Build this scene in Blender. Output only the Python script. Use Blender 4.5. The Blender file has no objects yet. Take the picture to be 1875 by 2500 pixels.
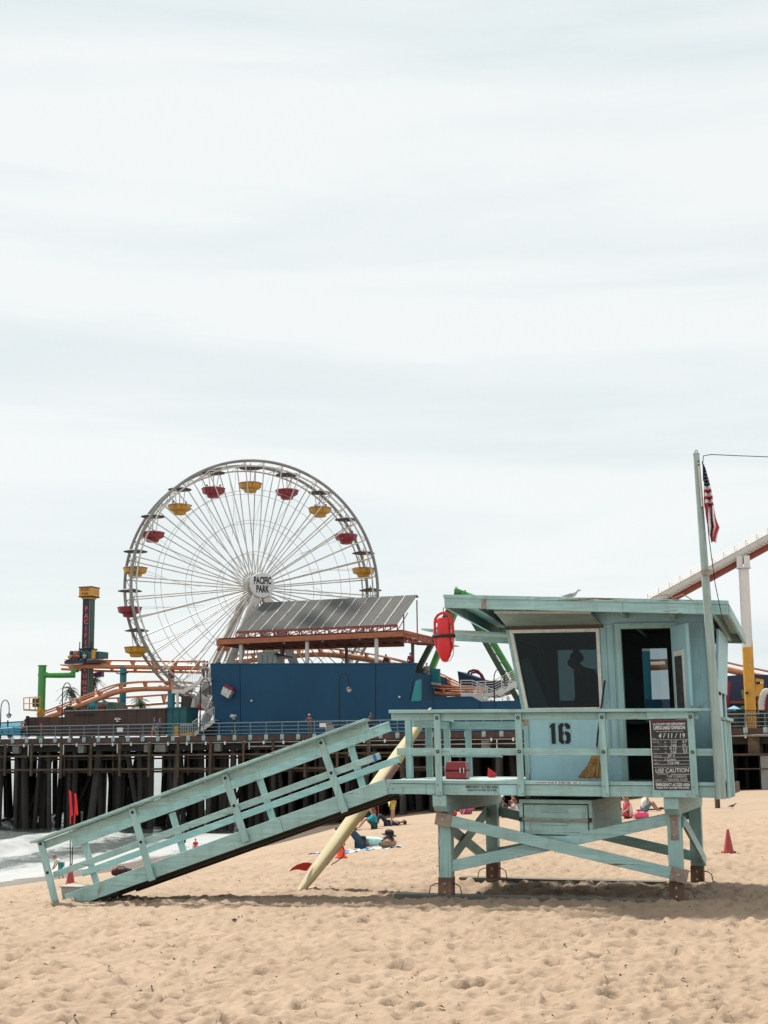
import bpy, bmesh, math, random
import numpy as np
from mathutils import Vector, Matrix

scene = bpy.context.scene
# ------------------------------------------------------------------ camera
CAM_H = 2.0
PITCH, ROLL = math.radians(9.43), math.radians(-0.52)
FPX, IMW, IMH = 3600.0, 1875.0, 2500.0
CF = Vector((0, math.cos(PITCH), math.sin(PITCH)))
CR0 = Vector((1, 0, 0)); CU0 = CR0.cross(CF)
CR = CR0 * math.cos(ROLL) + CU0 * math.sin(ROLL)
CU = CR.cross(CF)
CAM = Vector((0, 0, CAM_H))
cd = bpy.data.cameras.new('camera'); cam = bpy.data.objects.new('camera', cd)
scene.collection.objects.link(cam)
cam.matrix_world = Matrix(((CR.x, CU.x, -CF.x, 0), (CR.y, CU.y, -CF.y, 0), (CR.z, CU.z, -CF.z, CAM_H), (0, 0, 0, 1)))
cd.sensor_fit = 'VERTICAL'; cd.sensor_height = 36.0; cd.sensor_width = 27.0
cd.lens = 36.0 * FPX / IMH
cd.clip_start = 0.1; cd.clip_end = 20000
scene.camera = cam
# ------------------------------------------------------------------ sky: thin high overcast with faint streaks
SUN_EL, SUN_AZ = math.radians(53), math.radians(-35)      # from the left, high; azimuth clockwise from +Y
world = bpy.data.worlds.new('World'); scene.world = world; world.use_nodes = True
nt = world.node_tree; nt.nodes.clear()
def wn(t, **k):
    n = nt.nodes.new(t)
    for a, b in k.items(): setattr(n, a, b)
    return n
wo = wn('ShaderNodeOutputWorld'); bg = wn('ShaderNodeBackground'); bg.inputs['Strength'].default_value = 0.079
sky = wn('ShaderNodeTexSky', sky_type='NISHITA', sun_disc=False, sun_elevation=SUN_EL, sun_rotation=SUN_AZ)
tc = wn('ShaderNodeTexCoord'); mp = wn('ShaderNodeMapping'); mp.inputs['Scale'].default_value = (1.3, 1.3, 9.0)
mp.inputs['Rotation'].default_value = (0.0, math.radians(-3), 0.0); mp.inputs['Location'].default_value = (0.35, 0.2, 0.6)
nz = wn('ShaderNodeTexNoise'); nz.inputs['Scale'].default_value = 1.25; nz.inputs['Detail'].default_value = 9; nz.inputs['Roughness'].default_value = 0.56
nz.inputs['Distortion'].default_value = 0.35
rp = wn('ShaderNodeValToRGB'); e = rp.color_ramp.elements
e[0].position = 0.33; e[0].color = (0.79, 0.87, 0.88, 1); e[1].position = 0.56; e[1].color = (0.935, 0.965, 0.962, 1)
k = e.new(0.43); k.color = (0.86, 0.915, 0.915, 1)
mul = wn('ShaderNodeMixRGB', blend_type='MULTIPLY'); mul.inputs[0].default_value = 1; mul.inputs[2].default_value = (10, 10, 10, 1)
mp2 = wn('ShaderNodeMapping'); mp2.inputs['Scale'].default_value = (1.1, 1.1, 13.0); mp2.inputs['Rotation'].default_value = (0, math.radians(-2.5), 0); mp2.inputs['Location'].default_value = (2.1, 0.4, 1.55)
nz2 = wn('ShaderNodeTexNoise'); nz2.inputs['Scale'].default_value = 1.3; nz2.inputs['Detail'].default_value = 5; nz2.inputs['Roughness'].default_value = 0.5; nz2.inputs['Distortion'].default_value = 0.5
st_ = wn('ShaderNodeMapRange'); st_.inputs[1].default_value = 0.53; st_.inputs[2].default_value = 0.70; st_.inputs[4].default_value = 0.5
mst = wn('ShaderNodeMixRGB'); mst.inputs[2].default_value = (0.75, 0.83, 0.85, 1)
mix = wn('ShaderNodeMixRGB'); mix.inputs[0].default_value = 0.94
L = nt.links.new
L(tc.outputs['Generated'], mp.inputs['Vector']); L(mp.outputs[0], nz.inputs['Vector']); L(nz.outputs['Fac'], rp.inputs[0])
L(tc.outputs['Generated'], mp2.inputs['Vector']); L(mp2.outputs[0], nz2.inputs['Vector']); L(nz2.outputs['Fac'], st_.inputs[0]); L(st_.outputs[0], mst.inputs[0]); L(rp.outputs[0], mst.inputs[1]); L(mst.outputs[0], mul.inputs[1]); L(sky.outputs[0], mix.inputs[1]); L(mul.outputs[0], mix.inputs[2])
L(mix.outputs[0], bg.inputs['Color']); L(bg.outputs[0], wo.inputs['Surface'])
# ------------------------------------------------------------------ sun behind the thin cloud
sl = bpy.data.lights.new('sun', 'SUN'); sl.energy = 5.0; sl.angle = math.radians(5); sl.color = (1.0, 0.95, 0.88)
so = bpy.data.objects.new('sun', sl); scene.collection.objects.link(so)
sdir = Vector((math.sin(SUN_AZ) * math.cos(SUN_EL), math.cos(SUN_AZ) * math.cos(SUN_EL), math.sin(SUN_EL)))
so.rotation_euler = sdir.to_track_quat('Z', 'Y').to_euler()
vs = scene.view_settings; vs.view_transform = 'Standard'; vs.look = 'None'; vs.exposure = 0.34; vs.gamma = 1.0; vs.use_curve_mapping = False
scene.cycles.max_bounces = 6; scene.cycles.transparent_max_bounces = 12; scene.cycles.diffuse_bounces = 1; scene.cycles.glossy_bounces = 3
scene.cycles.caustics_reflective = False; scene.cycles.caustics_refractive = False
try: scene.cycles.use_denoising = True
except Exception: pass
random.seed(16); rng = np.random.default_rng(16)

# ------------------------------------------------------------------ helpers
def ray(x, y): return CF + CR * ((x - IMW / 2) / FPX) - CU * ((y - IMH / 2) / FPX)
def at(x, y, Y):                       # the point at distance Y that the photograph shows at (x, y)
    d = ray(x, y); return CAM + d * (Y / d.y)
def atz(x, y, z):
    d = ray(x, y); return CAM + d * ((z - CAM_H) / d.z)
def atplane(x, y, p, n):
    d = ray(x, y); return CAM + d * ((p - CAM).dot(n) / d.dot(n))
TM = {}
def V(*a): return Vector(a)

class MB:
    def __init__(s): s.v = []; s.f = []
    def add(s, vs, fs):
        b = len(s.v); s.v += [Vector(p) for p in vs]; s.f += [tuple(b + i for i in q) for q in fs]; return s
    def hexa(s, p):   # 8 points: bottom ring then top ring
        return s.add(p, [(3, 2, 1, 0), (4, 5, 6, 7), (0, 1, 5, 4), (1, 2, 6, 5), (2, 3, 7, 6), (3, 0, 4, 7)])
    def box(s, x0, x1, y0, y1, z0, z1):
        return s.hexa([(x0, y0, z0), (x1, y0, z0), (x1, y1, z0), (x0, y1, z0), (x0, y0, z1), (x1, y0, z1), (x1, y1, z1), (x0, y1, z1)])
    def bar(s, p, q, w, h, up=(0, 0, 1)):
        p = Vector(p); q = Vector(q); d = (q - p).normalized(); up = Vector(up)
        sd = d.cross(up)
        if sd.length < 1e-4: sd = d.cross(Vector((1, 0, 0)))
        sd.normalize(); uu = sd.cross(d); a = sd * (w / 2); b = uu * (h / 2)
        return s.hexa([p - a - b, p + a - b, q + a - b, q - a - b, p - a + b, p + a + b, q + a + b, q - a + b])
    def tube(s, pts, r, n=8, caps=True, closed=False):
        pts = [Vector(p) for p in pts]; m = len(pts)
        rs = [r] * m if not hasattr(r, '__len__') else r
        b = len(s.v); prev = None
        for i, p in enumerate(pts):
            if closed: d = pts[(i + 1) % m] - pts[i - 1]
            else: d = pts[min(i + 1, m - 1)] - pts[max(i - 1, 0)]
            d.normalize()
            if prev is None:
                a = d.cross(Vector((0, 0, 1)))
                if a.length < 1e-3: a = d.cross(Vector((1, 0, 0)))
            else: a = prev - d * prev.dot(d)
            a.normalize(); prev = a; c = d.cross(a)
            for k in range(n):
                t = 2 * math.pi * k / n; s.v.append(p + (a * math.cos(t) + c * math.sin(t)) * rs[i])
        for i in range(m if closed else m - 1):
            j = (i + 1) % m
            for k in range(n):
                l = (k + 1) % n; s.f.append((b + i * n + k, b + i * n + l, b + j * n + l, b + j * n + k))
        if caps and not closed:
            s.f.append(tuple(b + k for k in reversed(range(n)))); s.f.append(tuple(b + (m - 1) * n + k for k in range(n)))
        return s
    def prism(s, poly, vec):
        poly = [Vector(p) for p in poly]; vec = Vector(vec); n = len(poly)
        nrm = Vector((0, 0, 0))
        for i in range(n): nrm += poly[i].cross(poly[(i + 1) % n])
        if nrm.dot(vec) > 0: poly = poly[::-1]
        b = len(s.v); s.v += poly + [p + vec for p in poly]
        s.f.append(tuple(range(b, b + n))); s.f.append(tuple(reversed(range(b + n, b + 2 * n))))
        for i in range(n):
            j = (i + 1) % n; s.f.append((b + i, b + n + i, b + n + j, b + j))
        return s
    def lathe(s, prof, o=(0, 0, 0), n=16, axis=(0, 0, 1), squash=1.0):
        o = Vector(o); ax = Vector(axis).normalized(); a = ax.cross(Vector((0, 1, 0)))
        if a.length < 1e-3: a = ax.cross(Vector((1, 0, 0)))
        a.normalize(); c = ax.cross(a); b = len(s.v)
        for r, z in prof:
            for k in range(n):
                t = 2 * math.pi * k / n; s.v.append(o + ax * z + (a * math.cos(t) + c * math.sin(t) * squash) * max(r, 1e-4))
        for i in range(len(prof) - 1):
            for k in range(n):
                l = (k + 1) % n; s.f.append((b + i * n + k, b + i * n + l, b + (i + 1) * n + l, b + (i + 1) * n + k))
        s.f.append(tuple(b + k for k in reversed(range(n)))); m = len(prof) - 1
        s.f.append(tuple(b + m * n + k for k in range(n)))
        return s
    def ball(s, c, r, n=10):
        rx, ry, rz = (r, r, r) if not hasattr(r, '__len__') else r
        b = len(s.v); m = n // 2 + 1; c = Vector(c)
        for i in range(m):
            ph = math.pi * i / (m - 1)
            for k in range(n):
                t = 2 * math.pi * k / n
                s.v.append(c + Vector((rx * math.sin(ph) * math.cos(t), ry * math.sin(ph) * math.sin(t), rz * math.cos(ph))))
        for i in range(m - 1):
            for k in range(n):
                l = (k + 1) % n; s.f.append((b + i * n + k, b + (i + 1) * n + k, b + (i + 1) * n + l, b + i * n + l))
        return s
    def map(s, fn): s.v = [Vector(fn(p)) for p in s.v]; return s
    def mesh(s, name, mat, M=None, smooth=False):
        me = bpy.data.meshes.new(name)
        vv = [M @ p for p in s.v] if M is not None else s.v
        me.from_pydata([tuple(p) for p in vv], [], s.f)
        if mat: me.materials.append(mat)
        if smooth:
            me.polygons.foreach_set('use_smooth', [True] * len(me.polygons))
            try: me.set_sharp_from_angle(angle=math.radians(40))
            except Exception: pass
        me.update(); return me
    def build(s, name, mat, parent=None, local=False, smooth=False, bevel=0, **tags):
        M = None
        if parent is not None and not local: M = TM[parent.name].inverted()
        o = bpy.data.objects.new(name, s.mesh(name, mat, M, smooth))
        scene.collection.objects.link(o)
        TM[o.name] = TM[parent.name].copy() if parent is not None else Matrix.Identity(4)
        if parent is not None: o.parent = parent
        if bevel:
            m = o.modifiers.new('bevel', 'BEVEL'); m.width = bevel; m.segments = 2; m.limit_method = 'ANGLE'; m.angle_limit = math.radians(40)
        for k, v in tags.items(): o[k] = v
        return o

def tag(o, label, cat, group=None):
    o['label'] = label; o['category'] = cat
    if group: o['group'] = group
    if 'kind' not in o: o['kind'] = 'thing'
    return o
def thing(name, label, cat, loc=(0, 0, 0), rotz=0.0, group=None):
    o = bpy.data.objects.new(name, None); scene.collection.objects.link(o)
    o.empty_display_size = 0.2
    o.location = loc; o.rotation_euler = (0, 0, rotz)
    TM[o.name] = Matrix.Translation(Vector(loc)) @ Matrix.Rotation(rotz, 4, 'Z')
    return tag(o, label, cat, group)
def clone(src, parent, loc=None, rotz=None):
    c = src.copy(); scene.collection.objects.link(c); c.parent = parent
    if loc is not None: c.location = loc
    if rotz is not None: c.rotation_euler = (0, 0, rotz)
    TM[c.name] = TM[parent.name].copy() if parent is not None else Matrix.Identity(4)
    return c
def copy_thing(root, loc, rotz, label, group=None):
    r = root.copy(); scene.collection.objects.link(r); r.location = loc; r.rotation_euler = (0, 0, rotz); r['label'] = label
    if group: r['group'] = group
    TM[r.name] = Matrix.Translation(Vector(loc)) @ Matrix.Rotation(rotz, 4, 'Z')
    for ch in root.children:
        c = ch.copy(); scene.collection.objects.link(c); c.parent = r; TM[c.name] = TM[r.name].copy()
        for g in ch.children:
            d = g.copy(); scene.collection.objects.link(d); d.parent = c
    return r
def text_mesh(s, size, sx=1.0, align='CENTER', bold=0.0, extrude=0.001, shear=0.0, spacing=1.0):
    cu = bpy.data.curves.new('txt', 'FONT'); cu.body = s; cu.size = size; cu.align_x = align; cu.align_y = 'CENTER'
    cu.offset = bold; cu.extrude = extrude; cu.resolution_u = 2; cu.shear = shear; cu.space_character = spacing
    o = bpy.data.objects.new('txt', cu); scene.collection.objects.link(o)
    dg = bpy.context.evaluated_depsgraph_get(); me = bpy.data.meshes.new_from_object(o.evaluated_get(dg))
    vs = [Vector((v.co.x * sx, v.co.y, v.co.z)) for v in me.vertices]; fs = [tuple(p.vertices) for p in me.polygons]
    bpy.data.objects.remove(o); bpy.data.curves.remove(cu); bpy.data.meshes.remove(me)
    return vs, fs
def letters(mb, s, o, ex, ey, size, **k):   # text laid in the plane (ex, ey) at o
    ex = Vector(ex).normalized(); ey = Vector(ey).normalized(); ez = ex.cross(ey); o = Vector(o)
    vs, fs = text_mesh(s, size, **k)
    mb.add([o + ex * p.x + ey * p.y + ez * p.z for p in vs], fs); return mb

# ------------------------------------------------------------------ materials
def nodes_of(name):
    m = bpy.data.materials.new(name); m.use_nodes = True; t = m.node_tree
    return m, t, t.nodes['Principled BSDF']
def mat(name, col, rough=0.6, var=0.12, scale=3.0, bump=0.0, bscale=60.0, metal=0.0, spec=0.5, dirt=None, dirt_amt=0.0, dirt_scale=2.0, stretch=(1, 1, 1)):
    m, t, b = nodes_of(name); l = t.links.new
    tc = t.nodes.new('ShaderNodeTexCoord'); mp = t.nodes.new('ShaderNodeMapping'); mp.inputs['Scale'].default_value = stretch
    l(tc.outputs['Object'], mp.inputs[0])
    n = t.nodes.new('ShaderNodeTexNoise'); n.inputs['Scale'].default_value = scale; n.inputs['Detail'].default_value = 6; n.inputs['Roughness'].default_value = 0.62
    l(mp.outputs[0], n.inputs['Vector'])
    r = t.nodes.new('ShaderNodeMapRange'); r.inputs[1].default_value = 0.3; r.inputs[2].default_value = 0.7; r.inputs[3].default_value = 1 - var; r.inputs[4].default_value = 1 + var
    l(n.outputs['Fac'], r.inputs[0])
    mu = t.nodes.new('ShaderNodeVectorMath'); mu.operation = 'SCALE'; mu.inputs[0].default_value = col[:3]; l(r.outputs[0], mu.inputs['Scale'])
    out = mu.outputs[0]
    if dirt:
        n2 = t.nodes.new('ShaderNodeTexNoise'); n2.inputs['Scale'].default_value = dirt_scale; n2.inputs['Detail'].default_value = 8; n2.inputs['Roughness'].default_value = 0.7
        l(mp.outputs[0], n2.inputs['Vector'])
        r2 = t.nodes.new('ShaderNodeMapRange'); r2.inputs[1].default_value = 0.62 - dirt_amt * 0.25; r2.inputs[2].default_value = 0.72; l(n2.outputs['Fac'], r2.inputs[0])
        mx = t.nodes.new('ShaderNodeMixRGB'); mx.inputs[2].default_value = (*dirt[:3], 1); l(r2.outputs[0], mx.inputs[0]); l(out, mx.inputs[1]); out = mx.outputs[0]
    l(out, b.inputs['Base Color'])
    b.inputs['Roughness'].default_value = rough; b.inputs['Metallic'].default_value = metal; b.inputs['Specular IOR Level'].default_value = spec
    if bump:
        n3 = t.nodes.new('ShaderNodeTexNoise'); n3.inputs['Scale'].default_value = bscale; n3.inputs['Detail'].default_value = 4; l(mp.outputs[0], n3.inputs['Vector'])
        bp = t.nodes.new('ShaderNodeBump'); bp.inputs['Strength'].default_value = bump; bp.inputs['Distance'].default_value = 0.01; l(n3.outputs['Fac'], bp.inputs['Height']); l(bp.outputs[0], b.inputs['Normal'])
    return m
def paint(name, col, chip=0.3, along='x', grime=0.35, grain=1.0):
    """weathered gloss paint on timber: grain along one axis, patches of newer paint, chips down to grey wood, rust-brown runs"""
    m, t, b = nodes_of(name); l = t.links.new
    tc = t.nodes.new('ShaderNodeTexCoord')
    def noise(sc, st=(1, 1, 1), det=6, ro=0.6):
        mp = t.nodes.new('ShaderNodeMapping'); mp.inputs['Scale'].default_value = st; l(tc.outputs['Object'], mp.inputs[0])
        n = t.nodes.new('ShaderNodeTexNoise'); n.inputs['Scale'].default_value = sc; n.inputs['Detail'].default_value = det; n.inputs['Roughness'].default_value = ro
        l(mp.outputs[0], n.inputs['Vector']); return n.outputs['Fac']
    def rng_(x, a, b_, c=0, d=1):
        r = t.nodes.new('ShaderNodeMapRange'); l(x, r.inputs[0]); r.inputs[1].default_value = a; r.inputs[2].default_value = b_; r.inputs[3].default_value = c; r.inputs[4].default_value = d; return r.outputs[0]
    def mixc(f, a, c):
        x = t.nodes.new('ShaderNodeMixRGB'); l(f, x.inputs[0])
        for i, q in ((1, a), (2, c)):
            if isinstance(q, tuple): x.inputs[i].default_value = (*q[:3], 1)
            else: l(q, x.inputs[i])
        return x.outputs[0]
    g = {'x': (0.06, 1, 1), 'y': (1, 0.06, 1), 'z': (1, 1, 0.06)}[along]
    tone = rng_(noise(1.7, det=3), 0.35, 0.65)
    base = mixc(tone, tuple(c * 0.86 for c in col), tuple(min(1, c * 1.1) for c in col))
    gr = rng_(noise(26, g), 0.36, 0.62)
    base = mixc(gr, tuple(c * (1 - 0.24 * grain) for c in col), base)
    dirtm = rng_(noise(5.0, (1, 1, 0.35), 8, 0.7), 0.5, 0.74, 0, grime)
    base = mixc(dirtm, base, (0.17, 0.17, 0.13))
    ch = rng_(noise(13.0, g, 9, 0.72), 0.675 - 0.10 * chip, 0.69 - 0.10 * chip)
    base = mixc(ch, base, (0.16, 0.11, 0.075))
    rust = rng_(noise(2.6, (1, 1, .4), 9, .75), 0.635, 0.70, 0, min(1, grime * 1.6))
    base = mixc(rust, base, (0.20, 0.12, 0.065))
    l(base, b.inputs['Base Color']); b.inputs['Roughness'].default_value = 0.5; b.inputs['Specular IOR Level'].default_value = 0.35
    bp = t.nodes.new('ShaderNodeBump'); bp.inputs['Strength'].default_value = 0.35; bp.inputs['Distance'].default_value = 0.006
    l(gr, bp.inputs['Height']); l(bp.outputs[0], b.inputs['Normal'])
    return m
TEAL = (0.365, 0.585, 0.57); AQUA = (0.35, 0.58, 0.62)
m_px = paint('teal_paint_grain_x', TEAL, 0.5, 'x', .45); m_pz = paint('teal_paint_grain_z', TEAL, 0.45, 'z', .45); m_py = paint('teal_paint_grain_y', TEAL, 0.5, 'y', .5)
m_wall = paint('aqua_wall_paint', AQUA, -0.6, 'z', 0.22, .35)
m_panel = paint('fresh_aqua_paint', (0.40, 0.66, 0.725), -0.8, 'z', 0.06, .1)
m_roof = paint('roof_edge_paint', TEAL, 1.1, 'x', 0.6)
m_deck = paint('deck_paint', (0.5, 0.62, 0.60), 0.4, 'x', 0.4)
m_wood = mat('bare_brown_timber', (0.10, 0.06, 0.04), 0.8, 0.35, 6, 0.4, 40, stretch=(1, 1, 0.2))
m_plate = mat('weathered_brown_plate', (0.30, 0.235, 0.19), 0.7, 0.2, 9, 0.2, 80, dirt=(0.16, 0.07, 0.035), dirt_amt=0.3, dirt_scale=6)
m_steel = mat('galvanised_bolt', (0.33, 0.36, 0.36), 0.45, 0.25, 30, metal=0.6)
m_dark = mat('cabin_gloom_dark', (0.035, 0.045, 0.045), 0.7, 0.3, 3)  # near-black colour deepens the gloom inside the cabin
m_white = mat('white_enamel', (0.74, 0.74, 0.71), 0.5, 0.1, 5, dirt=(0.35, 0.3, 0.24), dirt_amt=0.15, dirt_scale=5)
m_frame = mat('cream_window_frame', (0.66, 0.66, 0.60), 0.45, 0.12, 8, dirt=(0.3, 0.26, 0.2), dirt_amt=0.2, dirt_scale=9)
m_red = mat('red_plastic', (0.62, 0.012, 0.02), 0.3, 0.12, 6, dirt=(0.4, 0.03, 0.03), dirt_amt=0.2, dirt_scale=8)
m_black = mat('black_paint', (0.012, 0.013, 0.014), 0.7, 0.3, 8)
m_chalk = mat('chalk_white', (0.62, 0.62, 0.60), 0.9, 0.25, 60)
m_board = mat('chalkboard', (0.028, 0.03, 0.032), 0.75, 0.35, 12, dirt=(0.09, 0.09, 0.09), dirt_amt=0.5, dirt_scale=10)
def glass_mat(name, tint, refl=0.25):
    m = bpy.data.materials.new(name); m.use_nodes = True; t = m.node_tree; t.nodes.clear(); l = t.links.new
    o = t.nodes.new('ShaderNodeOutputMaterial'); tr = t.nodes.new('ShaderNodeBsdfTransparent'); tr.inputs[0].default_value = (*tint, 1)
    gl = t.nodes.new('ShaderNodeBsdfGlossy'); gl.inputs['Roughness'].default_value = 0.03; gl.inputs[0].default_value = (0.45, 0.5, 0.5, 1)
    fr = t.nodes.new('ShaderNodeFresnel'); fr.inputs[0].default_value = 1.45; mx = t.nodes.new('ShaderNodeMixShader')
    l(fr.outputs[0], mx.inputs[0]); l(tr.outputs[0], mx.inputs[1]); l(gl.outputs[0], mx.inputs[2]); l(mx.outputs[0], o.inputs[0]); return m
m_glass = glass_mat('tinted_glass', (0.34, 0.41, 0.42))
m_glass2 = glass_mat('salt_hazed_glass', (0.52, 0.58, 0.6))
# ================================================================== ground and sea
SEA = -4.35
def lattice(seed):
    g = np.random.default_rng(seed).random((256, 256)); return g
_LAT = [lattice(100 + i) for i in range(8)]
def vnoise(x, y, sc, k=0):
    x = np.asarray(x) / sc; y = np.asarray(y) / sc; xi = np.floor(x).astype(int); yi = np.floor(y).astype(int)
    fx = x - xi; fy = y - yi; fx = fx * fx * (3 - 2 * fx); fy = fy * fy * (3 - 2 * fy); g = _LAT[k % 8]
    a = g[xi % 256, yi % 256]; b = g[(xi + 1) % 256, yi % 256]; c = g[xi % 256, (yi + 1) % 256]; d = g[(xi + 1) % 256, (yi + 1) % 256]
    return (a * (1 - fx) + b * fx) * (1 - fy) + (c * (1 - fx) + d * fx) * fy - 0.5
def dimples(x, y, cell, amp, k=0, crisp=1.0):
    xi = np.floor(x / cell).astype(int); yi = np.floor(y / cell).astype(int); h = np.zeros_like(x)
    for dx in (-1, 0, 1):
        for dy in (-1, 0, 1):
            i = (xi + dx) % 256; j = (yi + dy) % 256
            px = (xi + dx + _LAT[k][i, j]) * cell; py = (yi + dy + _LAT[k + 1][i, j]) * cell
            A = amp * (0.25 + _LAT[k + 2][i, j]); r = cell * (0.24 + 0.26 * _LAT[k + 3][i, j])
            an = _LAT[k + 1][j, i] * 6.28; ca, sa = np.cos(an), np.sin(an); q = 0.55 + 0.45 * _LAT[k][j, i]
            u = (x - px) * ca + (y - py) * sa; w = (-(x - px) * sa + (y - py) * ca) / q
            d2 = (u * u + w * w) / (r * r)
            h += -A * np.exp(-(d2 * 1.3) ** crisp) + 0.5 * A * np.exp(-(np.sqrt(d2) - 1.3) ** 2 * 7)
    return h
def shore_s(x, y): return (np.asarray(x) - np.interp(np.asarray(y), [0, 30, 60, 81, 103, 131, 165, 400, 9000], [-51, -39.5, -27.5, -20.5, -14.5, -11.5, -9, 0, 800])) * 0.94
def terr(x, y):
    x = np.asarray(x, float); y = np.asarray(y, float); s = shore_s(x, y) + 2.2 * vnoise(x, y, 23, 5)
    z = np.interp(s, [-120, -20, 0, 2, 9.3, 17.7, 24, 28.7, 32, 36, 41, 48], [-9.5, -5.6, -4.4, -4.2, -3.38, -2.25, -1.35, -0.85, -0.46, -0.18, -0.03, 0.0])
    z = z + 0.42 * np.clip((x + 9) / 7, 0, 1) * np.clip((y - 35) / 15, 0, 1) * np.clip((112 - y) / 30, 0, 1) * np.exp(-((s - 25) / 7) ** 2)
    z = z - 0.010 * np.clip(y - 35, 0, 200) * np.clip((s - 14) / 10, 0, 1)
    z = z + 0.8 * np.clip((x + 8) / 7, 0, 1) * np.clip((y - 50) / 25, 0, 1) * np.clip((118 - y) / 22, 0, 1) * np.exp(-((s - 18) / 6.5) ** 2)
    return z + 0.16 * vnoise(x, y, 7, 1) * np.clip(y / 40, 0.3, 1.2)
# tower frame (needed for the sand heaped about its skids)
TA = math.radians(17); TU = V(math.cos(TA), -math.sin(TA), 0); TV = V(math.sin(TA), math.cos(TA), 0)
TO = atz(1086, 2193, 0.0) - TV * 0.2; TO.z = 0.0
def T(u, v, w): return TO + TU * u + TV * v + V(0, 0, w)
def sand_z(x, y):
    x = np.asarray(x, float); y = np.asarray(y, float); z = terr(x, y); near = np.clip((75 - y) / 30, 0, 1)
    z = z + near * (dimples(x, y, 0.66, 0.03, 0) + dimples(x + 3.3, y, 0.35, 0.050, 2, 2.0) + dimples(x + 7.7, y + 2.2, 0.20, 0.036, 1, 1.6) + 0.035 * vnoise(x, y, 0.9, 3) + 0.022 * vnoise(x, y, 0.35, 4) + 0.016 * vnoise(x, y, 0.15, 6))
    lu = (x - TO.x) * TU.x + (y - TO.y) * TU.y; lv = (x - TO.x) * TV.x + (y - TO.y) * TV.y
    inu = np.clip((lu + 1.2) / 0.6, 0, 1) * np.clip((5.0 - lu) / 0.8, 0, 1)
    z = z + inu * (0.03 * np.exp(-((lv + 0.1 + 0.12 * np.sin(lu * 3.1)) / 0.16) ** 2) - 0.05 * np.exp(-((lv - 1.6) / 0.9) ** 2) + 0.04 * np.exp(-((lv - 3.0) / 0.2) ** 2))
    return z + 0.05 * np.exp(-((lu + 5.85) / 0.28) ** 2 - ((lv + 0.14) / 0.16) ** 2)
def hit(px, py):                      # where the ray through a picture point meets the beach
    d = ray(px, py); t = np.concatenate([np.arange(6, 70, 0.02), np.arange(70, 300, 0.1)]) / d.y
    zz = sand_z(d.x * t, d.y * t); k = int(np.argmax(CAM_H + d.z * t < zz)); 
    return V(d.x * t[k], d.y * t[k], float(zz[k]))

def grid_mesh(name, X, Y, Z, mat, smooth=True):
    n, m = X.shape
    me = bpy.data.meshes.new(name); me.vertices.add(n * m)
    co = np.stack([X, Y, Z], -1).reshape(-1, 3).astype(np.float32); me.vertices.foreach_set('co', co.ravel())
    i = (np.arange(n - 1)[:, None] * m + np.arange(m - 1)[None, :]).ravel()
    q = np.stack([i, i + 1, i + m + 1, i + m], -1).astype(np.int32)
    me.loops.add(q.size); me.loops.foreach_set('vertex_index', q.ravel()); me.polygons.add(len(q))
    me.polygons.foreach_set('loop_start', np.arange(0, q.size, 4, dtype=np.int32))
    me.polygons.foreach_set('use_smooth', np.ones(len(q), bool)); me.update(calc_edges=True); me.validate()
    me.materials.append(mat); o = bpy.data.objects.new(name, me); scene.collection.objects.link(o); TM[o.name] = Matrix.Identity(4)
    return o
# ---- sand material
m_sand, t, b = nodes_of('beach_sand'); l = t.links.new
geo = t.nodes.new('ShaderNodeNewGeometry'); sx = t.nodes.new('ShaderNodeSeparateXYZ'); l(geo.outputs['Position'], sx.inputs[0])
def _n(sc, det=5, ro=0.6):
    n = t.nodes.new('ShaderNodeTexNoise'); n.inputs['Scale'].default_value = sc; n.inputs['Detail'].default_value = det; n.inputs['Roughness'].default_value = ro; l(geo.outputs['Position'], n.inputs['Vector']); return n.outputs['Fac']
def _r(x, a, b_, c=0, d=1):
    r = t.nodes.new('ShaderNodeMapRange'); l(x, r.inputs[0]); r.inputs[1].default_value = a; r.inputs[2].default_value = b_; r.inputs[3].default_value = c; r.inputs[4].default_value = d; return r.outputs[0]
def _m(f, a, c):
    x = t.nodes.new('ShaderNodeMixRGB'); l(f, x.inputs[0])
    for i, q in ((1, a), (2, c)):
        if isinstance(q, tuple): x.inputs[i].default_value = (*q, 1)
        else: l(q, x.inputs[i])
    return x.outputs[0]
col = _m(_r(_n(0.55, 3), 0.35, 0.65), (0.31, 0.225, 0.153), (0.355, 0.26, 0.182))
col = _m(_r(_n(0.16, 4, .6), 0.5, 0.68, 0, .5), col, (0.27, 0.19, 0.13))
col = _m(_r(_n(7.0, 6, 0.7), 0.45, 0.75, 0, 0.35), col, (0.24, 0.172, 0.118))
col = _m(_r(_n(90, 2), 0.66, 0.72, 0, 0.55), col, (0.2, 0.13, 0.085))
# wet sand by its height above the water
ad = t.nodes.new('ShaderNodeMath'); ad.operation = 'ADD'; l(sx.outputs['Z'], ad.inputs[0]); l(_r(_n(0.12, 2), 0.3, 0.7, -0.35, 0.35), ad.inputs[1])
wet = _r(ad.outputs[0], -3.35, -3.15, 1, 0)
col = _m(wet, col, (0.19, 0.15, 0.12))
l(col, b.inputs['Base Color']); l(_r(wet, 0, 1, 0.92, 0.22), b.inputs['Roughness']); b.inputs['Specular IOR Level'].default_value = 0.3
bp = t.nodes.new('ShaderNodeBump'); bp.inputs['Strength'].default_value = 0.8; bp.inputs['Distance'].default_value = 0.03
l(_n(11, 8, 0.62), bp.inputs['Height']); l(bp.outputs[0], b.inputs['Normal'])
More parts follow.
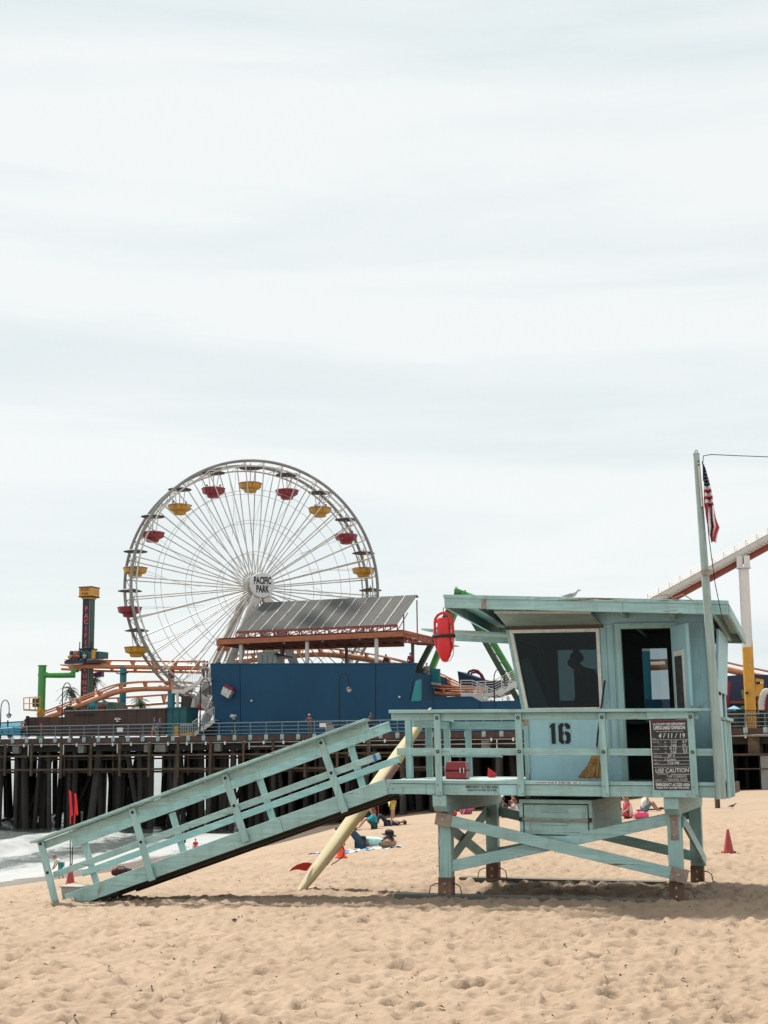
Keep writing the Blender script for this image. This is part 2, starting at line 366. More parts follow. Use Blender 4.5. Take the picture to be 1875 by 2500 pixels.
# ---- sand sheet: rows get wider with distance
ys = [2.5]
while ys[-1] < 900: ys.append(ys[-1] * (1.0044 if 8 < ys[-1] < 60 else 1.012 if ys[-1] < 170 else 1.06))
ys = np.array(ys); ts = np.concatenate([np.linspace(-1.1, -0.36, 30)[:-1], np.linspace(-0.36, 0.36, 330), np.linspace(0.36, 1.1, 30)[1:]])
Yg = np.repeat(ys[:, None], len(ts), 1); Xg = Yg * ts[None, :]
Zg = sand_z(Xg, Yg)
sand = grid_mesh('sand', Xg, Yg, Zg, m_sand); sand['kind'] = 'structure'
# ---- sea
ys = [45.0]
while ys[-1] < 9000: ys.append(ys[-1] * (1.0035 if ys[-1] < 190 else 1.05))
ys = np.array(ys); ts = np.concatenate([np.linspace(-1.2, -0.34, 40)[:-1], np.linspace(-0.34, 0.12, 220), np.linspace(0.12, 1.2, 40)[1:]])
Yg = np.repeat(ys[:, None], len(ts), 1); Xg = Yg * ts[None, :]
s = shore_s(Xg, Yg) + 3.0 * vnoise(Xg, Yg, 17, 2) + 1.2 * vnoise(Xg, Yg, 6, 3)
h = np.zeros_like(s); foam = np.zeros_like(s)
for c, a, wd in ((-3.0, 0.07, 1.6), (-12.5, 0.62, 2.3), (-26, 0.62, 3.4), (-44, 0.55, 5.0), (-66, 0.5, 6.0)):
    cc = c + 2.5 * vnoise(Xg, Yg, 31, int(-c) % 7); d = s - cc; aa = a * (0.55 + 0.9 * (vnoise(Xg, Yg, 19, 6) + 0.5))
    h += aa * np.exp(-(d / np.where(d > 0, wd * 0.55, wd * 1.2)) ** 2)
    foam += (0.6 if c > -30 else 0.3) * np.exp(-((d - wd * 0.5) / (wd * 1.1)) ** 2)
foam += np.interp(s, [-34, -18, -6, 2], [0.02, 0.18, 0.33, 0.62])
foam *= np.clip((134 - (Yg + 0.354 * (Xg + 10))) / 10, 0.12, 1)  # foam thinned by the pier to darken the water in its shade
far = np.clip((Yg - 45) / 40, 0, 1) * np.clip(1 - (Yg - 500) / 1500, 0, 1)
h += far * (0.22 * vnoise(Xg, Yg, 3.1, 1) + 0.14 * vnoise(Xg, Yg, 1.3, 2) + 0.25 * vnoise(Xg * 0.5, Yg, 11, 4))
Zg = SEA + h
m_sea, t, b = nodes_of('sea_water'); l = t.links.new
geo = t.nodes.new('ShaderNodeNewGeometry'); at_ = t.nodes.new('ShaderNodeAttribute'); at_.attribute_name = 'foam'
mp = t.nodes.new('ShaderNodeMapping'); mp.inputs['Rotation'].default_value = (0, 0, math.radians(21)); mp.inputs['Scale'].default_value = (1.0, 0.5, 1); l(geo.outputs['Position'], mp.inputs[0])
n1 = t.nodes.new('ShaderNodeTexNoise'); n1.inputs['Scale'].default_value = 1.3; n1.inputs['Detail'].default_value = 9; n1.inputs['Roughness'].default_value = 0.68; n1.inputs['Distortion'].default_value = 0.6; l(mp.outputs[0], n1.inputs['Vector'])
su = t.nodes.new('ShaderNodeMath'); su.operation = 'ADD'; l(n1.outputs['Fac'], su.inputs[0]); l(at_.outputs['Fac'], su.inputs[1])
fm = t.nodes.new('ShaderNodeMapRange'); fm.inputs[1].default_value = 0.92; fm.inputs[2].default_value = 1.36; l(su.outputs[0], fm.inputs[0])
mx = t.nodes.new('ShaderNodeMixRGB'); mx.inputs[1].default_value = (0.085, 0.105, 0.10, 1); mx.inputs[2].default_value = (0.33, 0.34, 0.335, 1); l(fm.outputs[0], mx.inputs[0]); l(mx.outputs[0], b.inputs['Base Color'])
rr = t.nodes.new('ShaderNodeMapRange'); rr.inputs[3].default_value = 0.22; rr.inputs[4].default_value = 0.8; l(fm.outputs[0], rr.inputs[0]); l(rr.outputs[0], b.inputs['Roughness'])
n2 = t.nodes.new('ShaderNodeTexNoise'); n2.inputs['Scale'].default_value = 1.6; n2.inputs['Detail'].default_value = 6; l(geo.outputs['Position'], n2.inputs['Vector'])
bp = t.nodes.new('ShaderNodeBump'); bp.inputs['Strength'].default_value = 0.5; bp.inputs['Distance'].default_value = 0.12; l(n2.outputs['Fac'], bp.inputs['Height']); l(bp.outputs[0], b.inputs['Normal'])
sea = grid_mesh('sea', Xg, Yg, Zg, m_sea); sea['kind'] = 'structure'
fa = sea.data.attributes.new('foam', 'FLOAT', 'POINT'); fa.data.foreach_set('value', np.clip(foam, 0, 1).astype(np.float32).ravel())
# ---- bits of dried weed and shell on the sand: nobody could count them
db = MB()
_y = 9.5 + 40 * rng.random(2000) ** 1.7; _x = _y * rng.uniform(-0.34, 0.34, 2000); _z = sand_z(_x, _y)
for X, Y, z in zip(_x, _y, _z):
    z += 0.003; r = random.choice((0.004, 0.005, 0.006, 0.007, 0.009, 0.013)); a = random.random() * 3.14
    ln = r * random.uniform(1, 3.2); dx, dy = math.cos(a) * ln, math.sin(a) * ln
    db.add([(X - dx, Y - dy, z), (X + dy * .4, Y - dx * .4, z + r), (X + dx, Y + dy, z + r * .4), (X - dy * .4, Y + dx * .4, z + r * .9), (X, Y, z + r * 1.8)], [(0, 1, 4), (1, 2, 4), (2, 3, 4), (3, 0, 4)])
m_weed = mat('dried_weed', (0.05, 0.035, 0.028), 0.9, 0.5, 3)
tag(db.build('beach_litter', m_weed, kind='stuff'), 'dark scraps of dried seaweed and shell strewn over the sand', 'seaweed')
# ================================================================== lifeguard tower (local axes: x along the front, y away, z up)
tower = thing('lifeguard_tower', 'weathered pale teal wooden lifeguard tower number 16 on legs over the sand', 'lifeguard tower', TO, -TA)
def SK(p):                            # the old frame leans and sags a little
    return V(p[0] - 0.018 * (p[2] - 1.6) * min(1, max(0, p[2] / 1.0)), p[1], p[2] - 0.012 * p[0] * min(1, max(0, p[2] / 1.4)))
def TP(name, mb, m, parent=None, bevel=0.006, **k):
    mb.map(SK); return mb.build(name, m, parent or tower, local=True, bevel=bevel, **k)
def bolt(parent, u, v, w, r=0.022, m=None, name='bolt', ax=(0, -1, 0)):
    mb = MB().lathe([(r, 0.0), (r, 0.006), (r * .55, 0.007), (r * .55, 0.018), (0.004, 0.02)], (u, v, w), 10, ax)
    mb.map(SK); return mb.build(name, m or m_steel, parent, local=True, smooth=True)
def washer(parent, u, v, w):
    mb = MB().lathe([(0.026, 0.0), (0.026, 0.004), (0.0, 0.005)], (u, v, w), 12, (0, -1, 0)); mb.map(SK)
    mb.build('washer', m_black, parent, local=True)
    mb = MB().lathe([(0.011, 0.004), (0.011, 0.012), (0.0, 0.013)], (u, v, w), 6, (0, -1, 0)); mb.map(SK)
    mb.build('bolt', m_steel, parent, local=True)
m_iron = mat('dark_iron', (.07, .065, .06), .6, .3, 9, metal=.4)
# ---- skids, legs, bolsters
for v, u0, u1 in ((0.16, -0.75, 3.62), (3.16, -0.55, 3.95)):
    mb = MB()
    mb.hexa([(u0, v, -0.1), (u1, v, -0.13), (u1, v + 0.3, -0.13), (u0, v + 0.3, -0.1), (u0, v + .01, 0.055), (u1 - 0.03, v + .01, 0.02), (u1 - .03, v + 0.29, 0.02), (u0, v + 0.29, 0.055)])
    TP('skid', mb, paint('skid_paint', (0.11, 0.105, 0.09), 1.2, 'x', 0.9) if v < 1 else bpy.data.materials['skid_paint'])
for u, v in ((0, 0.2), (3.27, 0.2), (0.0, 3.2), (3.27, 3.2)):
    leg = TP('leg', MB().box(u - .095, u + .095, v, v + .19, 0.27, 1.24), m_pz)
    TP('steel_boot', MB().box(u - .1, u + .1, v - .008, v + .2, -0.05, 0.29), mat('rusted_boot', (0.12, 0.065, 0.042), 0.75, 0.4, 7, 0.3, 30, dirt=(0.25, 0.14, 0.09), dirt_amt=.6, dirt_scale=4) if (u, v) == (0, .2) else bpy.data.materials['rusted_boot'], leg)
    for w in (0.08, 0.2): bolt(leg, u, v - .008, w, 0.018)
    for s_ in (-1, 1):                # tie-down loops of bent bar beside each foot
        o = u + s_ * .17; pts = [(o - s_ * .07, v + .05, .2), (o - s_ * .02, v + .04, .2), (o + s_ * .05, v + .03, .16), (o + s_ * .07, v + .02, .06), (o + s_ * .07, v + .02, -.06)]
        TP('tie_down_loop', MB().tube(pts, 0.008, 6), m_iron, leg, 0)
for u in (0, 3.27):
    TP('bolster', MB().prism([(u - .1, -0.04, 1.30), (u - .1, 0.06, 1.22), (u - .1, 3.45, 1.22), (u - .1, 3.55, 1.32), (u - .1, 3.55, 1.452), (u - .1, -0.04, 1.452)], (0.2, 0, 0)), m_py)
# ---- braces
def brace(p, q, m, nm='brace', th=0.04, hh=0.16, up=(0, 0, 1)): return TP(nm, MB().bar(p, q, th, hh, up), m)
b1 = brace((-0.1, 0.155, 1.13), (3.42, 0.155, 0.36), m_px); b2 = brace((0.06, 0.245, 0.44), (3.30, 0.245, 1.17), m_px)
TP('end_plate', MB().bar((-0.11, 0.15, 1.131), (0.12, 0.15, 1.081), 0.06, 0.19), m_plate, b1); TP('end_plate', MB().bar((3.2, 0.15, 0.408), (3.43, 0.15, 0.358), 0.06, 0.19), m_plate, b1)
bolt(b1, 0.0, 0.118, 1.105); bolt(b1, 3.31, 0.118, 0.383)
brace((-0.05, 3.42, 1.13), (3.32, 3.42, 0.40), m_px); brace((-0.05, 3.33, 0.42), (3.32, 3.33, 1.13), m_px)
for u in (-0.12, 3.39):
    brace((u, 0.3, 1.12), (u, 3.3, 0.36), m_py)
    if u < 1: brace((u + .045, 0.3, 0.36), (u + .045, 3.3, 1.12), m_py)
pl = TP('strap_plate', MB().box(3.215, 3.325, 0.188, 0.199, 0.86, 1.2), m_plate); bolt(pl, 3.27, .188, 1.1, .018); bolt(pl, 3.27, .188, .93, .018)
# ---- deck
for i in range(24):
    v0 = 0.012 + i * 0.1445
    TP('deck_plank', MB().box(-0.77 + random.uniform(-.008, .008), 3.99 if i < 8 else 3.84, v0, v0 + 0.138, 1.622, 1.66 + random.uniform(-.0015, .0015)), m_deck, None, 0.004)
for i in range(8):
    u = -0.7 + i * 0.66; TP('joist', MB().box(u, u + .05, 0.05, 3.42, 1.46, 1.618), m_wood, None, 0)  # dark timber colour deepens the shade under the deck
fas = TP('front_fascia', MB().box(-0.2, 3.99, 0.0, 0.045, 1.458, 1.612), m_px)
TP('landing_fascia', MB().box(-0.80, -0.204, 0.0, 0.045, 1.463, 1.612), m_px)
TP('deck_edge_board', MB().box(-0.79, 3.985, -0.022, 0.008, 1.615, 1.665), m_px)
TP('rear_fascia', MB().box(-0.77, 3.84, 3.47, 3.51, 1.458, 1.612), m_px)
for u, v1 in ((-0.8, 3.46), (3.992, 1.17)): TP('side_fascia', MB().box(u, u + .028, 0.05, v1, 1.458, 1.612), m_py)
for u, w in ((-.95, 1.53), (-.7, 1.53), (-.55, 1.55), (-.55, 1.50)): bolt(fas, max(u, -.78), 0.0, w, .016)
# lettering stencilled on the fascia
mb = MB(); letters(mb, 'EMERGENCY ACCESS AREA', (0.62, -0.001, 1.572), (1, 0, 0), (0, 0, 1), 0.052, sx=0.74, bold=0.0012)
letters(mb, 'PLEASE STAY OUTSIDE THE CONES', (0.62, -0.001, 1.527), (1, 0, 0), (0, 0, 1), 0.040, sx=0.68, bold=0.0008)
TP('stencilled_lettering', mb, m_black, fas, 0)
TP('paint_patch', MB().box(0.88, 1.12, -0.002, 0.003, 1.47, 1.606), m_panel, fas, 0)
mb = MB()
for i in range(46):
    if random.random() < .8: mb.box(1.42 + i * .0138, 1.42 + i * .0138 + random.choice((.005, .008, .010)), -.0255, -.0245, 1.632, 1.654)
st = TP('white_sticker', MB().box(1.415, 2.06, -.0245, -.0215, 1.628, 1.658), m_white, fas, 0); TP('sticker_marks', mb, m_black, fas, 0)
# ---- front railing
for u in (0.008, 1.199, 2.387, 3.602):
    p = TP('railing_post', MB().box(u - .047, u + .047, -0.068, -0.024, 1.452, 2.612), m_pz)
    washer(p, u, -0.068, 2.545); washer(p, u, -0.068, 2.07); bolt(p, u - .02, -.068, 1.60, .014); bolt(p, u + .022, -.068, 1.49, .014)
TP('cap_rail', MB().box(-0.70, 3.92, -0.12, 0.10, 2.618, 2.664), m_px, None, 0.008)
TP('upper_rail', MB().box(-0.69, 3.70, -0.022, 0.022, 2.515, 2.616), m_px)
TP('middle_rail', MB().box(-0.62, 3.05, -0.022, 0.022, 2.02, 2.118), m_px); TP('middle_rail', MB().box(3.6, 3.88, -0.022, 0.022, 2.02, 2.118), m_px)
TP('hinge_plate', MB().box(1.26, 1.34, -.026, -.0235, 2.43, 2.515), m_plate, None, 0)
# ---- side and rear railings
for v in (1.1, 2.25, 3.4): TP('railing_post', MB().box(-0.815, -0.72, v, v + .09, 1.45, 2.56), m_pz)
TP('side_rail', MB().box(-0.718, -0.675, 1.12, 3.45, 2.44, 2.56), m_py); TP('side_rail', MB().box(-0.718, -0.675, 1.12, 3.45, 2.0, 2.1), m_py)
for u in (-0.39, 0.75): TP('railing_post', MB().box(u - .05, u + .05, 3.38, 3.425, 1.45, 2.56), m_pz)
TP('rear_rail', MB().box(-0.67, 1.25, 3.33, 3.375, 2.44, 2.56), m_px)
TP('rear_rail', MB().prism([(-0.67, 3.33, 2.08), (0.05, 3.33, 2.08), (0.2, 3.33, 1.98), (-0.67, 3.33, 1.98)], (0, .045, 0)), m_px)
TP('rail_cap', MB().box(-0.83, -0.65, 1.08, 3.5, 2.562, 2.6), m_py)
sp = TP('side_panel', MB().box(4.022, 4.05, 0.02, 1.18, 1.45, 2.5), m_pz)
TP('panel_cap', MB().box(3.97, 4.09, -0.01, 1.2, 2.503, 2.545), m_py, sp)
for i in range(1, 4): TP('panel_batten', MB().box(4.0505, 4.06, 0.28 * i, 0.28 * i + .03, 1.455, 2.498), m_pz, sp, 0)
# ---- cabin
CV = 0.90; CB = 3.25
def wallpoly(name, pts, v, m, th=0.05, parent=None, **k): return TP(name, MB().prism([(u, v, w) for u, w in pts], (0, th, 0)), m, parent, 0.003, **k)
ROOFW = 4.16
fw = wallpoly('front_wall', [(1.12, 1.66), (2.50, 1.66), (2.50, 2.60), (1.12, 2.60)], CV, m_panel)
wallpoly('wall_panel', [(1.12, 2.602), (1.17, 2.602), (0.97, 3.92), (0.885, 3.92)], CV, m_wall)
wallpoly('wall_panel', [(2.27, 2.602), (2.50, 2.602), (2.50, 3.92), (2.27, 3.92)], CV, m_wall)
wallpoly('wall_panel', [(0.87, 3.922), (3.86, 3.922), (3.86, ROOFW - .12), (0.83, ROOFW + .02)], CV, m_wall)
wallpoly('wall_panel', [(3.40, 1.66), (3.86, 1.66), (3.86, 3.92), (3.40, 3.92)], CV, m_wall)
TP('corner_trim', MB().prism([(1.075, CV - .02, 1.66), (1.15, CV - .02, 1.66), (1.15, CV - .02, 2.6), (0.955, CV - .02, 3.9), (0.865, CV - .02, 3.9), (1.075, CV - .02, 2.6)], (0, .018, 0)), m_pz)
for u in (2.335, 2.44): TP('batten', MB().box(u, u + .03, CV - .018, CV - .001, 2.0, 3.93), m_pz)
TP('corner_trim', MB().box(3.80, 3.872, CV - .025, CV - .001, 1.66, 4.0), m_pz)
# number 16 in stencil bars
def bars(sets, o, s, m, parent, nm):
    mb = MB()
    for pts in sets: mb.prism([(o[0] + x * s, o[1], o[2] + y * s) for x, y in pts], (0, -0.002, 0))
    return TP(nm, mb, m, parent, 0)
hx = 0.30
bars([[(0, .84), (.13, 1), (.29, 1), (.29, 0), (.08, 0), (.08, .80), (0, .76)],
      [(.44, .12), (.56, 0), (.71, 0), (.71, .17), (.66, .17), (.65, .2), (.65, .80), (.66, .83), (.71, .83), (.71, 1), (.56, 1), (.44, .88)],
      [(.75, .83), (.81, .83), (.82, .80), (.82, .72), (1.03, .72), (1.03, .88), (.91, 1), (.75, 1)],
      [(.75, .17), (.81, .17), (.82, .2), (.82, .40), (.81, .43), (.75, .43), (.75, .60), (.91, .60), (1.03, .48), (1.03, .12), (.91, 0), (.75, 0)],
      [(.66, .43), (.71, .43), (.71, .60), (.66, .60)]], (1.46, CV - .0005, 2.185), hx, m_black, fw, 'stencilled_number')
wallpoly('number_backing', [(1.45, 2.17), (1.79, 2.17), (1.79, 2.505), (1.45, 2.505)], CV - .0004, m_wall, 0.001, fw)
# window
WQ = [(1.12, 2.657), (2.27, 2.666), (2.27, 3.866), (0.92, 3.870)]
def quadframe(Q, v, wd, th):
    c = (sum(p[0] for p in Q) / 4, sum(p[1] for p in Q) / 4); mb = MB(); inn = []
    n = len(Q)
    for i in range(n):
        p0, p1, p2 = V(*Q[i - 1]), V(*Q[i]), V(*Q[(i + 1) % n]); d1 = (p1 - p0).normalized(); d2 = (p2 - p1).normalized()
        n1 = V(-d1.y, d1.x); n2 = V(-d2.y, d2.x); bsc = (n1 + n2).normalized(); inn.append(p1 + bsc * (wd / max(.3, bsc.dot(n1))))
    for i in range(n):
        j = (i + 1) % n; mb.prism([(Q[i][0], v, Q[i][1]), (Q[j][0], v, Q[j][1]), (inn[j].x, v, inn[j].y), (inn[i].x, v, inn[i].y)], (0, th, 0))
    return mb, [(p.x, p.y) for p in inn]
fm_, inn = quadframe(WQ, CV - .035, 0.05, 0.07)
wdw = TP('window_frame', fm_, m_frame, None, 0.004)
TP('pane', MB().prism([(u, CV + .01, w) for u, w in inn], (0, .006, 0)), m_glass, wdw, 0)
TP('sill', MB().box(1.10, 2.29, CV - .06, CV - .036, 2.62, 2.655), m_frame, wdw, .003)
TP('header', MB().box(0.86, 2.33, CV - .03, CV - .002, 3.872, 3.92), m_wood, None, .003)
# flap propped over the window, seen from below
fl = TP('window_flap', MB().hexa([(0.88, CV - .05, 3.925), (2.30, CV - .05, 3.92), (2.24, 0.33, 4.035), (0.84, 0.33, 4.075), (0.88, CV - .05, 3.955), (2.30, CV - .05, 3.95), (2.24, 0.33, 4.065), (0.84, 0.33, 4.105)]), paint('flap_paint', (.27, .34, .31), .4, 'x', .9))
TP('flap_edge', MB().bar((0.83, 0.32, 4.09), (2.25, 0.32, 4.05), .02, .035), m_frame, fl, .003)
# door frame, open door leaf
dfm = MB()
for a in ((2.50, 2.585, 1.66, 3.93), (3.335, 3.405, 1.66, 3.93)): dfm.box(a[0], a[1], CV - .03, CV + .06, a[2], a[3])
TP('door_frame', dfm, m_pz)
TP('door_head', MB().box(2.50, 3.405, CV - .034, CV + .05, 3.85, 3.932), m_px)
P = V(3.345, CV - .04); Q = V(3.625, 0.26); dn = (Q - P).normalized(); nn = V(dn.y, -dn.x)   # nn faces the doorway side
if nn.x > 0: nn = -nn
def leafbox(a, b, w0, w1, t0, t1):
    A, B = P + dn * a, P + dn * b
    return MB().hexa([(*(A + nn * t0), w0), (*(B + nn * t0), w0), (*(B + nn * t1), w0), (*(A + nn * t1), w0), (*(A + nn * t0), w1), (*(B + nn * t0), w1), (*(B + nn * t1), w1), (*(A + nn * t1), w1)])
ll = (Q - P).length
leaf = TP('door', leafbox(0, ll, 1.70, 3.86, 0, .045), m_wall)
TP('door_window_frame', leafbox(.12, ll - .14, 2.5, 3.5, .045, .062), m_frame, leaf, .002); TP('door_pane', leafbox(.17, ll - .19, 2.58, 3.42, .062, .066), m_board, leaf, 0)
TP('door_knob', MB().ball((*(P + dn * (ll - .07) + nn * .09), 2.42), .03, 8), m_steel, leaf, 0)
# remaining walls: big window openings at the back and the sides
BU0, BU1 = 1.12, 3.86
bw = TP('rear_wall', MB().box(BU0, BU1, CB, CB + .05, 1.66, 2.55), m_wall, None, 0); TP('rear_wall_head', MB().box(0.87, BU1, CB, CB + .05, 3.72, 4.0), m_dark, None, 0)  # head and posts near-black: the indoor shade is in their colour
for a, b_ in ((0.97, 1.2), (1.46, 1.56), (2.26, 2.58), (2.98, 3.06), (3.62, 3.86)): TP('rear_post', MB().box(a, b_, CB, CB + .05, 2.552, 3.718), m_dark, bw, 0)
for a, b_ in ((1.2, 1.46), (1.56, 2.26), (2.58, 2.98), (3.06, 3.62)): TP('rear_pane', MB().box(a, b_, CB + .02, CB + .026, 2.552, 3.718), m_glass2, bw, 0)
def lw(w): return 1.12 - max(0, w - 2.6) * (0.25 / 1.4)
def sidewall(side):
    def U(w, o): return (lw(w) + o) if side < 0 else (3.86 - o)
    def quad(v0, v1, w0, w1, o0=0.0, o1=0.045):
        return MB().hexa([(U(w0, o0), v0, w0), (U(w0, o1), v0, w0), (U(w0, o1), v1, w0), (U(w0, o0), v1, w0), (U(w1, o0), v0, w1), (U(w1, o1), v0, w1), (U(w1, o1), v1, w1), (U(w1, o0), v1, w1)])
    sw = TP('side_wall', quad(CV + .055, CB - .005, 1.66, 2.6), m_wall, None, 0)
    TP('side_wall_head', quad(CV + .055, CB - .005, 3.75, 4.02), m_wall, sw, 0)
    for a, b_ in ((CV + .055, CV + .25), (CB - .25, CB - .005)): TP('side_post', quad(a, b_, 2.602, 3.748), m_wall, sw, 0)
    TP('side_pane', quad(CV + .25, CB - .25, 2.602, 3.748, .02, .026), m_glass2, sw, 0)
sidewall(-1); sidewall(1)
TP('interior_shade_sheet', MB().box(1.2, 3.8, CB - .03, CB - .004, 1.67, 2.54), m_dark, None, 0)  # thin dark sheets added to deepen the shade indoors
TP('interior_shade_sheet', MB().box(1.14, 2.49, CV + .055, CV + .07, 1.67, 2.59), m_dark, None, 0)
TP('ceiling_shade_sheet', MB().box(0.95, 3.84, CV + .06, CB - .01, 3.975, 3.995), m_dark, None, 0)
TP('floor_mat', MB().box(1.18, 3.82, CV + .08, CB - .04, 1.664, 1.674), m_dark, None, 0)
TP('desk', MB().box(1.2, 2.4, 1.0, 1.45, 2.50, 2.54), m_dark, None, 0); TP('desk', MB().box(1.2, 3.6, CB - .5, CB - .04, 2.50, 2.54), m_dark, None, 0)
# raised side flaps
TP('side_flap', MB().hexa([(0.86, 1.25, 3.83), (0.86, 3.1, 3.83), (-0.55, 3.1, 3.96), (-0.55, 1.25, 3.93), (0.86, 1.25, 3.86), (0.86, 3.1, 3.86), (-0.55, 3.1, 3.99), (-0.55, 1.25, 3.96)]), m_py)
TP('flap_prop', MB().bar((0.83, 1.3, 3.74), (-0.02, 1.3, 3.80), .05, .09), m_px)
TP('side_flap', MB().hexa([(3.87, 1.2, 2.95), (3.90, 1.2, 2.95), (3.90, 3.0, 2.95), (3.87, 3.0, 2.95), (3.93, 1.2, 3.85), (3.97, 1.2, 3.85), (3.97, 3.0, 3.85), (3.93, 3.0, 3.85)]), m_wall)
# ---- roof
RF = 0.0; RB = 3.45
def rz(u, v, base): return base - 0.0 * u - 0.045 * v
LZ, RZ_ = 4.332, 4.13
def rw(u): return LZ + (RZ_ - LZ) * (u - 0.10) / 4.1
rmb = MB(); RU0, RU1 = 0.16, 4.20
rmb.hexa([(RU0, RF, rw(RU0) - .03), (RU1, RF, rw(RU1) - .03), (RU1, RB, rw(RU1) - .03 - .0466 * RB), (RU0, RB, rw(RU0) - .03 - .0466 * RB), (RU0, RF, rw(RU0)), (RU1, RF, rw(RU1)), (RU1, RB, rw(RU1) - .0466 * RB), (RU0, RB, rw(RU0) - .0466 * RB)])
roof = TP('roof', rmb, m_roof)
def sloped(u0, u1, v0, v1, top, bot):      # a board under the roof sheet
    a = lambda u, v: rw(u) - 0.0466 * v
    return MB().hexa([(u0, v0, a(u0, v0) - bot), (u1, v0, a(u1, v0) - bot), (u1, v1, a(u1, v1) - bot), (u0, v1, a(u0, v1) - bot), (u0, v0, a(u0, v0) - top), (u1, v0, a(u1, v0) - top), (u1, v1, a(u1, v1) - top), (u0, v1, a(u0, v1) - top)])
TP('front_fascia_board', sloped(RU0 + .01, 0.72, RF + .005, RF + .045, .032, .185), m_px, roof); TP('front_fascia_board', sloped(.775, 2.75, RF + .004, RF + .045, .032, .19), m_px, roof)
TP('front_fascia_board', sloped(2.752, RU1 - .005, RF + .006, RF + .045, .032, .188), m_px, roof)
TP('roof_edge_strip', sloped(RU0 - .01, RU1 + .01, RF - .012, RF + .02, -.008, .046), m_roof, roof)
jp = TP('joint_plate', sloped(.715, .782, RF - .006, RF + .003, .034, .186), m_plate, roof, .002)
for u in (RU0 - .012, RU1 - .03): TP('side_fascia_board', sloped(u, u + .045, RF + .05, RB, .034, .19), m_roof if u > 1 else m_py, roof)
TP('rear_fascia_board', sloped(RU0 + .04, RU1 - .04, RB - .045, RB - .005, .034, .19), m_px, roof)
for i in range(23):
    v0 = 0.06 + i * .142; TP('soffit_board', sloped(RU0 + .04, RU1 - .035, v0, v0 + .134, .034, .052), m_px, roof, 0)
for u in (0.55, 1.25, 1.95, 2.65, 3.35, 3.95): TP('rafter', sloped(u, u + .05, .06, RB - .05, .056, .16), m_py, roof, 0)
# ---- storage locker slung beneath the deck
lk = TP('storage_locker', MB().box(1.10, 2.14, 0.26, 3.1, 0.845, 1.40), m_py, None, .008)
fm2 = MB()
for a in ((1.10, 2.14, 1.345, 1.40), (1.10, 2.14, .845, .895), (1.10, 1.15, .895, 1.345), (2.09, 2.14, .895, 1.345)): fm2.box(a[0], a[1], .235, .259, a[2], a[3])
TP('locker_frame', fm2, m_px, lk, .003)
TP('locker_gap', MB().box(1.12, 2.12, .2560, .2595, .86, 1.39), m_black, lk, 0); TP('locker_door', MB().box(1.166, 2.074, .240, .2555, .911, 1.329), m_px, lk, .003)
for w in (1.235, 1.06): TP('finger_pull', MB().box(1.42, 1.78, .222, .243, w - .015, w + .018), m_px, lk, .006)
TP('locking_bar', MB().bar((1.10, .205, 1.125), (2.14, .205, 1.115), .03, .022), mat('rusty_bar', (0.33, .27, .2), .6, .3, 12, dirt=(.2, .08, .03), dirt_amt=.6, dirt_scale=9), lk, .003)
for u in (1.12, 2.11): TP('padlock', MB().box(u - .025, u + .025, .18, .22, 1.09, 1.15), m_black, lk, .008)
# chain that holds the door
def chain(pts, n, r, name, m):
    mb = MB(); pts = [V(*p) for p in pts]
    for i in range(n):
        t_ = i / (n - 1) * (len(pts) - 1); k = min(int(t_), len(pts) - 2); p = pts[k].lerp(pts[k + 1], t_ - k); d = (pts[k + 1] - pts[k]).normalized()
        a = d.cross(V(0, 0, 1) if i % 2 else V(0, 1, 0)).normalized()
        ring = [p + d * math.cos(q * 1.0472) * r * 1.6 + a * math.sin(q * 1.0472) * r for q in range(6)]
        mb.tube(ring, r * .28, 5, closed=True)
    return mb
TP('door_chain', chain([(3.58, .3, 2.72), (3.66, .1, 2.66), (3.76, -.03, 2.69), (3.82, -.04, 2.75)], 14, .018, 'c', m_steel), m_steel, None, 0)
# ================================================================== the pier (frame: PE along it to the right, PN away from the beach)
P0 = at(0, 1776, 141.7); _P1 = at(1875, 1743, 118.0)
PE = V(_P1.x - P0.x, _P1.y - P0.y, 0).normalized(); PN = V(-PE.y, PE.x, 0)
PANG = math.atan2(PE.y, PE.x)
def Pz(e, n, z): return V(P0.x, P0.y, 0) + PE * e + PN * n + V(0, 0, z)
def K(x, y, n):                       # point n metres behind the pier's rail line that the photograph shows at (x, y)
    return atplane(x, y, P0 + PN * n, PN)
def en(x, y, n): p = K(x, y, n); return (p - P0).dot(PE), p.z
DECK = 4.0
m_pile = mat('tarred_piling', (0.032, 0.028, 0.025), 0.85, 0.45, 1.2, 0.5, 9, stretch=(1, 1, .25), dirt=(0.085, 0.08, 0.07), dirt_amt=.3, dirt_scale=.8)
m_beam = mat('rusty_catwalk_timber', (0.075, 0.052, 0.032), 0.85, 0.4, 1.4, .3, 10, dirt=(0.16, 0.11, 0.05), dirt_amt=.4, dirt_scale=1.2)
m_tim = mat('dark_pier_timber', (0.026, 0.021, 0.018), 0.85, 0.4, .9, .3, 8)
m_edge = mat('red_brown_stringer', (0.085, 0.045, 0.036), 0.8, .4, .7, dirt=(.04, .03, .028), dirt_amt=.6, dirt_scale=.9)
m_rail = mat('grey_blue_rail_steel', (0.17, 0.23, 0.255), 0.5, .15, 2, metal=.3)
m_brk = mat('pale_bracket_steel', (0.31, 0.40, 0.41), 0.5, .25, 4, dirt=(.2, .13, .09), dirt_amt=.3, dirt_scale=6)
m_pipe = mat('pale_pipe', (0.36, 0.35, 0.32), 0.6, .25, 2, dirt=(.15, .09, .06), dirt_amt=.5, dirt_scale=1.5)
m_deckp = mat('pier_planks', (0.16, 0.13, 0.105), .85, .3, 1)
pier = thing('pier', 'long dark timber pier on tarred pilings behind the beach', 'pier', Pz(0, 0, SEA), PANG)
E0, E1 = -30.0, 100.0
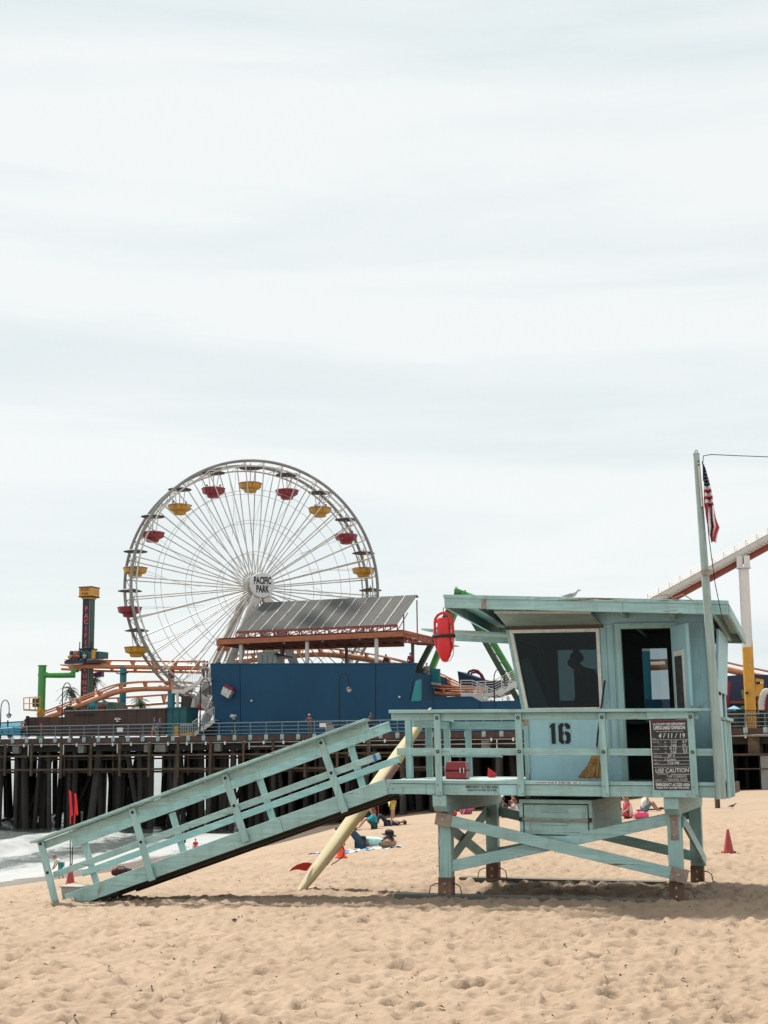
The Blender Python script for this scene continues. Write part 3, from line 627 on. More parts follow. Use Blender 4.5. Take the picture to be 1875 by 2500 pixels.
def PB(name, e0, e1, n0, n1, z0, z1, m, parent, **k):
    return MB().hexa([Pz(e0, n0, z0), Pz(e1, n0, z0), Pz(e1, n1, z0), Pz(e0, n1, z0), Pz(e0, n0, z1), Pz(e1, n0, z1), Pz(e1, n1, z1), Pz(e0, n1, z1)]).build(name, m, parent, **k)
PB('deck', E0, E1, 0.25, 34, 3.72, DECK, m_deckp, pier)
PB('edge_stringer', E0, E1, 0.02, 0.24, 3.50, 3.98, m_edge, pier)
PB('lower_stringer', E0, E1, 0.55, 0.85, 2.75, 3.42, m_tim, pier)
PB('inner_stringer', E0, E1, 4.0, 4.3, 2.75, 3.42, m_tim, pier)
MB().tube([Pz(E0, -.08, 3.42), Pz(E1, -.08, 3.36)], .045, 6).build('pipe', m_pipe, pier)
MB().tube([Pz(26, -.22, 3.02), Pz(66.3, -.22, 3.0), Pz(67.6, -.22, 3.36), Pz(70, -.22, 3.46), Pz(E1, -.22, 3.5)], .05, 6).build('pipe', m_pipe, pier)
pile_mesh = {}
def piling(e, n, r, lean, top=3.4, bot=-8.0):
    key = (round(r, 2),)
    if key not in pile_mesh:
        mb = MB(); h = 12.0
        mb.tube([(0, 0, -h), (random.uniform(-.03, .03), 0, -h * .6), (random.uniform(-.03, .03), .02, -h * .3), (0, 0, 0)], [r * 1.1, r * 1.06, r * 1.03, r], 9)
        pile_mesh[key] = mb.mesh('piling', m_pile, None, True)
    o = bpy.data.objects.new('piling', pile_mesh[key]); scene.collection.objects.link(o); o.parent = pier
    o.location = (e, n, top - SEA); o.rotation_euler = (random.uniform(-.02, .02), lean, random.random() * 6); TM[o.name] = TM[pier.name].copy()
for i in range(36):
    e = -14 + i * 2.72 + random.uniform(-.35, .35)
    for j, n in enumerate((0.9, 4.2, 8.2, 13.5, 20.0, 27.5, 33.0)):
        if j > 3 and i > 15: continue
        piling(e + random.uniform(-.3, .3) + j * .13, n, random.choice((.21, .25, .29, .33)), random.uniform(-.05, .05) + (random.choice((-.16, .14)) if random.random() < .22 else 0))
        if j == 0 and random.random() < .45: piling(e + random.uniform(.7, 1.9), n + random.uniform(.2, 1.8), random.choice((.21, .25)), random.uniform(-.18, .18))
    if i < 16:
        for n in (2.4, 6.3, 10.8, 16.6): piling(e + 1.36 + random.uniform(-.6, .6), n, random.choice((.21, .25, .29, .33)), random.uniform(-.08, .08))
    if i < 15 and i % 2: MB().bar(Pz(e, 5, -3.5), Pz(e + 2.7, 5.2, 2.3), .2, .3).build('cross_brace', m_tim, pier); MB().bar(Pz(e + 2.4, 14, -3.0), Pz(e - .4, 14, 2.3), .25, .35).build('cross_brace', m_tim, pier)
    if i % 2 == 0: PB('pile_cap', e - .18, e + .18, .5, 33, 2.3, 2.72, m_tim, pier)
for z in (2.34, 1.10): PB('catwalk_beam', E0, 46, -.36, -.24, z - .09, z + .09, m_beam, pier)
for z in (2.05, 0.85): PB('catwalk_beam', E0, 46, 1.9, 2.02, z - .09, z + .09, m_beam, pier)
e = -8.0
while e < 46:
    PB('catwalk_post', e, e + .2, -.55, -.37, .75 - random.random() * .5, 3.45, m_beam, pier); e += 3.05 + random.uniform(-.25, .25)
e = -7.0
while e < 46:
    PB('catwalk_post', e, e + .17, 1.7, 1.88, .5, 3.4, m_beam, pier); e += 2.6
# landward end: boarded bulkheads under the deck
PB('bulkhead', 17.5, E1, 24, 24.4, -8, 3.7, m_tim, pier)
for e_, w_, z0, z1 in ((66, 34, 1.82, 2.02), (64, 36, .75, .86)): MB().tube([Pz(e_, -.1, (z0 + z1) / 2), Pz(E1, -.1, (z0 + z1) / 2)], (z1 - z0) / 2, 8).build('pipe', m_beam, pier)
for e_ in (70.3, 76.5): PB('concrete_pier_post', e_, e_ + .8, .2, .9, -4, 2.0, mat('pier_concrete', (.30, .30, .29), .85, .2, 1.2, .3, 12) if e_ < 72 else bpy.data.materials['pier_concrete'], pier)
for e_ in (69.4,): PB('timber_bracket', e_, e_ + .9, .1, .8, 2.0, 3.5, m_beam, pier)
for i in range(40):                 # timbers that show dimly under the landward half
    e = 28 + i * 1.62 + random.uniform(-.4, .4); n = random.uniform(2, 16)
    PB('prop', e, e + .22, n, n + .22, -5.5, 3.4, m_pile, pier)
e = -6.8
while e < 92:                       # small white pipe clamps and hanging drain pipes
    PB('pipe_clamp', e, e + .14, -.15, -.02, 3.22, 3.5, m_white, pier)
    if random.random() < .22: PB('drain_pipe', e + .5, e + .58, -.1, -.02, 2.0 + random.random() * .8, 3.4, m_white, pier)
    e += 1.9
for e_, w_ in ((1.5, .7), (8.6, .6), (15.5, .6), (16.6, 1.1), (22.6, .6), (33.2, .7), (42.5, .8), (47.5, .7)): PB('junction_box', e_, e_ + w_, -.1, .45, 2.62, 3.3, mat('grey_box', (.17, .165, .15), .7, .3, 2) if e_ == 1.5 else bpy.data.materials['grey_box'], pier)
# ---- railing of the pier
prail = thing('pier_railing', 'grey blue steel railing along the pier edge', 'railing', Pz(0, 0, DECK), PANG)
k = 0; e = 1.455 - 1.5415 * 16
post_m = MB().box(-.03, .03, -.03, .03, -.1, 1.12).mesh('post', m_rail); brk_m = MB().box(-.17, .17, -.05, .02, -.36, .06).box(-.12, -.05, -.06, .01, -.44, -.36).box(.05, .12, -.06, .01, -.44, -.36).mesh('bracket', m_brk)
while e < 95:
    for nm, me_ in (('post', post_m), ('bracket', brk_m)):
        o = bpy.data.objects.new(nm, me_); scene.collection.objects.link(o); o.parent = prail; o.location = (e, 0, 0); TM[o.name] = TM[prail.name].copy()
    e += 1.5415
for z, r in ((1.13, .05), (.80, .03), (.48, .03), (.17, .03)): MB().tube([Pz(E0, .0, DECK + z), Pz(E1, .0, DECK + z)], r, 6).build('rail', m_rail, prail)
tag(PB('notice_plate', *(en(293, 1778, -.08)[0] - .3, en(293, 1778, -.08)[0] + .3), -.10, -.07, DECK + .5, DECK + .88, m_white, None), 'small white notice plate on the rail before the brown wall', 'sign')
ee = en(788, 1770, -.08)[0]; tag(PB('notice_plate', ee - .3, ee + .3, -.10, -.07, DECK + .62, DECK + .98, m_white, None), 'small white notice plate on the rail before the blue wall', 'sign')

# ================================================================== things standing on the pier
m_brown = mat('brown_hoarding', (0.062, 0.034, 0.026), 0.75, .3, .6, .2, 6, stretch=(1, 1, .3), dirt=(.04, .02, .016), dirt_amt=.4, dirt_scale=.7)
m_blue = mat('deep_blue_render', (0.003, 0.055, 0.122), 0.75, .12, .4, .15, 5, stretch=(1, 1, .4), dirt=(.012, .066, .128), dirt_amt=.4, dirt_scale=.5)
m_bluef = mat('blue_trim', (0.012, 0.07, 0.14), 0.7, .12, 1)
m_orange = mat('orange_steel', (0.36, 0.115, 0.05), 0.55, .16, 1.2, dirt=(.22, .07, .04), dirt_amt=.3, dirt_scale=1.5)
m_track = mat('salmon_orange_track', (0.62, 0.255, 0.125), 0.42, .12, 1.0, dirt=(.4, .14, .07), dirt_amt=.3, dirt_scale=1.2)
m_rust = mat('red_brown_steel', (0.26, 0.055, 0.035), 0.6, .2, 1.5)
m_col = mat('cream_column', (0.55, 0.54, 0.49), .6, .12, 1.5, dirt=(.3, .2, .12), dirt_amt=.3, dirt_scale=1.2)
m_tealc = mat('teal_column_paint', (0.02, 0.22, 0.27), .45, .12, 1.0)
m_teald = mat('dark_teal_box', (0.012, 0.10, 0.11), .6, .15, 1.2)
m_green = mat('leaf_green_steel', (0.055, 0.29, 0.06), .4, .15, .8)
m_dkgreen = mat('dark_green_steel', (0.035, 0.07, 0.03), .5, .3, 1)
m_yel = mat('golden_yellow_paint', (0.62, 0.30, 0.03), .45, .15, 1.2, dirt=(.45, .2, .02), dirt_amt=.3, dirt_scale=1.4)
m_maroon = mat('maroon_paint', (0.20, 0.012, 0.035), .5, .15, 1)
m_lamp = mat('lamp_glass', (0.55, 0.57, 0.55), .25, .05, 2)
m_navy = mat('navy_paint', (0.014, 0.026, 0.07), .5, .2, 1)
m_skyb = mat('light_blue_canvas', (0.14, 0.38, 0.52), .6, .15, 1.2)
m_person = {}
def KP(pts, n, depth, z=None): return [K(x, y, n) for x, y in pts], PN * depth
def slab(name, pts, n, depth, m, parent=None, **k):
    p, v = KP(pts, n, depth); return MB().prism(p, v).build(name, m, parent, **k)
def base(x, y, n): return K(x, y, n)
def kbar(p, q, n, w, h, m, name, parent, n2=None): return MB().bar(K(*p, n), K(*q, n if n2 is None else n2), w, h).build(name, m, parent)
# ---- brown hoarding
bh = thing('brown_hoarding', 'dark brown boarded wall on the pier beneath the coaster', 'wall', base(235, 1797, 6), PANG)
slab('panel', [(66, 1797), (66, 1751), (120, 1750.5), (120, 1797)], 6, .2, m_brown, bh); slab('panel', [(120.6, 1797), (120.6, 1751), (160, 1750.5), (160, 1797)], 6, .2, m_brown, bh)
xs = [160, 182, 206, 230, 256, 282, 308, 333, 358, 382, 404]
for a, b_ in zip(xs, xs[1:]):
    ta = 1736 - (a - 160) * .028; tb = 1736 - (b_ - 160) * .028
    slab('panel', [(a + .4, 1797), (a + .4, ta), (b_, tb), (b_, 1797)], 6.02, .2, m_brown, bh)
slab('coping', [(159, 1737), (159, 1734.5), (405, 1727.8), (405, 1730)], 5.9, .4, mat('pale_coping', (.3, .29, .27), .6, .2, 2), bh)
slab('end_post', [(63, 1800), (63, 1748), (68, 1748), (68, 1800)], 5.9, .3, m_tim, bh)
for y in (1744, 1746): slab('slot', [(182, y), (230, y - 1), (230, y + .7), (182, y + 1.7)], 5.97, .1, m_black, bh)
slab('red_notice', [(97, 1766), (103, 1766), (103, 1773), (97, 1773)], 5.95, .06, m_red, bh)
wl = thing('wall_light', 'small white floodlight pair fixed on the brown wall', 'wall light', base(286, 1756, 5.9), PANG)
for dx in (-4, 4): slab('lamp_head', [(286 + dx - 2, 1754), (286 + dx + 2, 1754), (286 + dx + 2.5, 1757), (286 + dx - 2.5, 1757)], 5.5, .3, m_white, wl)
slab('lamp_bracket', [(281, 1752), (291, 1752), (291, 1753.4), (281, 1753.4)], 5.7, .3, m_steel, wl); slab('lamp_cup', [(284, 1759), (288, 1759), (289, 1762), (283, 1762)], 5.6, .3, m_white, wl)
# ---- blue building
bb = thing('blue_building', 'large plain deep blue building with slanted ends on the pier', 'building', base(770, 1798, 8), PANG)
BY = lambda x: 1621 - (x - 513) * .002
for a, b_, la, lb in ((513, 585, 11, 2), (586.6, 916.4, 2, 0), (918, 1015, 0, -15)):
    slab('wall_panel', [(a, BY(a)), (b_, BY(b_)), (b_ + (lb if lb > 0 else lb), 1708 if b_ == 1015 else 1800), (a + la, 1800)] if b_ != 1015 else [(918, 1620), (1015, 1620), (1000, 1708), (1000, 1800), (918, 1800)], 7, .35, m_blue, bb)
for x, dx in ((585.8, 2), (917.2, 0)): slab('joint_channel', [(x - 1, 1620), (x + 1, 1620), (x + 1 + dx, 1800), (x - 1 + dx, 1800)], 7.08, .2, m_navy, bb)
e0, _ = en(520, 1700, 7.4); e1, _ = en(1008, 1700, 7.4)
PB('building_body', e0 + .3, e1 - .3, 7.4, 19, DECK, 9.7, m_blue, bb)
slab('parapet_cap', [(512, 1622), (512, 1619.5), (1016, 1618), (1016, 1620.6)], 6.95, .45, m_bluef, bb)
for x, y in ((614, 1711), (975, 1702)):
    MB().ball(K(x, y, 6.9), .12, 8).build('globe_lamp', m_lamp, bb, smooth=True)
cb = thing('cube_sculpture', 'tilted steel cube box fixed on the blue wall', 'sign', base(552, 1702, 6.9), PANG)
q = [K(537, 1692, 6.6), K(547, 1671, 6.6), K(568, 1682, 6.6), K(557, 1704, 6.6)]
MB().prism([K(538.5, 1694, 6.3), K(545, 1676, 6.3), K(566.5, 1687, 6.3), K(556, 1705, 6.3)], PN * .6).build('face_panel', mat('brushed_steel_face', (.5, .48, .45), .35, .3, 2, metal=.3, dirt=(.3, .25, .22), dirt_amt=.5, dirt_scale=1.5), cb)
MB().prism([K(545, 1675, 6.3), K(548, 1670, 6.3), K(569, 1681, 6.3), K(567, 1686.5, 6.3)], PN * .6).build('top_panel', m_maroon, cb)
MB().prism([K(536.5, 1693, 6.3), K(547, 1670, 6.3), K(545, 1676, 6.3), K(538.5, 1694, 6.3)], PN * .6).build('side_panel', m_black, cb)
MB().bar(K(553, 1683, 6.28), K(557.5, 1703, 6.28), .06, .1).build('cross_strip', m_white, cb); MB().bar(K(541, 1687, 6.28), K(563, 1694, 6.28), .06, .1).build('cross_strip', m_white, cb)
# teal fin and low blue wall to the right of it
slab_fin = slab('teal_fin_wall', [(1015, 1662), (1025, 1658), (1025, 1712), (1003, 1712)], 6.95, .5, mat('bright_teal_panel', (.015, .24, .27), .5, .1, 1)); tag(slab_fin, 'bright teal slanted fin wall at the right end of the blue building', 'wall')
lw_ = thing('low_blue_wall', 'low deep blue wall running right from the blue building', 'wall', base(1130, 1798, 7), PANG)
slab('wall_panel', [(1000.4, 1710.4), (1060, 1709.6), (1060, 1799), (1000.4, 1799)], 7, .3, m_blue, lw_); slab('wall_panel', [(1060.5, 1703), (1150, 1701.5), (1170, 1712), (1170, 1798), (1060.5, 1798)], 6.9, .4, m_blue, lw_)
slab('wall_panel', [(1170.5, 1712.5), (1268, 1710), (1290, 1797), (1170.5, 1798)], 7, .3, m_blue, lw_); slab('wall_panel', [(1291, 1712), (1760, 1705), (1760, 1790), (1291, 1797)], 7.3, .3, m_blue, lw_)
slab('wall_cap', [(1060, 1703.5), (1060, 1701.5), (1150, 1700), (1170, 1711), (1170, 1713), (1150, 1702)], 6.8, .6, m_bluef, lw_)
# ---- solar canopy
sc = thing('solar_canopy', 'orange steel canopy with a tilted bank of solar panels above the blue building', 'solar canopy', base(770, 1620, 8.5), PANG)
kbar((531, 1568), (985, 1547.5), 8.3, .3, .48, m_orange, 'front_beam', sc)
for x in (531.5, 985): MB().bar(K(x, 1568 - (x - 531) * .045, 8.3), K(x, 1568 - (x - 531) * .045, 8.3) + PN * 8, .3, .58).build('end_beam', m_orange, sc)
a, b_ = K(531, 1568, 16.2), K(985, 1547.5, 16.2); zf = K(758, 1558, 8.3).z
MB().bar(Pz((a - P0).dot(PE), 16.3, zf), Pz((b_ - P0).dot(PE), 16.3, zf - .2), .3, .58).build('rear_beam', m_orange, sc)
ea, za = en(531, 1568, 8.3); eb, zb = en(985, 1547.5, 8.3)
n_ = 16
for i in range(1, n_):
    e = ea + (eb - ea) * i / n_; z = za + (zb - za) * i / n_
    MB().bar(Pz(e, 8.5, z - .05), Pz(e, 16.1, z - .05), .16, .36).build('purlin', m_rust, sc)
for i in range(34):
    e = ea + (eb - ea) * (i + .03) / 34; ew = (eb - ea) / 34 * .95; z = za + (zb - za) * i / 34 + .32
    PB('roof_sheet', e, e + ew, 8.2, 16.4, z, z + .06, m_rust, sc)
for x, n, yb in ((588, 8.6, 1622), (750, 8.6, 1622), (919.5, 8.6, 1622), (691, 16, 1626), (846, 16, 1626), (1008, 16, 1626)):
    p = K(x, yb, n); z = za + (zb - za) * ((p - P0).dot(PE) - ea) / (eb - ea) - .3
    MB().tube([V(p.x, p.y, 9.6), V(p.x, p.y, z)], .2 if n < 10 else .17, 10).build('column', m_col if n < 10 else mat('grey_column', (.2, .18, .16), .6) if x == 691 else bpy.data.materials['grey_column'], sc, smooth=True)
for x, y in ((605, 1573), (694, 1572), (788, 1567), (877, 1563), (531 + 480, 1560)):
    MB().lathe([(.03, .3), (.05, .15), (.16, 0), (.0, -.02)], K(x, y, 9.0), 8).build('pendant_lamp', m_white, sc)
# the tilted bank itself
BL, BR, TR_, TL_ = K(576, 1541, 8.7), K(970, 1524, 8.7), K(1020, 1452, 15.2), K(653, 1468, 15.2)
TL_ = BL + (TR_ - BR) + V(0, 0, -.0)
m_pv, t, b = nodes_of('solar_cells'); l = t.links.new
tc_ = t.nodes.new('ShaderNodeTexCoord')
w1 = t.nodes.new('ShaderNodeTexBrick'); w1.offset = 0; w1.inputs['Scale'].default_value = 1; w1.inputs['Mortar Size'].default_value = .018; w1.inputs['Brick Width'].default_value = .26; w1.inputs['Row Height'].default_value = .26
w1.inputs['Color1'].default_value = (.07, .071, .07, 1); w1.inputs['Color2'].default_value = (.088, .087, .084, 1); w1.inputs['Mortar'].default_value = (.22, .22, .205, 1)
uvn = t.nodes.new('ShaderNodeUVMap'); l(uvn.outputs[0], w1.inputs['Vector'])
n_1 = t.nodes.new('ShaderNodeTexNoise'); n_1.inputs['Scale'].default_value = .35; n_1.inputs['Detail'].default_value = 3; l(tc_.outputs['Object'], n_1.inputs['Vector'])
mx = t.nodes.new('ShaderNodeMixRGB'); mx.blend_type = 'MULTIPLY'; mx.inputs[0].default_value = .5; l(w1.outputs[0], mx.inputs[1]); l(n_1.outputs['Fac'], mx.inputs[2]); l(w1.outputs[0], b.inputs['Base Color'])
b.inputs['Roughness'].default_value = .85; b.inputs['Specular IOR Level'].default_value = .05
upv = (TR_ - BR); alv = (BR - BL); nrm = alv.cross(upv).normalized(); cols = 13
for i in range(cols):
    f0, f1 = i / cols + .0035, (i + 1) / cols - .0035
    p = [BL + alv * f0, BL + alv * f1, BL + alv * f1 + upv, BL + alv * f0 + upv]
    o = MB().prism(p, nrm * -.06).build('solar_panel', m_pv, sc)
    uv = o.data.uv_layers.new(name='UVMap')
    for lp in o.data.loops:
        co = TM[sc.name] @ o.data.vertices[lp.vertex_index].co; uv.data[lp.index].uv = ((co - BL).dot(alv.normalized()), (co - BL).dot(upv.normalized()))
m_pvf = mat('panel_frame_metal', (.26, .26, .24), .6, .1, 2)
for i in range(1, cols): MB().bar(BL + alv * (i / cols) + nrm * .02, BL + alv * (i / cols) + upv + nrm * .02, .05 if i % 2 else .09, .04, nrm).build('frame_rail', m_pvf, sc)
MB().bar(BL - nrm * .15, BR - nrm * .15, .14, .2).build('eave_beam', m_rust, sc)
MB().bar(TL_ - nrm * .2, TR_ - nrm * .2, .14, .2).build('ridge_beam', m_rust, sc)
zr = lambda p: za + (zb - za) * ((p - P0).dot(PE) - ea) / (eb - ea) + .35
for i in range(13):
    p = BL.lerp(BR, i / 12) - V(0, 0, .2); g = V(p.x, p.y, zr(p)); MB().bar(g, p, .12, .12).build('strut', m_rust, sc)
    r_ = p + upv * .95 - V(0, 0, .2); MB().bar(V(r_.x, r_.y, zr(r_)), r_, .12, .12).build('strut', m_rust, sc)
    MB().bar(V(p.x, p.y, zr(p)), p + upv * .5 - V(0, 0, .15), .06, .06).build('brace', m_rust, sc)
    if i < 12: qn = BL.lerp(BR, (i + 1) / 12) - V(0, 0, .2); MB().bar(g, qn if i % 2 else qn, .08, .08).build('brace', m_rust, sc)
# truss walkway to the right of it
tw = thing('truss_bridge', 'rust red open truss bridge reaching right from the solar canopy', 'bridge', base(1030, 1570, 8.5), PANG)
for y0, y1 in ((1548, 1560), (1567, 1575)):
    kbar((986, y0), (1090, y1 - (4 if y0 > 1560 else 0)), 8.5, .12, .14, m_rust, 'chord', tw)
for i in range(9):
    x0 = 988 + i * 11; ya = 1548 + (x0 - 986) * .115; yb_ = 1567 + (x0 - 986) * .04
    kbar((x0, ya), (x0 + 11, yb_ + .4), 8.5, .07, .08, m_rust, 'web', tw); kbar((x0, ya), (x0, yb_), 8.5, .07, .08, m_rust, 'web', tw)
slab('bridge_floor', [(986, 1566), (1090, 1570), (1090, 1572), (986, 1568)], 8.6, 4, m_rust, tw)
# kiosk on the roof
kk = thing('roof_kiosk', 'small pale grey arched booth under the solar canopy', 'booth', base(657, 1621, 11), PANG)
slab('body', [(629, 1622), (629, 1597), (640, 1591.5), (655, 1590), (668, 1592), (675, 1597), (675, 1622)], 11, 2, mat('pale_grey_panel', (.5, .51, .5), .5, .08, 1.5), kk)
for x in (640, 652, 664): slab('panel_line', [(x, 1621), (x, 1600), (x + .8, 1600), (x + .8, 1621)], 10.96, .1, mat('grey_seam', (.2, .2, .2)) if x == 640 else bpy.data.materials['grey_seam'], kk)
slab('awning', [(668, 1596), (700, 1601), (700, 1604), (668, 1599)], 10.5, 1.5, m_black, kk)
# ================================================================== people
m_skin = mat('skin', (0.42, 0.235, 0.16), .55, .06, 4); m_skin2 = mat('tanned_skin', (0.27, 0.14, 0.09), .55, .06, 4)
m_hair_d = mat('dark_hair', (0.02, 0.014, 0.011), .6, .2, 12); m_hair_b = mat('fair_hair', (0.32, 0.17, 0.075), .6, .25, 14); m_hair_r = mat('auburn_hair', (0.19, 0.075, 0.035), .6, .25, 14)
_cloth = {}
def cloth(c):
    k_ = tuple(round(x, 3) for x in c)
    if k_ not in _cloth: _cloth[k_] = mat('cloth_%d' % len(_cloth), c, .85, .14, 6, .2, 50)
    return _cloth[k_]
RAD = dict(pelvis=.125, spine=.115, chest=.135, neck=.055, chin=.062, head=.098, top=.07, nose=.022, lsh=.068, rsh=.068, lel=.045, rel=.045, lwr=.033, rwr=.033, lha=.038, rha=.038, lth=.018, rth=.018,
           lhip=.092, rhip=.092, lkn=.06, rkn=.06, lan=.042, ran=.042, lto=.034, rto=.034)
EDG = [('pelvis', 'spine'), ('spine', 'chest'), ('chest', 'neck'), ('neck', 'chin'), ('chin', 'head'), ('head', 'top'), ('head', 'nose')]
for s_ in 'lr': EDG += [('chest', s_ + 'sh'), (s_ + 'sh', s_ + 'el'), (s_ + 'el', s_ + 'wr'), (s_ + 'wr', s_ + 'ha'), (s_ + 'wr', s_ + 'th'), ('pelvis', s_ + 'hip'), (s_ + 'hip', s_ + 'kn'), (s_ + 'kn', s_ + 'an'), (s_ + 'an', s_ + 'to')]
def skinned(name, J, keys, scale, grow, m, parent, add=0.0, root='pelvis', over=None):
    idx = {k_: i for i, k_ in enumerate(keys)}; es = [(idx[a], idx[b_]) for a, b_ in EDG if a in idx and b_ in idx]
    me = bpy.data.meshes.new(name); Mi = TM[parent.name].inverted(); me.from_pydata([tuple(Mi @ J[k_]) for k_ in keys], es, []); me.materials.append(m)
    o = bpy.data.objects.new(name, me); scene.collection.objects.link(o); o.parent = parent; TM[o.name] = TM[parent.name].copy()
    md = o.modifiers.new('skin', 'SKIN'); md.use_smooth_shade = True
    sv = me.skin_vertices[0].data
    for k_, i in idx.items():
        r = ((over or {}).get(k_, RAD[k_]) * grow + add) * scale; f = 1.25 if k_ in ('pelvis', 'spine', 'chest') else 1.0
        sv[i].radius = (r, r); sv[i].use_root = (k_ == (root if root in idx else keys[0]))
    ss = o.modifiers.new('subd', 'SUBSURF'); ss.levels = 1; ss.render_levels = 1
    return o
POSE = {}
_st = dict(pelvis=(0, 0, .95), spine=(.01, 0, 1.12), chest=(.0, 0, 1.31), neck=(0, 0, 1.46), chin=(.025, 0, 1.54), head=(.01, 0, 1.64), top=(-.005, 0, 1.70), nose=(.115, 0, 1.61))
for s_, q in (('l', 1), ('r', -1)):
    _st.update({s_ + 'sh': (0, .17 * q, 1.39), s_ + 'el': (-.02, .23 * q, 1.12), s_ + 'wr': (.06, .25 * q, .88), s_ + 'ha': (.09, .25 * q, .78), s_ + 'th': (.12, .22 * q, .83), s_ + 'hip': (0, .085 * q, .9), s_ + 'kn': (.03, .1 * q, .5), s_ + 'an': (-.01, .1 * q, .09), s_ + 'to': (.15, .12 * q, .035)})
POSE['stand'] = _st
def var(b_, **k_): d = dict(b_); d.update(k_); return d
POSE['walk'] = var(_st, lkn=(.2, .09, .53), lan=(.18, .09, .12), lto=(.33, .1, .06), rkn=(-.02, -.09, .5), ran=(-.3, -.09, .14), rto=(-.2, -.1, .04), lel=(-.14, .23, 1.14), lwr=(-.12, .24, .9), lha=(-.1, .24, .8), lth=(-.06, .21, .84), rel=(.1, -.22, 1.13), rwr=(.26, -.2, .98), rha=(.34, -.18, .94), rth=(.3, -.15, .99))
POSE['lean'] = var(_st, chest=(.1, 0, 1.28), neck=(.17, 0, 1.42), chin=(.21, 0, 1.49), head=(.21, 0, 1.59), top=(.2, 0, 1.65), nose=(.31, 0, 1.55), lsh=(.1, .17, 1.36), rsh=(.1, -.17, 1.36), lel=(.22, .27, 1.15), rel=(.22, -.27, 1.15), lwr=(.42, .22, 1.15), rwr=(.42, -.22, 1.15), lha=(.5, .2, 1.15), rha=(.5, -.2, 1.15), lth=(.46, .16, 1.18), rth=(.46, -.16, 1.18))
POSE['phone'] = var(_st, lel=(.08, .2, 1.12), lwr=(.28, .08, 1.24), lha=(.33, .05, 1.3), lth=(.3, .1, 1.3), rel=(.08, -.2, 1.12), rwr=(.28, -.08, 1.24), rha=(.33, -.05, 1.3), rth=(.3, -.1, 1.3), chin=(.05, 0, 1.53), nose=(.12, 0, 1.58))
POSE['bend'] = var(_st, pelvis=(0, 0, .9), spine=(.12, 0, 1.03), chest=(.28, 0, 1.16), neck=(.4, 0, 1.26), chin=(.47, 0, 1.3), head=(.5, 0, 1.39), top=(.5, 0, 1.45), nose=(.6, 0, 1.34), lsh=(.3, .17, 1.19), rsh=(.3, -.17, 1.19), lel=(.34, .22, .93), rel=(.36, -.22, .93), lwr=(.45, .2, .7), rwr=(.5, -.2, .72), lha=(.49, .19, .61), rha=(.56, -.19, .64), lth=(.52, .16, .67), rth=(.58, -.16, .7), lkn=(.14, .1, .5), lan=(.04, .1, .09), lto=(.19, .12, .035), rkn=(.06, -.1, .48), ran=(-.12, -.1, .1), rto=(.03, -.12, .035))
_sit = dict(pelvis=(0, 0, .13), spine=(.03, 0, .3), chest=(.07, 0, .5), neck=(.12, 0, .64), chin=(.17, 0, .70), head=(.17, 0, .80), top=(.16, 0, .86), nose=(.275, 0, .77))
for s_, q in (('l', 1), ('r', -1)):
    _sit.update({s_ + 'sh': (.08, .17 * q, .58), s_ + 'el': (.26, .2 * q, .4), s_ + 'wr': (.44, .08 * q, .42), s_ + 'ha': (.5, .02 * q, .43), s_ + 'th': (.48, .05 * q, .47), s_ + 'hip': (.05, .09 * q, .12), s_ + 'kn': (.42, .12 * q, .46), s_ + 'an': (.72, .1 * q, .08), s_ + 'to': (.88, .11 * q, .045)})
POSE['sit'] = _sit
POSE['sit_flat'] = var(_sit, lkn=(.45, .12, .14), rkn=(.45, -.12, .2), lan=(.85, .12, .06), ran=(.82, -.1, .07), lto=(.9, .12, .16), rto=(.88, -.1, .17), lwr=(.3, .1, .2), rwr=(.3, -.1, .22), lha=(.38, .06, .18), rha=(.38, -.06, .2), lth=(.37, .1, .22), rth=(.37, -.1, .24), lel=(.12, .23, .34), rel=(.12, -.23, .34))
_lie = dict(pelvis=(0, 0, .11), spine=(-.18, 0, .12), chest=(-.37, 0, .14), neck=(-.52, 0, .15), chin=(-.6, 0, .19), head=(-.7, 0, .17), top=(-.77, 0, .16), nose=(-.68, 0, .28))
for s_, q in (('l', 1), ('r', -1)):
    _lie.update({s_ + 'sh': (-.45, .17 * q, .13), s_ + 'el': (-.66, .34 * q, .12), s_ + 'wr': (-.78, .16 * q, .1), s_ + 'ha': (-.8, .08 * q, .09), s_ + 'th': (-.75, .1 * q, .1), s_ + 'hip': (.04, .09 * q, .11), s_ + 'kn': (.37, .1 * q, .5), s_ + 'an': (.52, .1 * q, .09), s_ + 'to': (.68, .11 * q, .05)})
POSE['lie'] = _lie
POSE['ride'] = var(_sit, pelvis=(0, 0, .12), spine=(-.02, 0, .3), chest=(-.02, 0, .5), neck=(0, 0, .64), chin=(.03, 0, .7), head=(.02, 0, .8), top=(.0, 0, .86), nose=(.12, 0, .78), lsh=(-.01, .17, .58), rsh=(-.01, -.17, .58), lel=(.06, .2, .36), rel=(.06, -.2, .36), lwr=(.2, .12, .48), rwr=(.2, -.12, .48), lha=(.22, .1, .56), rha=(.22, -.1, .56), lth=(.2, .14, .55), rth=(.2, -.14, .55), lkn=(.44, .12, .12), rkn=(.44, -.12, .12), lan=(.5, .12, -.3), ran=(.5, -.12, -.3), lto=(.62, .13, -.36), rto=(.62, -.13, -.36))
TOPK = ['pelvis', 'spine', 'chest', 'lsh', 'rsh']; LEGK = ['pelvis', 'lhip', 'rhip', 'lkn', 'rkn']
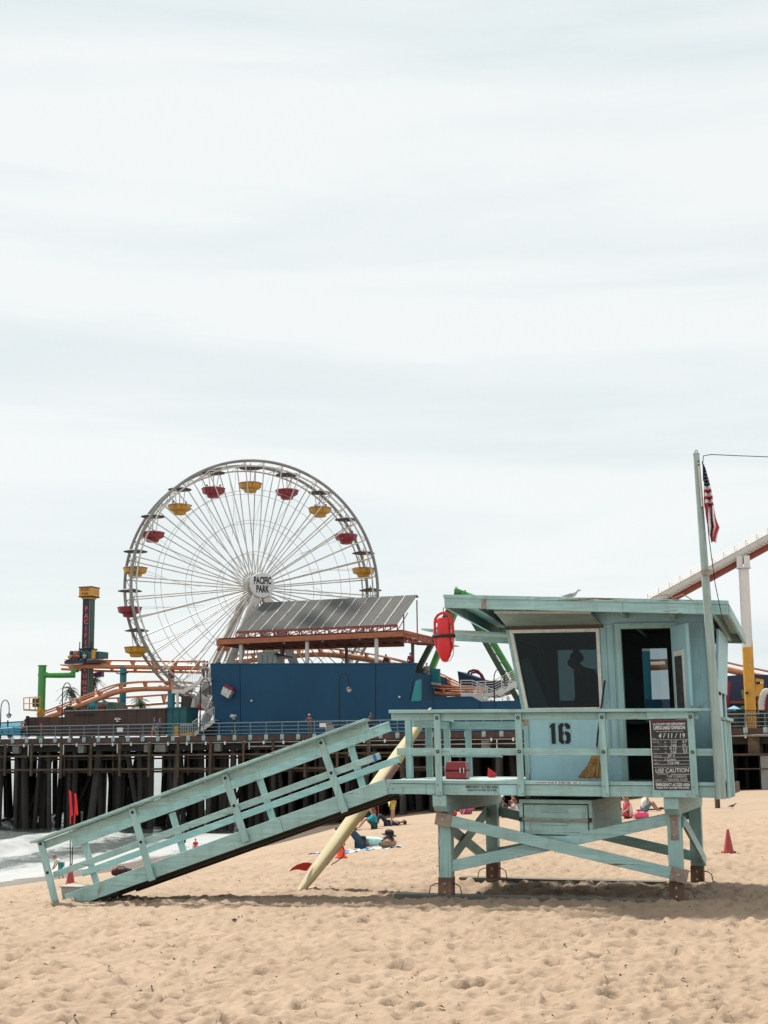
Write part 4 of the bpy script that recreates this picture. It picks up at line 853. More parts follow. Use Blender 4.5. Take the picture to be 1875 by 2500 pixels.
def person(label, loc, face, pose='stand', h=1.72, shirt=None, pants=None, hair=None, skin=None, long_sleeve=False, long_pants=False, bulk=1.12, hat=None, shoes=None, group=None, edit=None, lift=0.0, longhair=False):
    """face: heading in radians (0 looks along +X)"""
    s = h / 1.72; R = Matrix.Rotation(face, 4, 'Z'); loc = Vector(loc) + V(0, 0, lift)
    t_ = thing('person', label, 'person', loc, face, group)
    P_ = dict(POSE[pose]); P_.update(edit or {}); J = {k_: loc + (R @ (Vector(p) * s)) for k_, p in P_.items()}
    skinned('body', J, list(RAD), s, 1.0, skin or m_skin, t_)
    if shirt:
        ks = TOPK + ['lel', 'rel'] + (['lwr', 'rwr'] if long_sleeve else []); JJ = dict(J)
        if not long_sleeve:
            for q in 'lr': JJ[q + 'el'] = J[q + 'sh'].lerp(J[q + 'el'], .62)
        skinned('shirt', JJ, ks, s, bulk, cloth(shirt), t_, .008, over=dict(lel=.055, rel=.055))
    if pants:
        ks = LEGK + (['lan', 'ran'] if long_pants else []); JJ = dict(J)
        if not long_pants:
            for q in 'lr': JJ[q + 'kn'] = J[q + 'hip'].lerp(J[q + 'kn'], .85)
        skinned('trousers' if long_pants else 'shorts', JJ, ks, s, 1.13, cloth(pants), t_, .008)
    hd, tp, ns = J['head'], J['top'], J['nose']; up = (tp - hd).normalized(); fw = (ns - hd); fw = (fw - up * fw.dot(up)).normalized(); c = hd + up * .03 * s - fw * .022 * s
    if hair is not None:
        mb = MB().ball((0, 0, 0), 1, 12); sd = up.cross(fw)
        mb.map(lambda p: c + (fw * p.x * .098 + sd * p.y * .096 + up * (p.z * .095 if p.z > 0 else p.z * (.07 if p.x < .25 else .0))) * s)
        if longhair:
            dn_ = V(0, 0, -1); mb.tube([c - fw * .06 * s, c - fw * .1 * s + dn_ * .1 * s, c - fw * .1 * s + dn_ * .26 * s, c - fw * .07 * s + dn_ * .36 * s], [.06 * s, .08 * s, .07 * s, .02 * s], 8)
        mb.build('hair', hair, t_, smooth=True)
    if hat:
        sd = up.cross(fw); o = hd + up * .055 * s
        mb = MB().lathe([(.175, 0), (.18, .008), (.11, .012), (.105, .08), (.085, .11), (.03, .115)] if hat[0] == 'brim' else [(.105, 0), (.104, .05), (.08, .09), (.02, .105)], (0, 0, 0), 14)
        if hat[0] == 'cap': mb.prism([(.07, -.07, .0), (.2, -.05, -.01), (.2, .05, -.01), (.07, .07, 0)], (0, 0, .012))
        mb.map(lambda p: o + (fw * p.x + sd * p.y + up * p.z) * s); mb.build('hat', cloth(hat[1]), t_, smooth=True)
    if shoes:
        for q in 'lr':
            a, b_ = J[q + 'an'], J[q + 'to']; MB().tube([a - (b_ - a) * .35, a.lerp(b_, .4), b_ + (b_ - a) * .25], [.052 * s, .056 * s, .035 * s], 8).build('shoe', cloth(shoes), t_, smooth=True)
    return t_

# ================================================================== ramp
rp_ = thing('access_ramp', 'long pale teal wooden ramp with side rails leading up to the tower deck', 'ramp', T(-6.0, 0, -.25), -TA)
def RPs(name, mb, m, parent=None, bevel=.006):
    mb.map(lambda p: T(p[0], p[1], p[2])); return mb.build(name, m, parent or rp_, bevel=bevel)
RA = V(-6.05, 0, -0.22); RB_ = V(-0.80, 0, 1.535); RD = (RB_ - RA).normalized(); RNn = V(-RD.z, 0, RD.x); RL = (RB_ - RA).length
def RR(s_, v, h): p = RA + RD * s_ + RNn * h; return V(p.x, v, p.z)
def rbox(s0, s1, v0, v1, h0, h1): return MB().hexa([RR(s0, v0, h0), RR(s1, v0, h0), RR(s1, v1, h0), RR(s0, v1, h0), RR(s0, v0, h1), RR(s1, v0, h1), RR(s1, v1, h1), RR(s0, v1, h1)])
for v in (0.0, 1.06):
    for a, b_ in ((.08, 3.836), (3.84, RL + .02)): RPs('stringer', rbox(a + (.05 if v == 0 and a < 1 else 0), b_, v, v + .045, -.075, .15), m_px)
for s_ in (1.2, 2.6, 4.2): RPs('cross_joist', rbox(s_, s_ + .05, .05, 1.055, -.06, .05), m_py, None, 0)
for v in (.25, .8): RPs('under_beam', rbox(.9, RL - .1, v, v + .09, -.12, -.062), m_tim, None, 0)  # near-black colour puts the ramp's shadow into these beams
n_ = 36
for i in range(n_):
    s0 = .12 + i * (RL - .12) / n_; RPs('tread_plank', rbox(s0, s0 + (RL - .12) / n_ - .012, .048, 1.057, .055, .095), m_deck, None, .003)
# pixel-measured posts (foot, head) on the near and far side
for v, sets in ((-.045, ((98, 2050, 140, 2222), (322, 1973, 372, 2150), (548, 1890, 601, 2055), (781, 1803, 842, 1983))), (1.106, ((206, 2057, 240, 2170), (420, 1985, 453, 2097), (634, 1902, 671, 2015), (856, 1820, 890, 1935)))):
    for x0, y0, x1, y1 in sets:
        pp = []
        for x, y in ((x0, y0), (x1, y1)):
            q = atplane(x, y, T(0, v, 0), TV); pp.append(V((q - TO).dot(TU), v, q.z))
        d_ = (pp[0] - pp[1]).normalized()
        po = RPs('ramp_post', MB().bar(pp[1], pp[0], .045, .105, RD), m_pz)
        if v < 0:
            for f in (.06, .47):
                q = pp[0].lerp(pp[1], f); mb = MB().lathe([(.024, 0), (.024, .005), (.011, .006), (.011, .016), (.003, .017)], (q.x, v - .0228, q.z), 10, (0, -1, 0)); RPs('bolt', mb, m_black, po, 0)
def rrail(name, v, th, pa, pb, hh, up=None, m=m_px):
    q = []
    for x, y in (pa, pb): w_ = atplane(x, y, T(0, v, 0), TV); q.append(V((w_ - TO).dot(TU), v, w_.z))
    return RPs(name, MB().bar(q[0], q[1], th, hh, up or RNn), m)
rrail('cap_rail', -.05, .24, (82, 2056), (897, 1757), .035)
rrail('upper_rail', .005, .042, (95, 2068.5), (899, 1772.5), .115)
rrail('middle_rail', .005, .042, (132, 2136), (928, 1845), .095)
rrail('upper_rail', 1.055, .042, (176, 2058), (952, 1773), .155); rrail('rail_lip', 1.028, .01, (178, 2046), (951, 1763), .02)
rrail('middle_rail', 1.055, .042, (201, 2133), (975, 1853), .10)
rrail('blue_tape', .005, .046, (912.5, 1851), (920, 1848.2), .099, None, mat('blue_tape', (.02, .13, .42), .5))
# ================================================================== flagpole, flag and wires
fp = thing('flagpole', 'tapered grey green wooden flagpole bolted to the right end of the deck railing', 'flagpole', T(3.95, -.1, 1.41), -TA)
pts = [T(3.955, -.16, 1.40), T(3.93, -.16, 2.6), T(3.885, -.16, 4.2), T(3.83, -.16, 6.13)]
m_pole = paint('flagpole_paint', (.36, .46, .43), .3, 'z', .4)
MB().tube(pts, [.072, .066, .056, .043], 12).build('pole', m_pole, fp, smooth=True)
MB().tube([T(3.83, -.16, 6.13), T(3.83, -.16, 6.15)], .047, 12).build('pole_cap', m_pole, fp)
ring = [T(3.83 + .02 * math.cos(q), -.16, 6.175 + .02 * math.sin(q)) for q in [i * math.pi / 4 for i in range(8)]]; MB().tube(ring, .006, 5, closed=True).build('eye_bolt', m_black, fp)
MB().bar(T(3.86, -.215, 6.03), T(3.885, -.225, 5.36), .022, .02).build('conduit', mat('pale_conduit', (.6, .54, .48), .5, .15, 4, dirt=(.3, .16, .1), dirt_amt=.4, dirt_scale=6), fp)
for w_ in (6.02, 5.97, 5.37): MB().ball(T(3.862 + (6.03 - w_) * .035, -.235, w_), .014, 6).build('screw', m_black, fp)
MB().box(0, 1, 0, 1, 0, 1).map(lambda p: T(3.83 + .14 * p[0], -.245 + .03 * p[1], 4.43 + .07 * p[2])).build('clamp_band', m_plate, fp)
hal = [K_ for K_ in (T(3.93, -.2, 5.98), T(3.95, -.2, 5.0), T(4.01, -.2, 4.3), T(4.07, -.16, 3.9), T(4.1, -.1, 3.78), T(4.14, .02, 3.72))]
tag(MB().tube(hal, .006, 5).build('halyard', m_black), 'thin dark rope hanging from the flag down past the roof', 'rope')
a = at(1717, 1113, 19.3); MB_w = MB().tube([at(1717, 1175, 19.3), at(1716, 1130, 19.3), a, at(1728, 1111, 19.4), at(1737, 1109.5, 19.4), at(1800, 1112.5, 20.0), at(1875, 1115.3, 20.7), at(2200, 1122, 24)], .006, 5)
tag(MB_w.build('overhead_wire', m_black), 'thin black wire running right from the flagpole top', 'wire'); 
# drooping flag: a hanging sheet gathered in folds
nu, nv = 44, 72
def flag_pt(i, j):
    f, g = i / (nu - 1), j / (nv - 1)
    # outline read from the photograph: left and right edge of the hanging cloth by height
    L_ = np.interp(g, [0, .25, .5, .63, .75, .9, 1], [3.905, 3.91, 3.915, 3.925, 3.93, 3.95, 3.985])
    W_ = np.interp(g, [0, .08, .25, .45, .6, .7, .82, .88, 1], [.012, .05, .075, .115, .13, .14, .165, .13, .055])
    z = 6.02 - 1.14 * g - .03 * math.sin(f * 9) * max(0, g - .6)
    x = L_ + W_ * f + .01 * math.sin(g * 9 + f * 5)
    y = -.20 + .05 * math.sin(f * 11 + g * 3) * min(1, g * 2) - .03 * f
    return T(x, y, z)
vs_ = [flag_pt(i, j) for j in range(nv) for i in range(nu)]; fs_ = []; fm = []
def flag_col(i, j):
    f, g = i / nu, j / nv
    if g < .30:   # canton with stars
        return 2 if ((i // 4 + j // 3) % 2 == 0 and i % 4 in (1, 2) and j % 3 == 1 and g > .12) else 1
    if g < .55: return 0 if int((g - .30) / .042) % 2 else 2
    return 0 if int((f + (g - .55) * (1.15 if f < .5 else .9)) * 4.6 + .5) % 2 else 2
for j in range(nv - 1):
    for i in range(nu - 1):
        fs_.append((j * nu + i, j * nu + i + 1, (j + 1) * nu + i + 1, (j + 1) * nu + i)); fm.append(flag_col(i, j))
o = MB().add(vs_, fs_).build('flag', None, None, smooth=True)
for m_ in (mat('flag_red', (.38, .012, .03), .8, .1, 20), mat('flag_navy', (.012, .016, .05), .8, .1, 20), mat('flag_white', (.72, .70, .68), .8, .08, 20)): o.data.materials.append(m_)
o.data.polygons.foreach_set('material_index', fm)
sol = o.modifiers.new('solid', 'SOLIDIFY'); sol.thickness = .002
tag(o, 'red white and blue striped flag drooping limp from the flagpole', 'flag')
# ================================================================== rescue can under the roof corner
rc = thing('rescue_can', 'red plastic rescue can hanging from the roof corner by its end handle', 'rescue float', T(.13, -.03, 3.33), -TA)
RC = lambda x, y, z: T(.118 + x - .002 * (z * 10), -.03 + y, 3.345 + z)
prof = [(0, .0, .03), (.02, .0, .05), (.07, 0, .075), (.16, 0, .105), (.26, 0, .122), (.36, 0, .128), (.56, 0, .128), (.62, 0, .125)]
def can_section(z, w, d, n=20): return [(w * (abs(math.cos(q)) ** .8) * (1 if math.cos(q) > 0 else -1), d * (abs(math.sin(q)) ** .8) * (1 if math.sin(q) > 0 else -1), z) for q in [2 * math.pi * i / n for i in range(n)]]
mb = MB(); zs = [(.0, .012, .012), (.02, .045, .035), (.09, .085, .06), (.2, .110, .078), (.33, .104, .082), (.5, .094, .08), (.625, .09, .074), (.645, .075, .06)]
b0 = 0; rings = [can_section(z, w, d) for z, w, d in zs]
for r_ in rings: mb.v += [RC(*p) for p in r_]
for i in range(len(rings) - 1):
    for q in range(20): mb.f.append((i * 20 + q, i * 20 + (q + 1) % 20, (i + 1) * 20 + (q + 1) % 20, (i + 1) * 20 + q))
mb.f.append(tuple(reversed(range(20)))); mb.f.append(tuple((len(rings) - 1) * 20 + q for q in range(20)))
fbd = mb.build('float_body', m_red, rc, smooth=True)
for s_ in (-1, 1):
    MB().tube([RC(s_ * .075, 0, .11), RC(s_ * .118, 0, .22), RC(s_ * .135, 0, .33), RC(s_ * .136, 0, .45), RC(s_ * .134, 0, .57), RC(s_ * .115, 0, .65)], [.012, .02, .02, .02, .02, .02], 8).build('side_grip', m_red, fbd, smooth=True)
    for z in (.345, .40, .60): MB().bar(RC(s_ * .07, 0, z), RC(s_ * .13, 0, z), .05, .05).build('grip_bridge', m_red, fbd)
MB().tube([RC(-.134, 0, .57), RC(-.122, 0, .64), RC(-.08, 0, .69), RC(-.03, 0, .715), RC(.03, 0, .715), RC(.08, 0, .69), RC(.122, 0, .64), RC(.134, 0, .57)], .021, 8).build('end_handle', m_red, rc, smooth=True)
mb = MB(); rg = can_section(.355, .155, .088); rg2 = can_section(.40, .155, .088); mb.v += [RC(*p) for p in rg + rg2]; mb.f += [(q, (q + 1) % 20, 20 + (q + 1) % 20, 20 + q) for q in range(20)]
o = mb.build('strap', m_black, rc, smooth=True); sd_ = o.modifiers.new('s', 'SOLIDIFY'); sd_.thickness = .012; sd_.offset = 1
MB().tube([RC(.13, -.02, .36), RC(.145, -.02, .22), RC(.13, -.02, .1), RC(.08, -.02, .02), RC(.03, -.02, .005)], .007, 6).build('tow_line', mat('pale_rope', (.5, .42, .38), .8), rc, smooth=True)
MB().tube([RC(0, 0, .735), RC(.0, .02, .80)], .008, 6).build('hook', m_plate, rc)
# ================================================================== rescue board leaning on the deck
A_ = hit(727, 2169); B_ = at(1056, 1731, 23.45)
bd = thing('rescue_board', 'long cream rescue paddleboard leaning against the deck with its tail in the sand', 'surfboard', A_)
ax = (B_ - A_).normalized(); LB = (B_ - A_).length; side = ax.cross(V(0, 0, 1)).normalized()      # side points about at the viewer
tn = side.cross(ax).normalized()
if tn.z < 0: tn = -tn
rot = math.radians(31); wd_ = (side * math.cos(rot) + tn * math.sin(rot) * (1 if side.y > 0 else -1)).normalized()
nn_ = wd_.cross(ax).normalized()
if nn_.z < 0: nn_ = -nn_
stn = [(0, .07, .035), (.04, .12, .05), (.12, .2, .065), (.3, .27, .075), (.55, .285, .08), (.75, .25, .075), (.9, .16, .055), (.97, .08, .035), (1, .02, .012)]
mb = MB(); N = 18
for f, w_, h_ in stn:
    c = A_ - V(0, 0, .12) * (1 - f) + (B_ - A_) * f + nn_ * (.10 * (abs(f - .45) ** 2))
    for q in range(N):
        t_ = 2 * math.pi * q / N; cx, cy = math.cos(t_), math.sin(t_)
        mb.v.append(c + wd_ * w_ * math.copysign(abs(cx) ** .75, cx) + nn_ * h_ * math.copysign(abs(cy) ** .8, cy))
for i in range(len(stn) - 1):
    for q in range(N): mb.f.append((i * N + q, i * N + (q + 1) % N, (i + 1) * N + (q + 1) % N, (i + 1) * N + q))
mb.f.append(tuple(range(N))); mb.f.append(tuple(reversed([(len(stn) - 1) * N + q for q in range(N)])))
m_bd = mat('cream_fibreglass', (.54, .44, .22), .3, .08, 2, dirt=(.55, .50, .36), dirt_amt=.8, dirt_scale=1.2)
bdb = mb.build('board', m_bd, bd, smooth=True)
def bp(f, w_, off=.0):
    for (f0, w0, h0), (f1, w1, h1) in zip(stn, stn[1:]):
        if f0 <= f <= f1: t_ = (f - f0) / (f1 - f0); W_ = w0 + (w1 - w0) * t_; H_ = h0 + (h1 - h0) * t_
    th = w_; c = A_ - V(0, 0, .12) * (1 - f) + (B_ - A_) * f + nn_ * (.10 * (abs(f - .45) ** 2)); cx, cy = math.cos(th), math.sin(th)
    return c + wd_ * (W_ + off) * math.copysign(abs(cx) ** .75, cx) + nn_ * (H_ + off) * math.copysign(abs(cy) ** .8, cy)
vis = 0 if (bp(.5, 0) - CAM).length < (bp(.5, math.pi) - CAM).length else math.pi     # which rail faces the viewer
sg = 1 if vis == 0 else -1
def decal(name, ring_, m):
    mb = MB(); n2 = len(ring_[0]); mb.v += [bp(f, vis - sg * a, .004) for row in ring_ for f, a in row]
    for i in range(len(ring_) - 1):
        for q in range(n2 - 1): mb.f.append((i * n2 + q, i * n2 + q + 1, (i + 1) * n2 + q + 1, (i + 1) * n2 + q))
    return mb.build(name, m, bdb)
m_dec = mat('maroon_decal', (.22, .035, .03), .5, .15, 8); m_dec2 = mat('faded_pink_band', (.40, .17, .16), .5, .12, 5)
decal('lettering_strip', [[(f, .5 + .09 * math.sin(f * 60)), (f, .72 + .09 * math.sin(f * 60))] for f in np.linspace(.20, .31, 8)], m_dec)
decal('lettering_strip', [[(f, .55 + .1 * math.sin(f * 50)), (f, .72 + .1 * math.sin(f * 50))] for f in np.linspace(.80, .90, 8)], m_dec)
decal('colour_band', [[(f, a_) for a_ in np.linspace(-.4, 1.5, 10)] for f in (.63, .66, .70, .73)], m_dec2)
for f in (.625, .735): decal('band_line', [[(f, a_) for a_ in np.linspace(-.4, 1.5, 10)], [(f + .006, a_) for a_ in np.linspace(-.4, 1.5, 10)]], m_black)
c = A_ + (B_ - A_) * .10 + nn_ * .055
fin = [(-.02, 0), (.13, .0), (.11, .06), (.06, .13), (-.02, .19), (-.12, .225), (-.19, .225), (-.12, .18), (-.08, .13), (-.06, .08), (-.04, .03)]
MB().prism([c + ax * a_ - ax * .02 + nn_ * b_ - wd_ * .008 for a_, b_ in fin], wd_ * .016).build('fin', mat('translucent_red_fin', (.42, .012, .015), .25, .1, 5), bd, bevel=.004)
q0 = bp(.30, vis - sg * 1.2); MB().tube([q0, q0 + V(.04, -.03, -.07), q0 + V(.02, -.04, -.16), q0 + V(-.08, -.03, -.24), q0 + V(-.17, 0, -.29)], .007, 6).build('leash', m_black, bd, smooth=True)
# ================================================================== things on the deck
br = thing('broom', 'straw broom with a black handle leaning upside up against the cabin wall', 'broom', T(2.1, .62, 1.66), -TA)
MB().tube([T(2.175, .62, 2.06), T(2.195, .66, 2.3), T(2.30, .80, 3.07)], .014, 8).build('handle', m_black, br, smooth=True)
MB().tube([T(2.172, .61, 2.03), T(2.18, .625, 2.12)], .018, 8).build('ferrule', m_steel, br, smooth=True)
m_straw2 = mat('darker_broom_straw', (.26, .14, .05), .85, .3, 30)
m_straw = mat('broom_straw', (.42, .25, .09), .8, .3, 30, .6, 120, stretch=(1, 1, .1))
for i in range(60):
    f = i / 59; dx = (f - .5); zt = random.uniform(-.01, .02)
    MB().tube([T(2.172 + dx * .05, .61 + random.uniform(-.015, .015), 2.05), T(2.15 + dx * .17 - .015, .60 + random.uniform(-.02, .02), 1.86), T(2.07 + dx * .33, .59 + random.uniform(-.03, .03), 1.672 + zt)], [.012, .011, .007], 5, caps=False).build('straw_bundle', m_straw if i % 3 else m_straw2, br)
for z, w_ in ((1.93, .07), (1.89, .08)): MB().tube([T(2.166 - (2.0 - z) * .3 + w_ * math.cos(q), .605 + .035 * math.sin(q), z) for q in [k_ * math.pi / 5 for k_ in range(10)]], .004, 5, closed=True).build('binding_twine', m_dec, br)
cl = thing('red_cooler', 'dark red moulded hard case standing on the tower deck', 'case', T(.02, 1.0, 1.66), -TA)
m_case = mat('dark_red_case', (.27, .022, .022), .35, .12, 4)
def casepoly(z0, z1, w0, w1, v0=.85, v1=1.15):
    return MB().hexa([T(.02 - w0, v0, z0), T(.02 + w0, v0, z0), T(.02 + w0, v1, z0), T(.02 - w0, v1, z0), T(.02 - w1, v0 + .01, z1), T(.02 + w1, v0 + .01, z1), T(.02 + w1, v1 - .01, z1), T(.02 - w1, v1 - .01, z1)])
casepoly(1.662, 1.79, .15, .165).build('lower_shell', m_case, cl, bevel=.015); casepoly(1.796, 1.92, .165, .14).build('upper_shell', m_case, cl, bevel=.015); casepoly(1.788, 1.797, .16, .16).build('seam', m_black, cl)
for u in (.095, .15): MB().bar(T(u, .84, 1.76), T(u, .84, 1.83), .025, .012).build('latch', m_white, cl)
rf = thing('red_pennant', 'small bright red triangular pennant board on the rear of the deck', 'pennant', T(.33, 2.6, 1.66), -TA)
MB().prism([T(.10, 2.6, 1.67), T(.24, 2.6, 1.67), T(.24, 2.6, 1.72), T(.11, 2.6, 1.815)], TV * .02).build('board', mat('bright_red_board', (.72, .02, .04), .4), rf, bevel=.003); MB().box(0, 1, 0, 1, 0, 1).map(lambda p: T(.12 + .1 * p[0], 2.57 + .08 * p[1], 1.662 + .012 * p[2])).build('foot', m_red, rf)
# ================================================================== notice board hung on the front railing
nb = thing('notice_board', 'black chalkboard lifeguard notice with white lettering hung on the railing', 'notice board', T(3.3, -.03, 1.52), -TA)
def NB(x, y, z): return T(3.305 + x + (z - 1.98) * -.018, -.05 + y, z - .036)
def nbox(name, x0, x1, z0, z1, y0, y1, m, parent=nb, bevel=.002): return MB().box(x0, x1, y0, y1, z0, z1).map(lambda p: NB(*p)).build(name, m, parent, bevel=bevel)
nbd = nbox('board', -.255, .25, 1.56, 2.50, -.012, .0, m_board)
nbox('frame_strip', -.267, -.256, 1.55, 2.50, -.016, .004, m_frame); nbox('frame_strip', .251, .258, 1.55, 2.50, -.016, .004, m_maroon); nbox('frame_strip', -.256, .251, 2.487, 2.502, -.015, .004, m_maroon)
nbox('backing_plank', -.30, .262, 2.52, 2.615, -.02, .02, m_px); nbox('backing_plank', -.28, .262, 1.455, 1.552, -.022, .02, m_px)
mb_b = MB().lathe([(.02, 0), (.02, .008), (.0, .01)], NB(-.15, -.022, 1.505), 10, -TV).lathe([(.02, 0), (.02, .008), (0, .01)], NB(.19, -.022, 1.503), 10, -TV); 
for x in (-.15, .19): MB().lathe([(.02, 0), (.02, .008), (.0, .01)], NB(x, -.022, 1.504), 10, -TV).build('bolt', m_steel, nb)
def nline(s_, x, z, size, sx=.8, m=m_chalk, bold=.0, rot=0.0, shear=0, name='lettering', align='CENTER', spacing=1.0):
    mb = MB(); ex = TU * math.cos(rot) + V(0, 0, 1) * math.sin(rot); ey = V(0, 0, 1) * math.cos(rot) - TU * math.sin(rot)
    letters(mb, s_, NB(x, -.0135, z), ex, ey, size, sx=sx, bold=bold, shear=shear, align=align, spacing=spacing); mb.build(name, m, nbd)
m_lt = mat('white_print', (.72, .72, .70), .6, .1, 20)
nline('LA COUNTY FIRE DEPARTMENT', -.003, 2.445, .044, .70, m_lt, .0008); nline('LIFEGUARD DIVISION', -.003, 2.395, .066, .68, m_lt, .0016); nline('Always swim and surf near an open lifeguard tower', -.003, 2.348, .022, .82, m_lt)
nline('4 / 11 / 19', .02, 2.285, .092, .95, shear=.12, bold=.001, name='chalk_writing')
for z in (2.232, 2.14, 2.045, 1.995, 1.948, 1.90, 1.862): nbox('ruled_line', -.245, .24, z, z + .004, -.0135, -.012, m_chalk, nbd, 0)
for s_, z in (('DATE', 2.247), ('HIGH TIDE', 2.20), ('LOW TIDE', 2.105), ('WATER TEMP', 2.012), ('SURF', 1.962), ('SUNSET', 1.912)): nline(s_, -.24, z, .024, .75, m_chalk, align='LEFT')
for s_, x, z in (('AM', -.07, 2.20), ('PM', -.07, 2.155), ('AM', -.07, 2.107), ('PM', -.07, 2.06)): nline(s_, x, z, .024, .8, m_chalk)
for s_, x, z, q in (('1:13', .04, 2.203, .058), ('4.7', .19, 2.203, .054), ('3:00', .04, 2.157, .05), ('3.0', .18, 2.157, .046), ('9:15', .03, 2.108, .062), ('0.3', .19, 2.106, .06), ('7:44', .03, 2.062, .052), ('2.8', .19, 2.066, .05), ('59° F', .0, 2.015, .05), ('1-2 poor', -.02, 1.968, .048), ('7:20 PM', .02, 1.918, .054)): nline(s_, x, z, q, .9, shear=.15, name='chalk_writing', bold=.0006)
nline('USE CAUTION', .0, 1.815, .082, .86, rot=.02, shear=.1, name='chalk_writing', bold=.001)
nbox('underline', -.2, -.06, 1.768, 1.774, -.0135, -.012, m_chalk, nbd, 0); nbox('underline', -.02, .24, 1.763, 1.769, -.0135, -.012, m_chalk, nbd, 0)
nline('* RIP CURRENTS', .06, 1.735, .046, .8, name='chalk_writing'); nline('* INSHORE HOLES', .06, 1.692, .044, .8, name='chalk_writing'); nline('WARNINGS', -.19, 1.69, .02, .8, m_chalk)
nbox('ruled_line', -.245, .24, 1.664, 1.668, -.0135, -.012, m_chalk, nbd, 0)
nline('EMERGENCY ACCESS AREA', -.0, 1.625, .054, .70, m_lt, .0013); nline('PLEASE STAY OUTSIDE THE CONES', -.0, 1.583, .040, .70, m_lt, .0008)
# ---- gull on the roof
def bird(name, label, cat, o, hd, s, cols, kind='gull'):
    b_ = thing(name, label, cat, o, hd); R = Matrix.Translation(o) @ Matrix.Rotation(hd, 4, 'Z') @ Matrix.Scale(s, 4)
    W = lambda p: R @ Vector(p)
    prof_ = [(-.22, .01, .13), (-.12, .035, .14), (0, .065, .155), (.1, .06, .175), (.16, .035, .22), (.19, .03, .26), (.225, .034, .285), (.255, .02, .285)]
    mb = MB().tube([W((x, 0, z)) for x, r, z in prof_], [r * s for x, r, z in prof_], 10); mb.build('body', cols[0], b_, smooth=True)
    for q in (-1, 1):
        MB().add([W((.1, .055 * q, .19)), W((.0, .075 * q, .2)), W((-.14, .05 * q, .16)), W((-.27, .015 * q, .13)), W((-.1, .06 * q, .115)), W((.05, .07 * q, .13))], [(0, 1, 2, 3, 4, 5)]).build('wing', cols[1], b_)
        MB().tube([W((.01, .025 * q, .11)), W((.02, .025 * q, .0)), W((.06, .025 * q, .0))], .008 * s, 5).build('leg', cols[2], b_)
    MB().lathe([(.012 * s, 0), (.008 * s, .03 * s), (.001, .055 * s)], W((.255, 0, .283)), 6, R.to_3x3() @ V(1, 0, -.15)).build('beak', cols[2], b_)
    return b_
o = T(2.02, 1.1, 4.16 - .02 - .012 * 2.0); 
zr_ = rw(2.02) - .0466 * .25 - .012 * 2.02
bird('gull', 'pale gull settled on the tower roof edge', 'gull', T(1.93, .25, zr_ - .005), math.radians(-10), .52, (mat('gull_white', (.42, .36, .32), .7, .1, 9), mat('gull_grey', (.3, .29, .28), .7, .2, 9), mat('gull_legs', (.4, .22, .12), .6)))
tag(MB().tube([T(2.98, .4, rw(3) - .07), T(3.1, .35, rw(3) + .03), T(3.3, .3, rw(3) + .05), T(3.38, .3, rw(3) - .01), T(3.52, .3, rw(3) + .04), T(3.7, .35, rw(3) - .08)], .008, 5).build('loose_cable', mat('tan_cable', (.25, .16, .12), .7), smooth=True), 'loose tan cable looping along the tower roof edge', 'cable')
# ---- lifeguard inside the cabin
person('person in dark clothes standing inside the cabin behind the window', T(2.06, 1.5, 1.675), math.pi - TA + .15, 'stand', 1.93, (.02, .022, .025), (.015, .016, .02), m_hair_d, m_skin2, True, True, 1.45,
       edit=dict(spine=(.05, 0, 1.12), chest=(.10, 0, 1.29), neck=(.19, 0, 1.42), chin=(.25, 0, 1.46), head=(.27, 0, 1.55), top=(.27, 0, 1.62), nose=(.375, 0, 1.5), lsh=(.1, .18, 1.36), rsh=(.1, -.18, 1.36), lel=(.12, .25, 1.08), rel=(.12, -.25, 1.08), lwr=(.3, .2, .95), rwr=(.3, -.2, .95), lha=(.38, .18, .93), rha=(.38, -.18, .93), lth=(.36, .14, .97), rth=(.36, -.14, .97)))
# ================================================================== ferris wheel
WC = at(620, 1436, 152.0); WR = 13.15; WA = math.radians(21.5)
WX = V(math.sin(WA), -math.cos(WA), 0); WS = V(math.cos(WA), math.sin(WA), 0)      # axle towards the viewer, sideways in the wheel's plane
m_wh = mat('wheel_white_steel', (.56, .54, .50), .5, .2, .8, dirt=(.3, .24, .19), dirt_amt=.25, dirt_scale=.9)
m_rim = mat('wheel_rim_grey', (.24, .235, .215), .5, .2, .8); m_cable = mat('wheel_cable', (.36, .35, .33), .5)
wh = thing('ferris_wheel', 'tall white steel ferris wheel standing on the pier', 'ferris wheel', V(WC.x, WC.y, DECK), -(math.pi / 2 - WA) + math.pi / 2)
def WP(a, r, x): return WC + WS * (r * math.sin(a)) + V(0, 0, r * math.cos(a)) + WX * x
HT = 1.55                              # half the distance between the two rims
def circ(r, x, n): return [WP(2 * math.pi * i / n, r, x) for i in range(n)]
for x in (-HT, HT):
    MB().tube(circ(WR, x, 120), .16, 6, closed=True).build('rim', m_rim, wh, smooth=True)
    MB().tube(circ(WR - .55, x, 100), .085, 6, closed=True).build('rim', m_wh, wh, smooth=True)
    for r in (WR * .77, WR * .53, WR * .28): MB().tube(circ(r, x * (.55 + .45 * r / WR), 40), .022, 4, closed=True).build('brace_ring', m_cable, wh)
    MB().lathe([(1.0, -.06), (1.0, .06)], WC + WX * (x * .55), 24, WX).build('hub_plate', m_wh, wh)
    for i in range(40):
        a = 2 * math.pi * (i + .5) / 40 - .035; MB().tube([WP(a, .7, x * .6), WP(a, WR - .1, x)], .062, 5, caps=False).build('spoke', m_wh, wh)
    for i in range(20):
        a = 2 * math.pi * i / 20 - .035; MB().tube([WP(a, WR * .45, x * .75), WP(a + .157, WR - .3, -x)], .016, 4, caps=False).build('stay_cable', m_cable, wh)
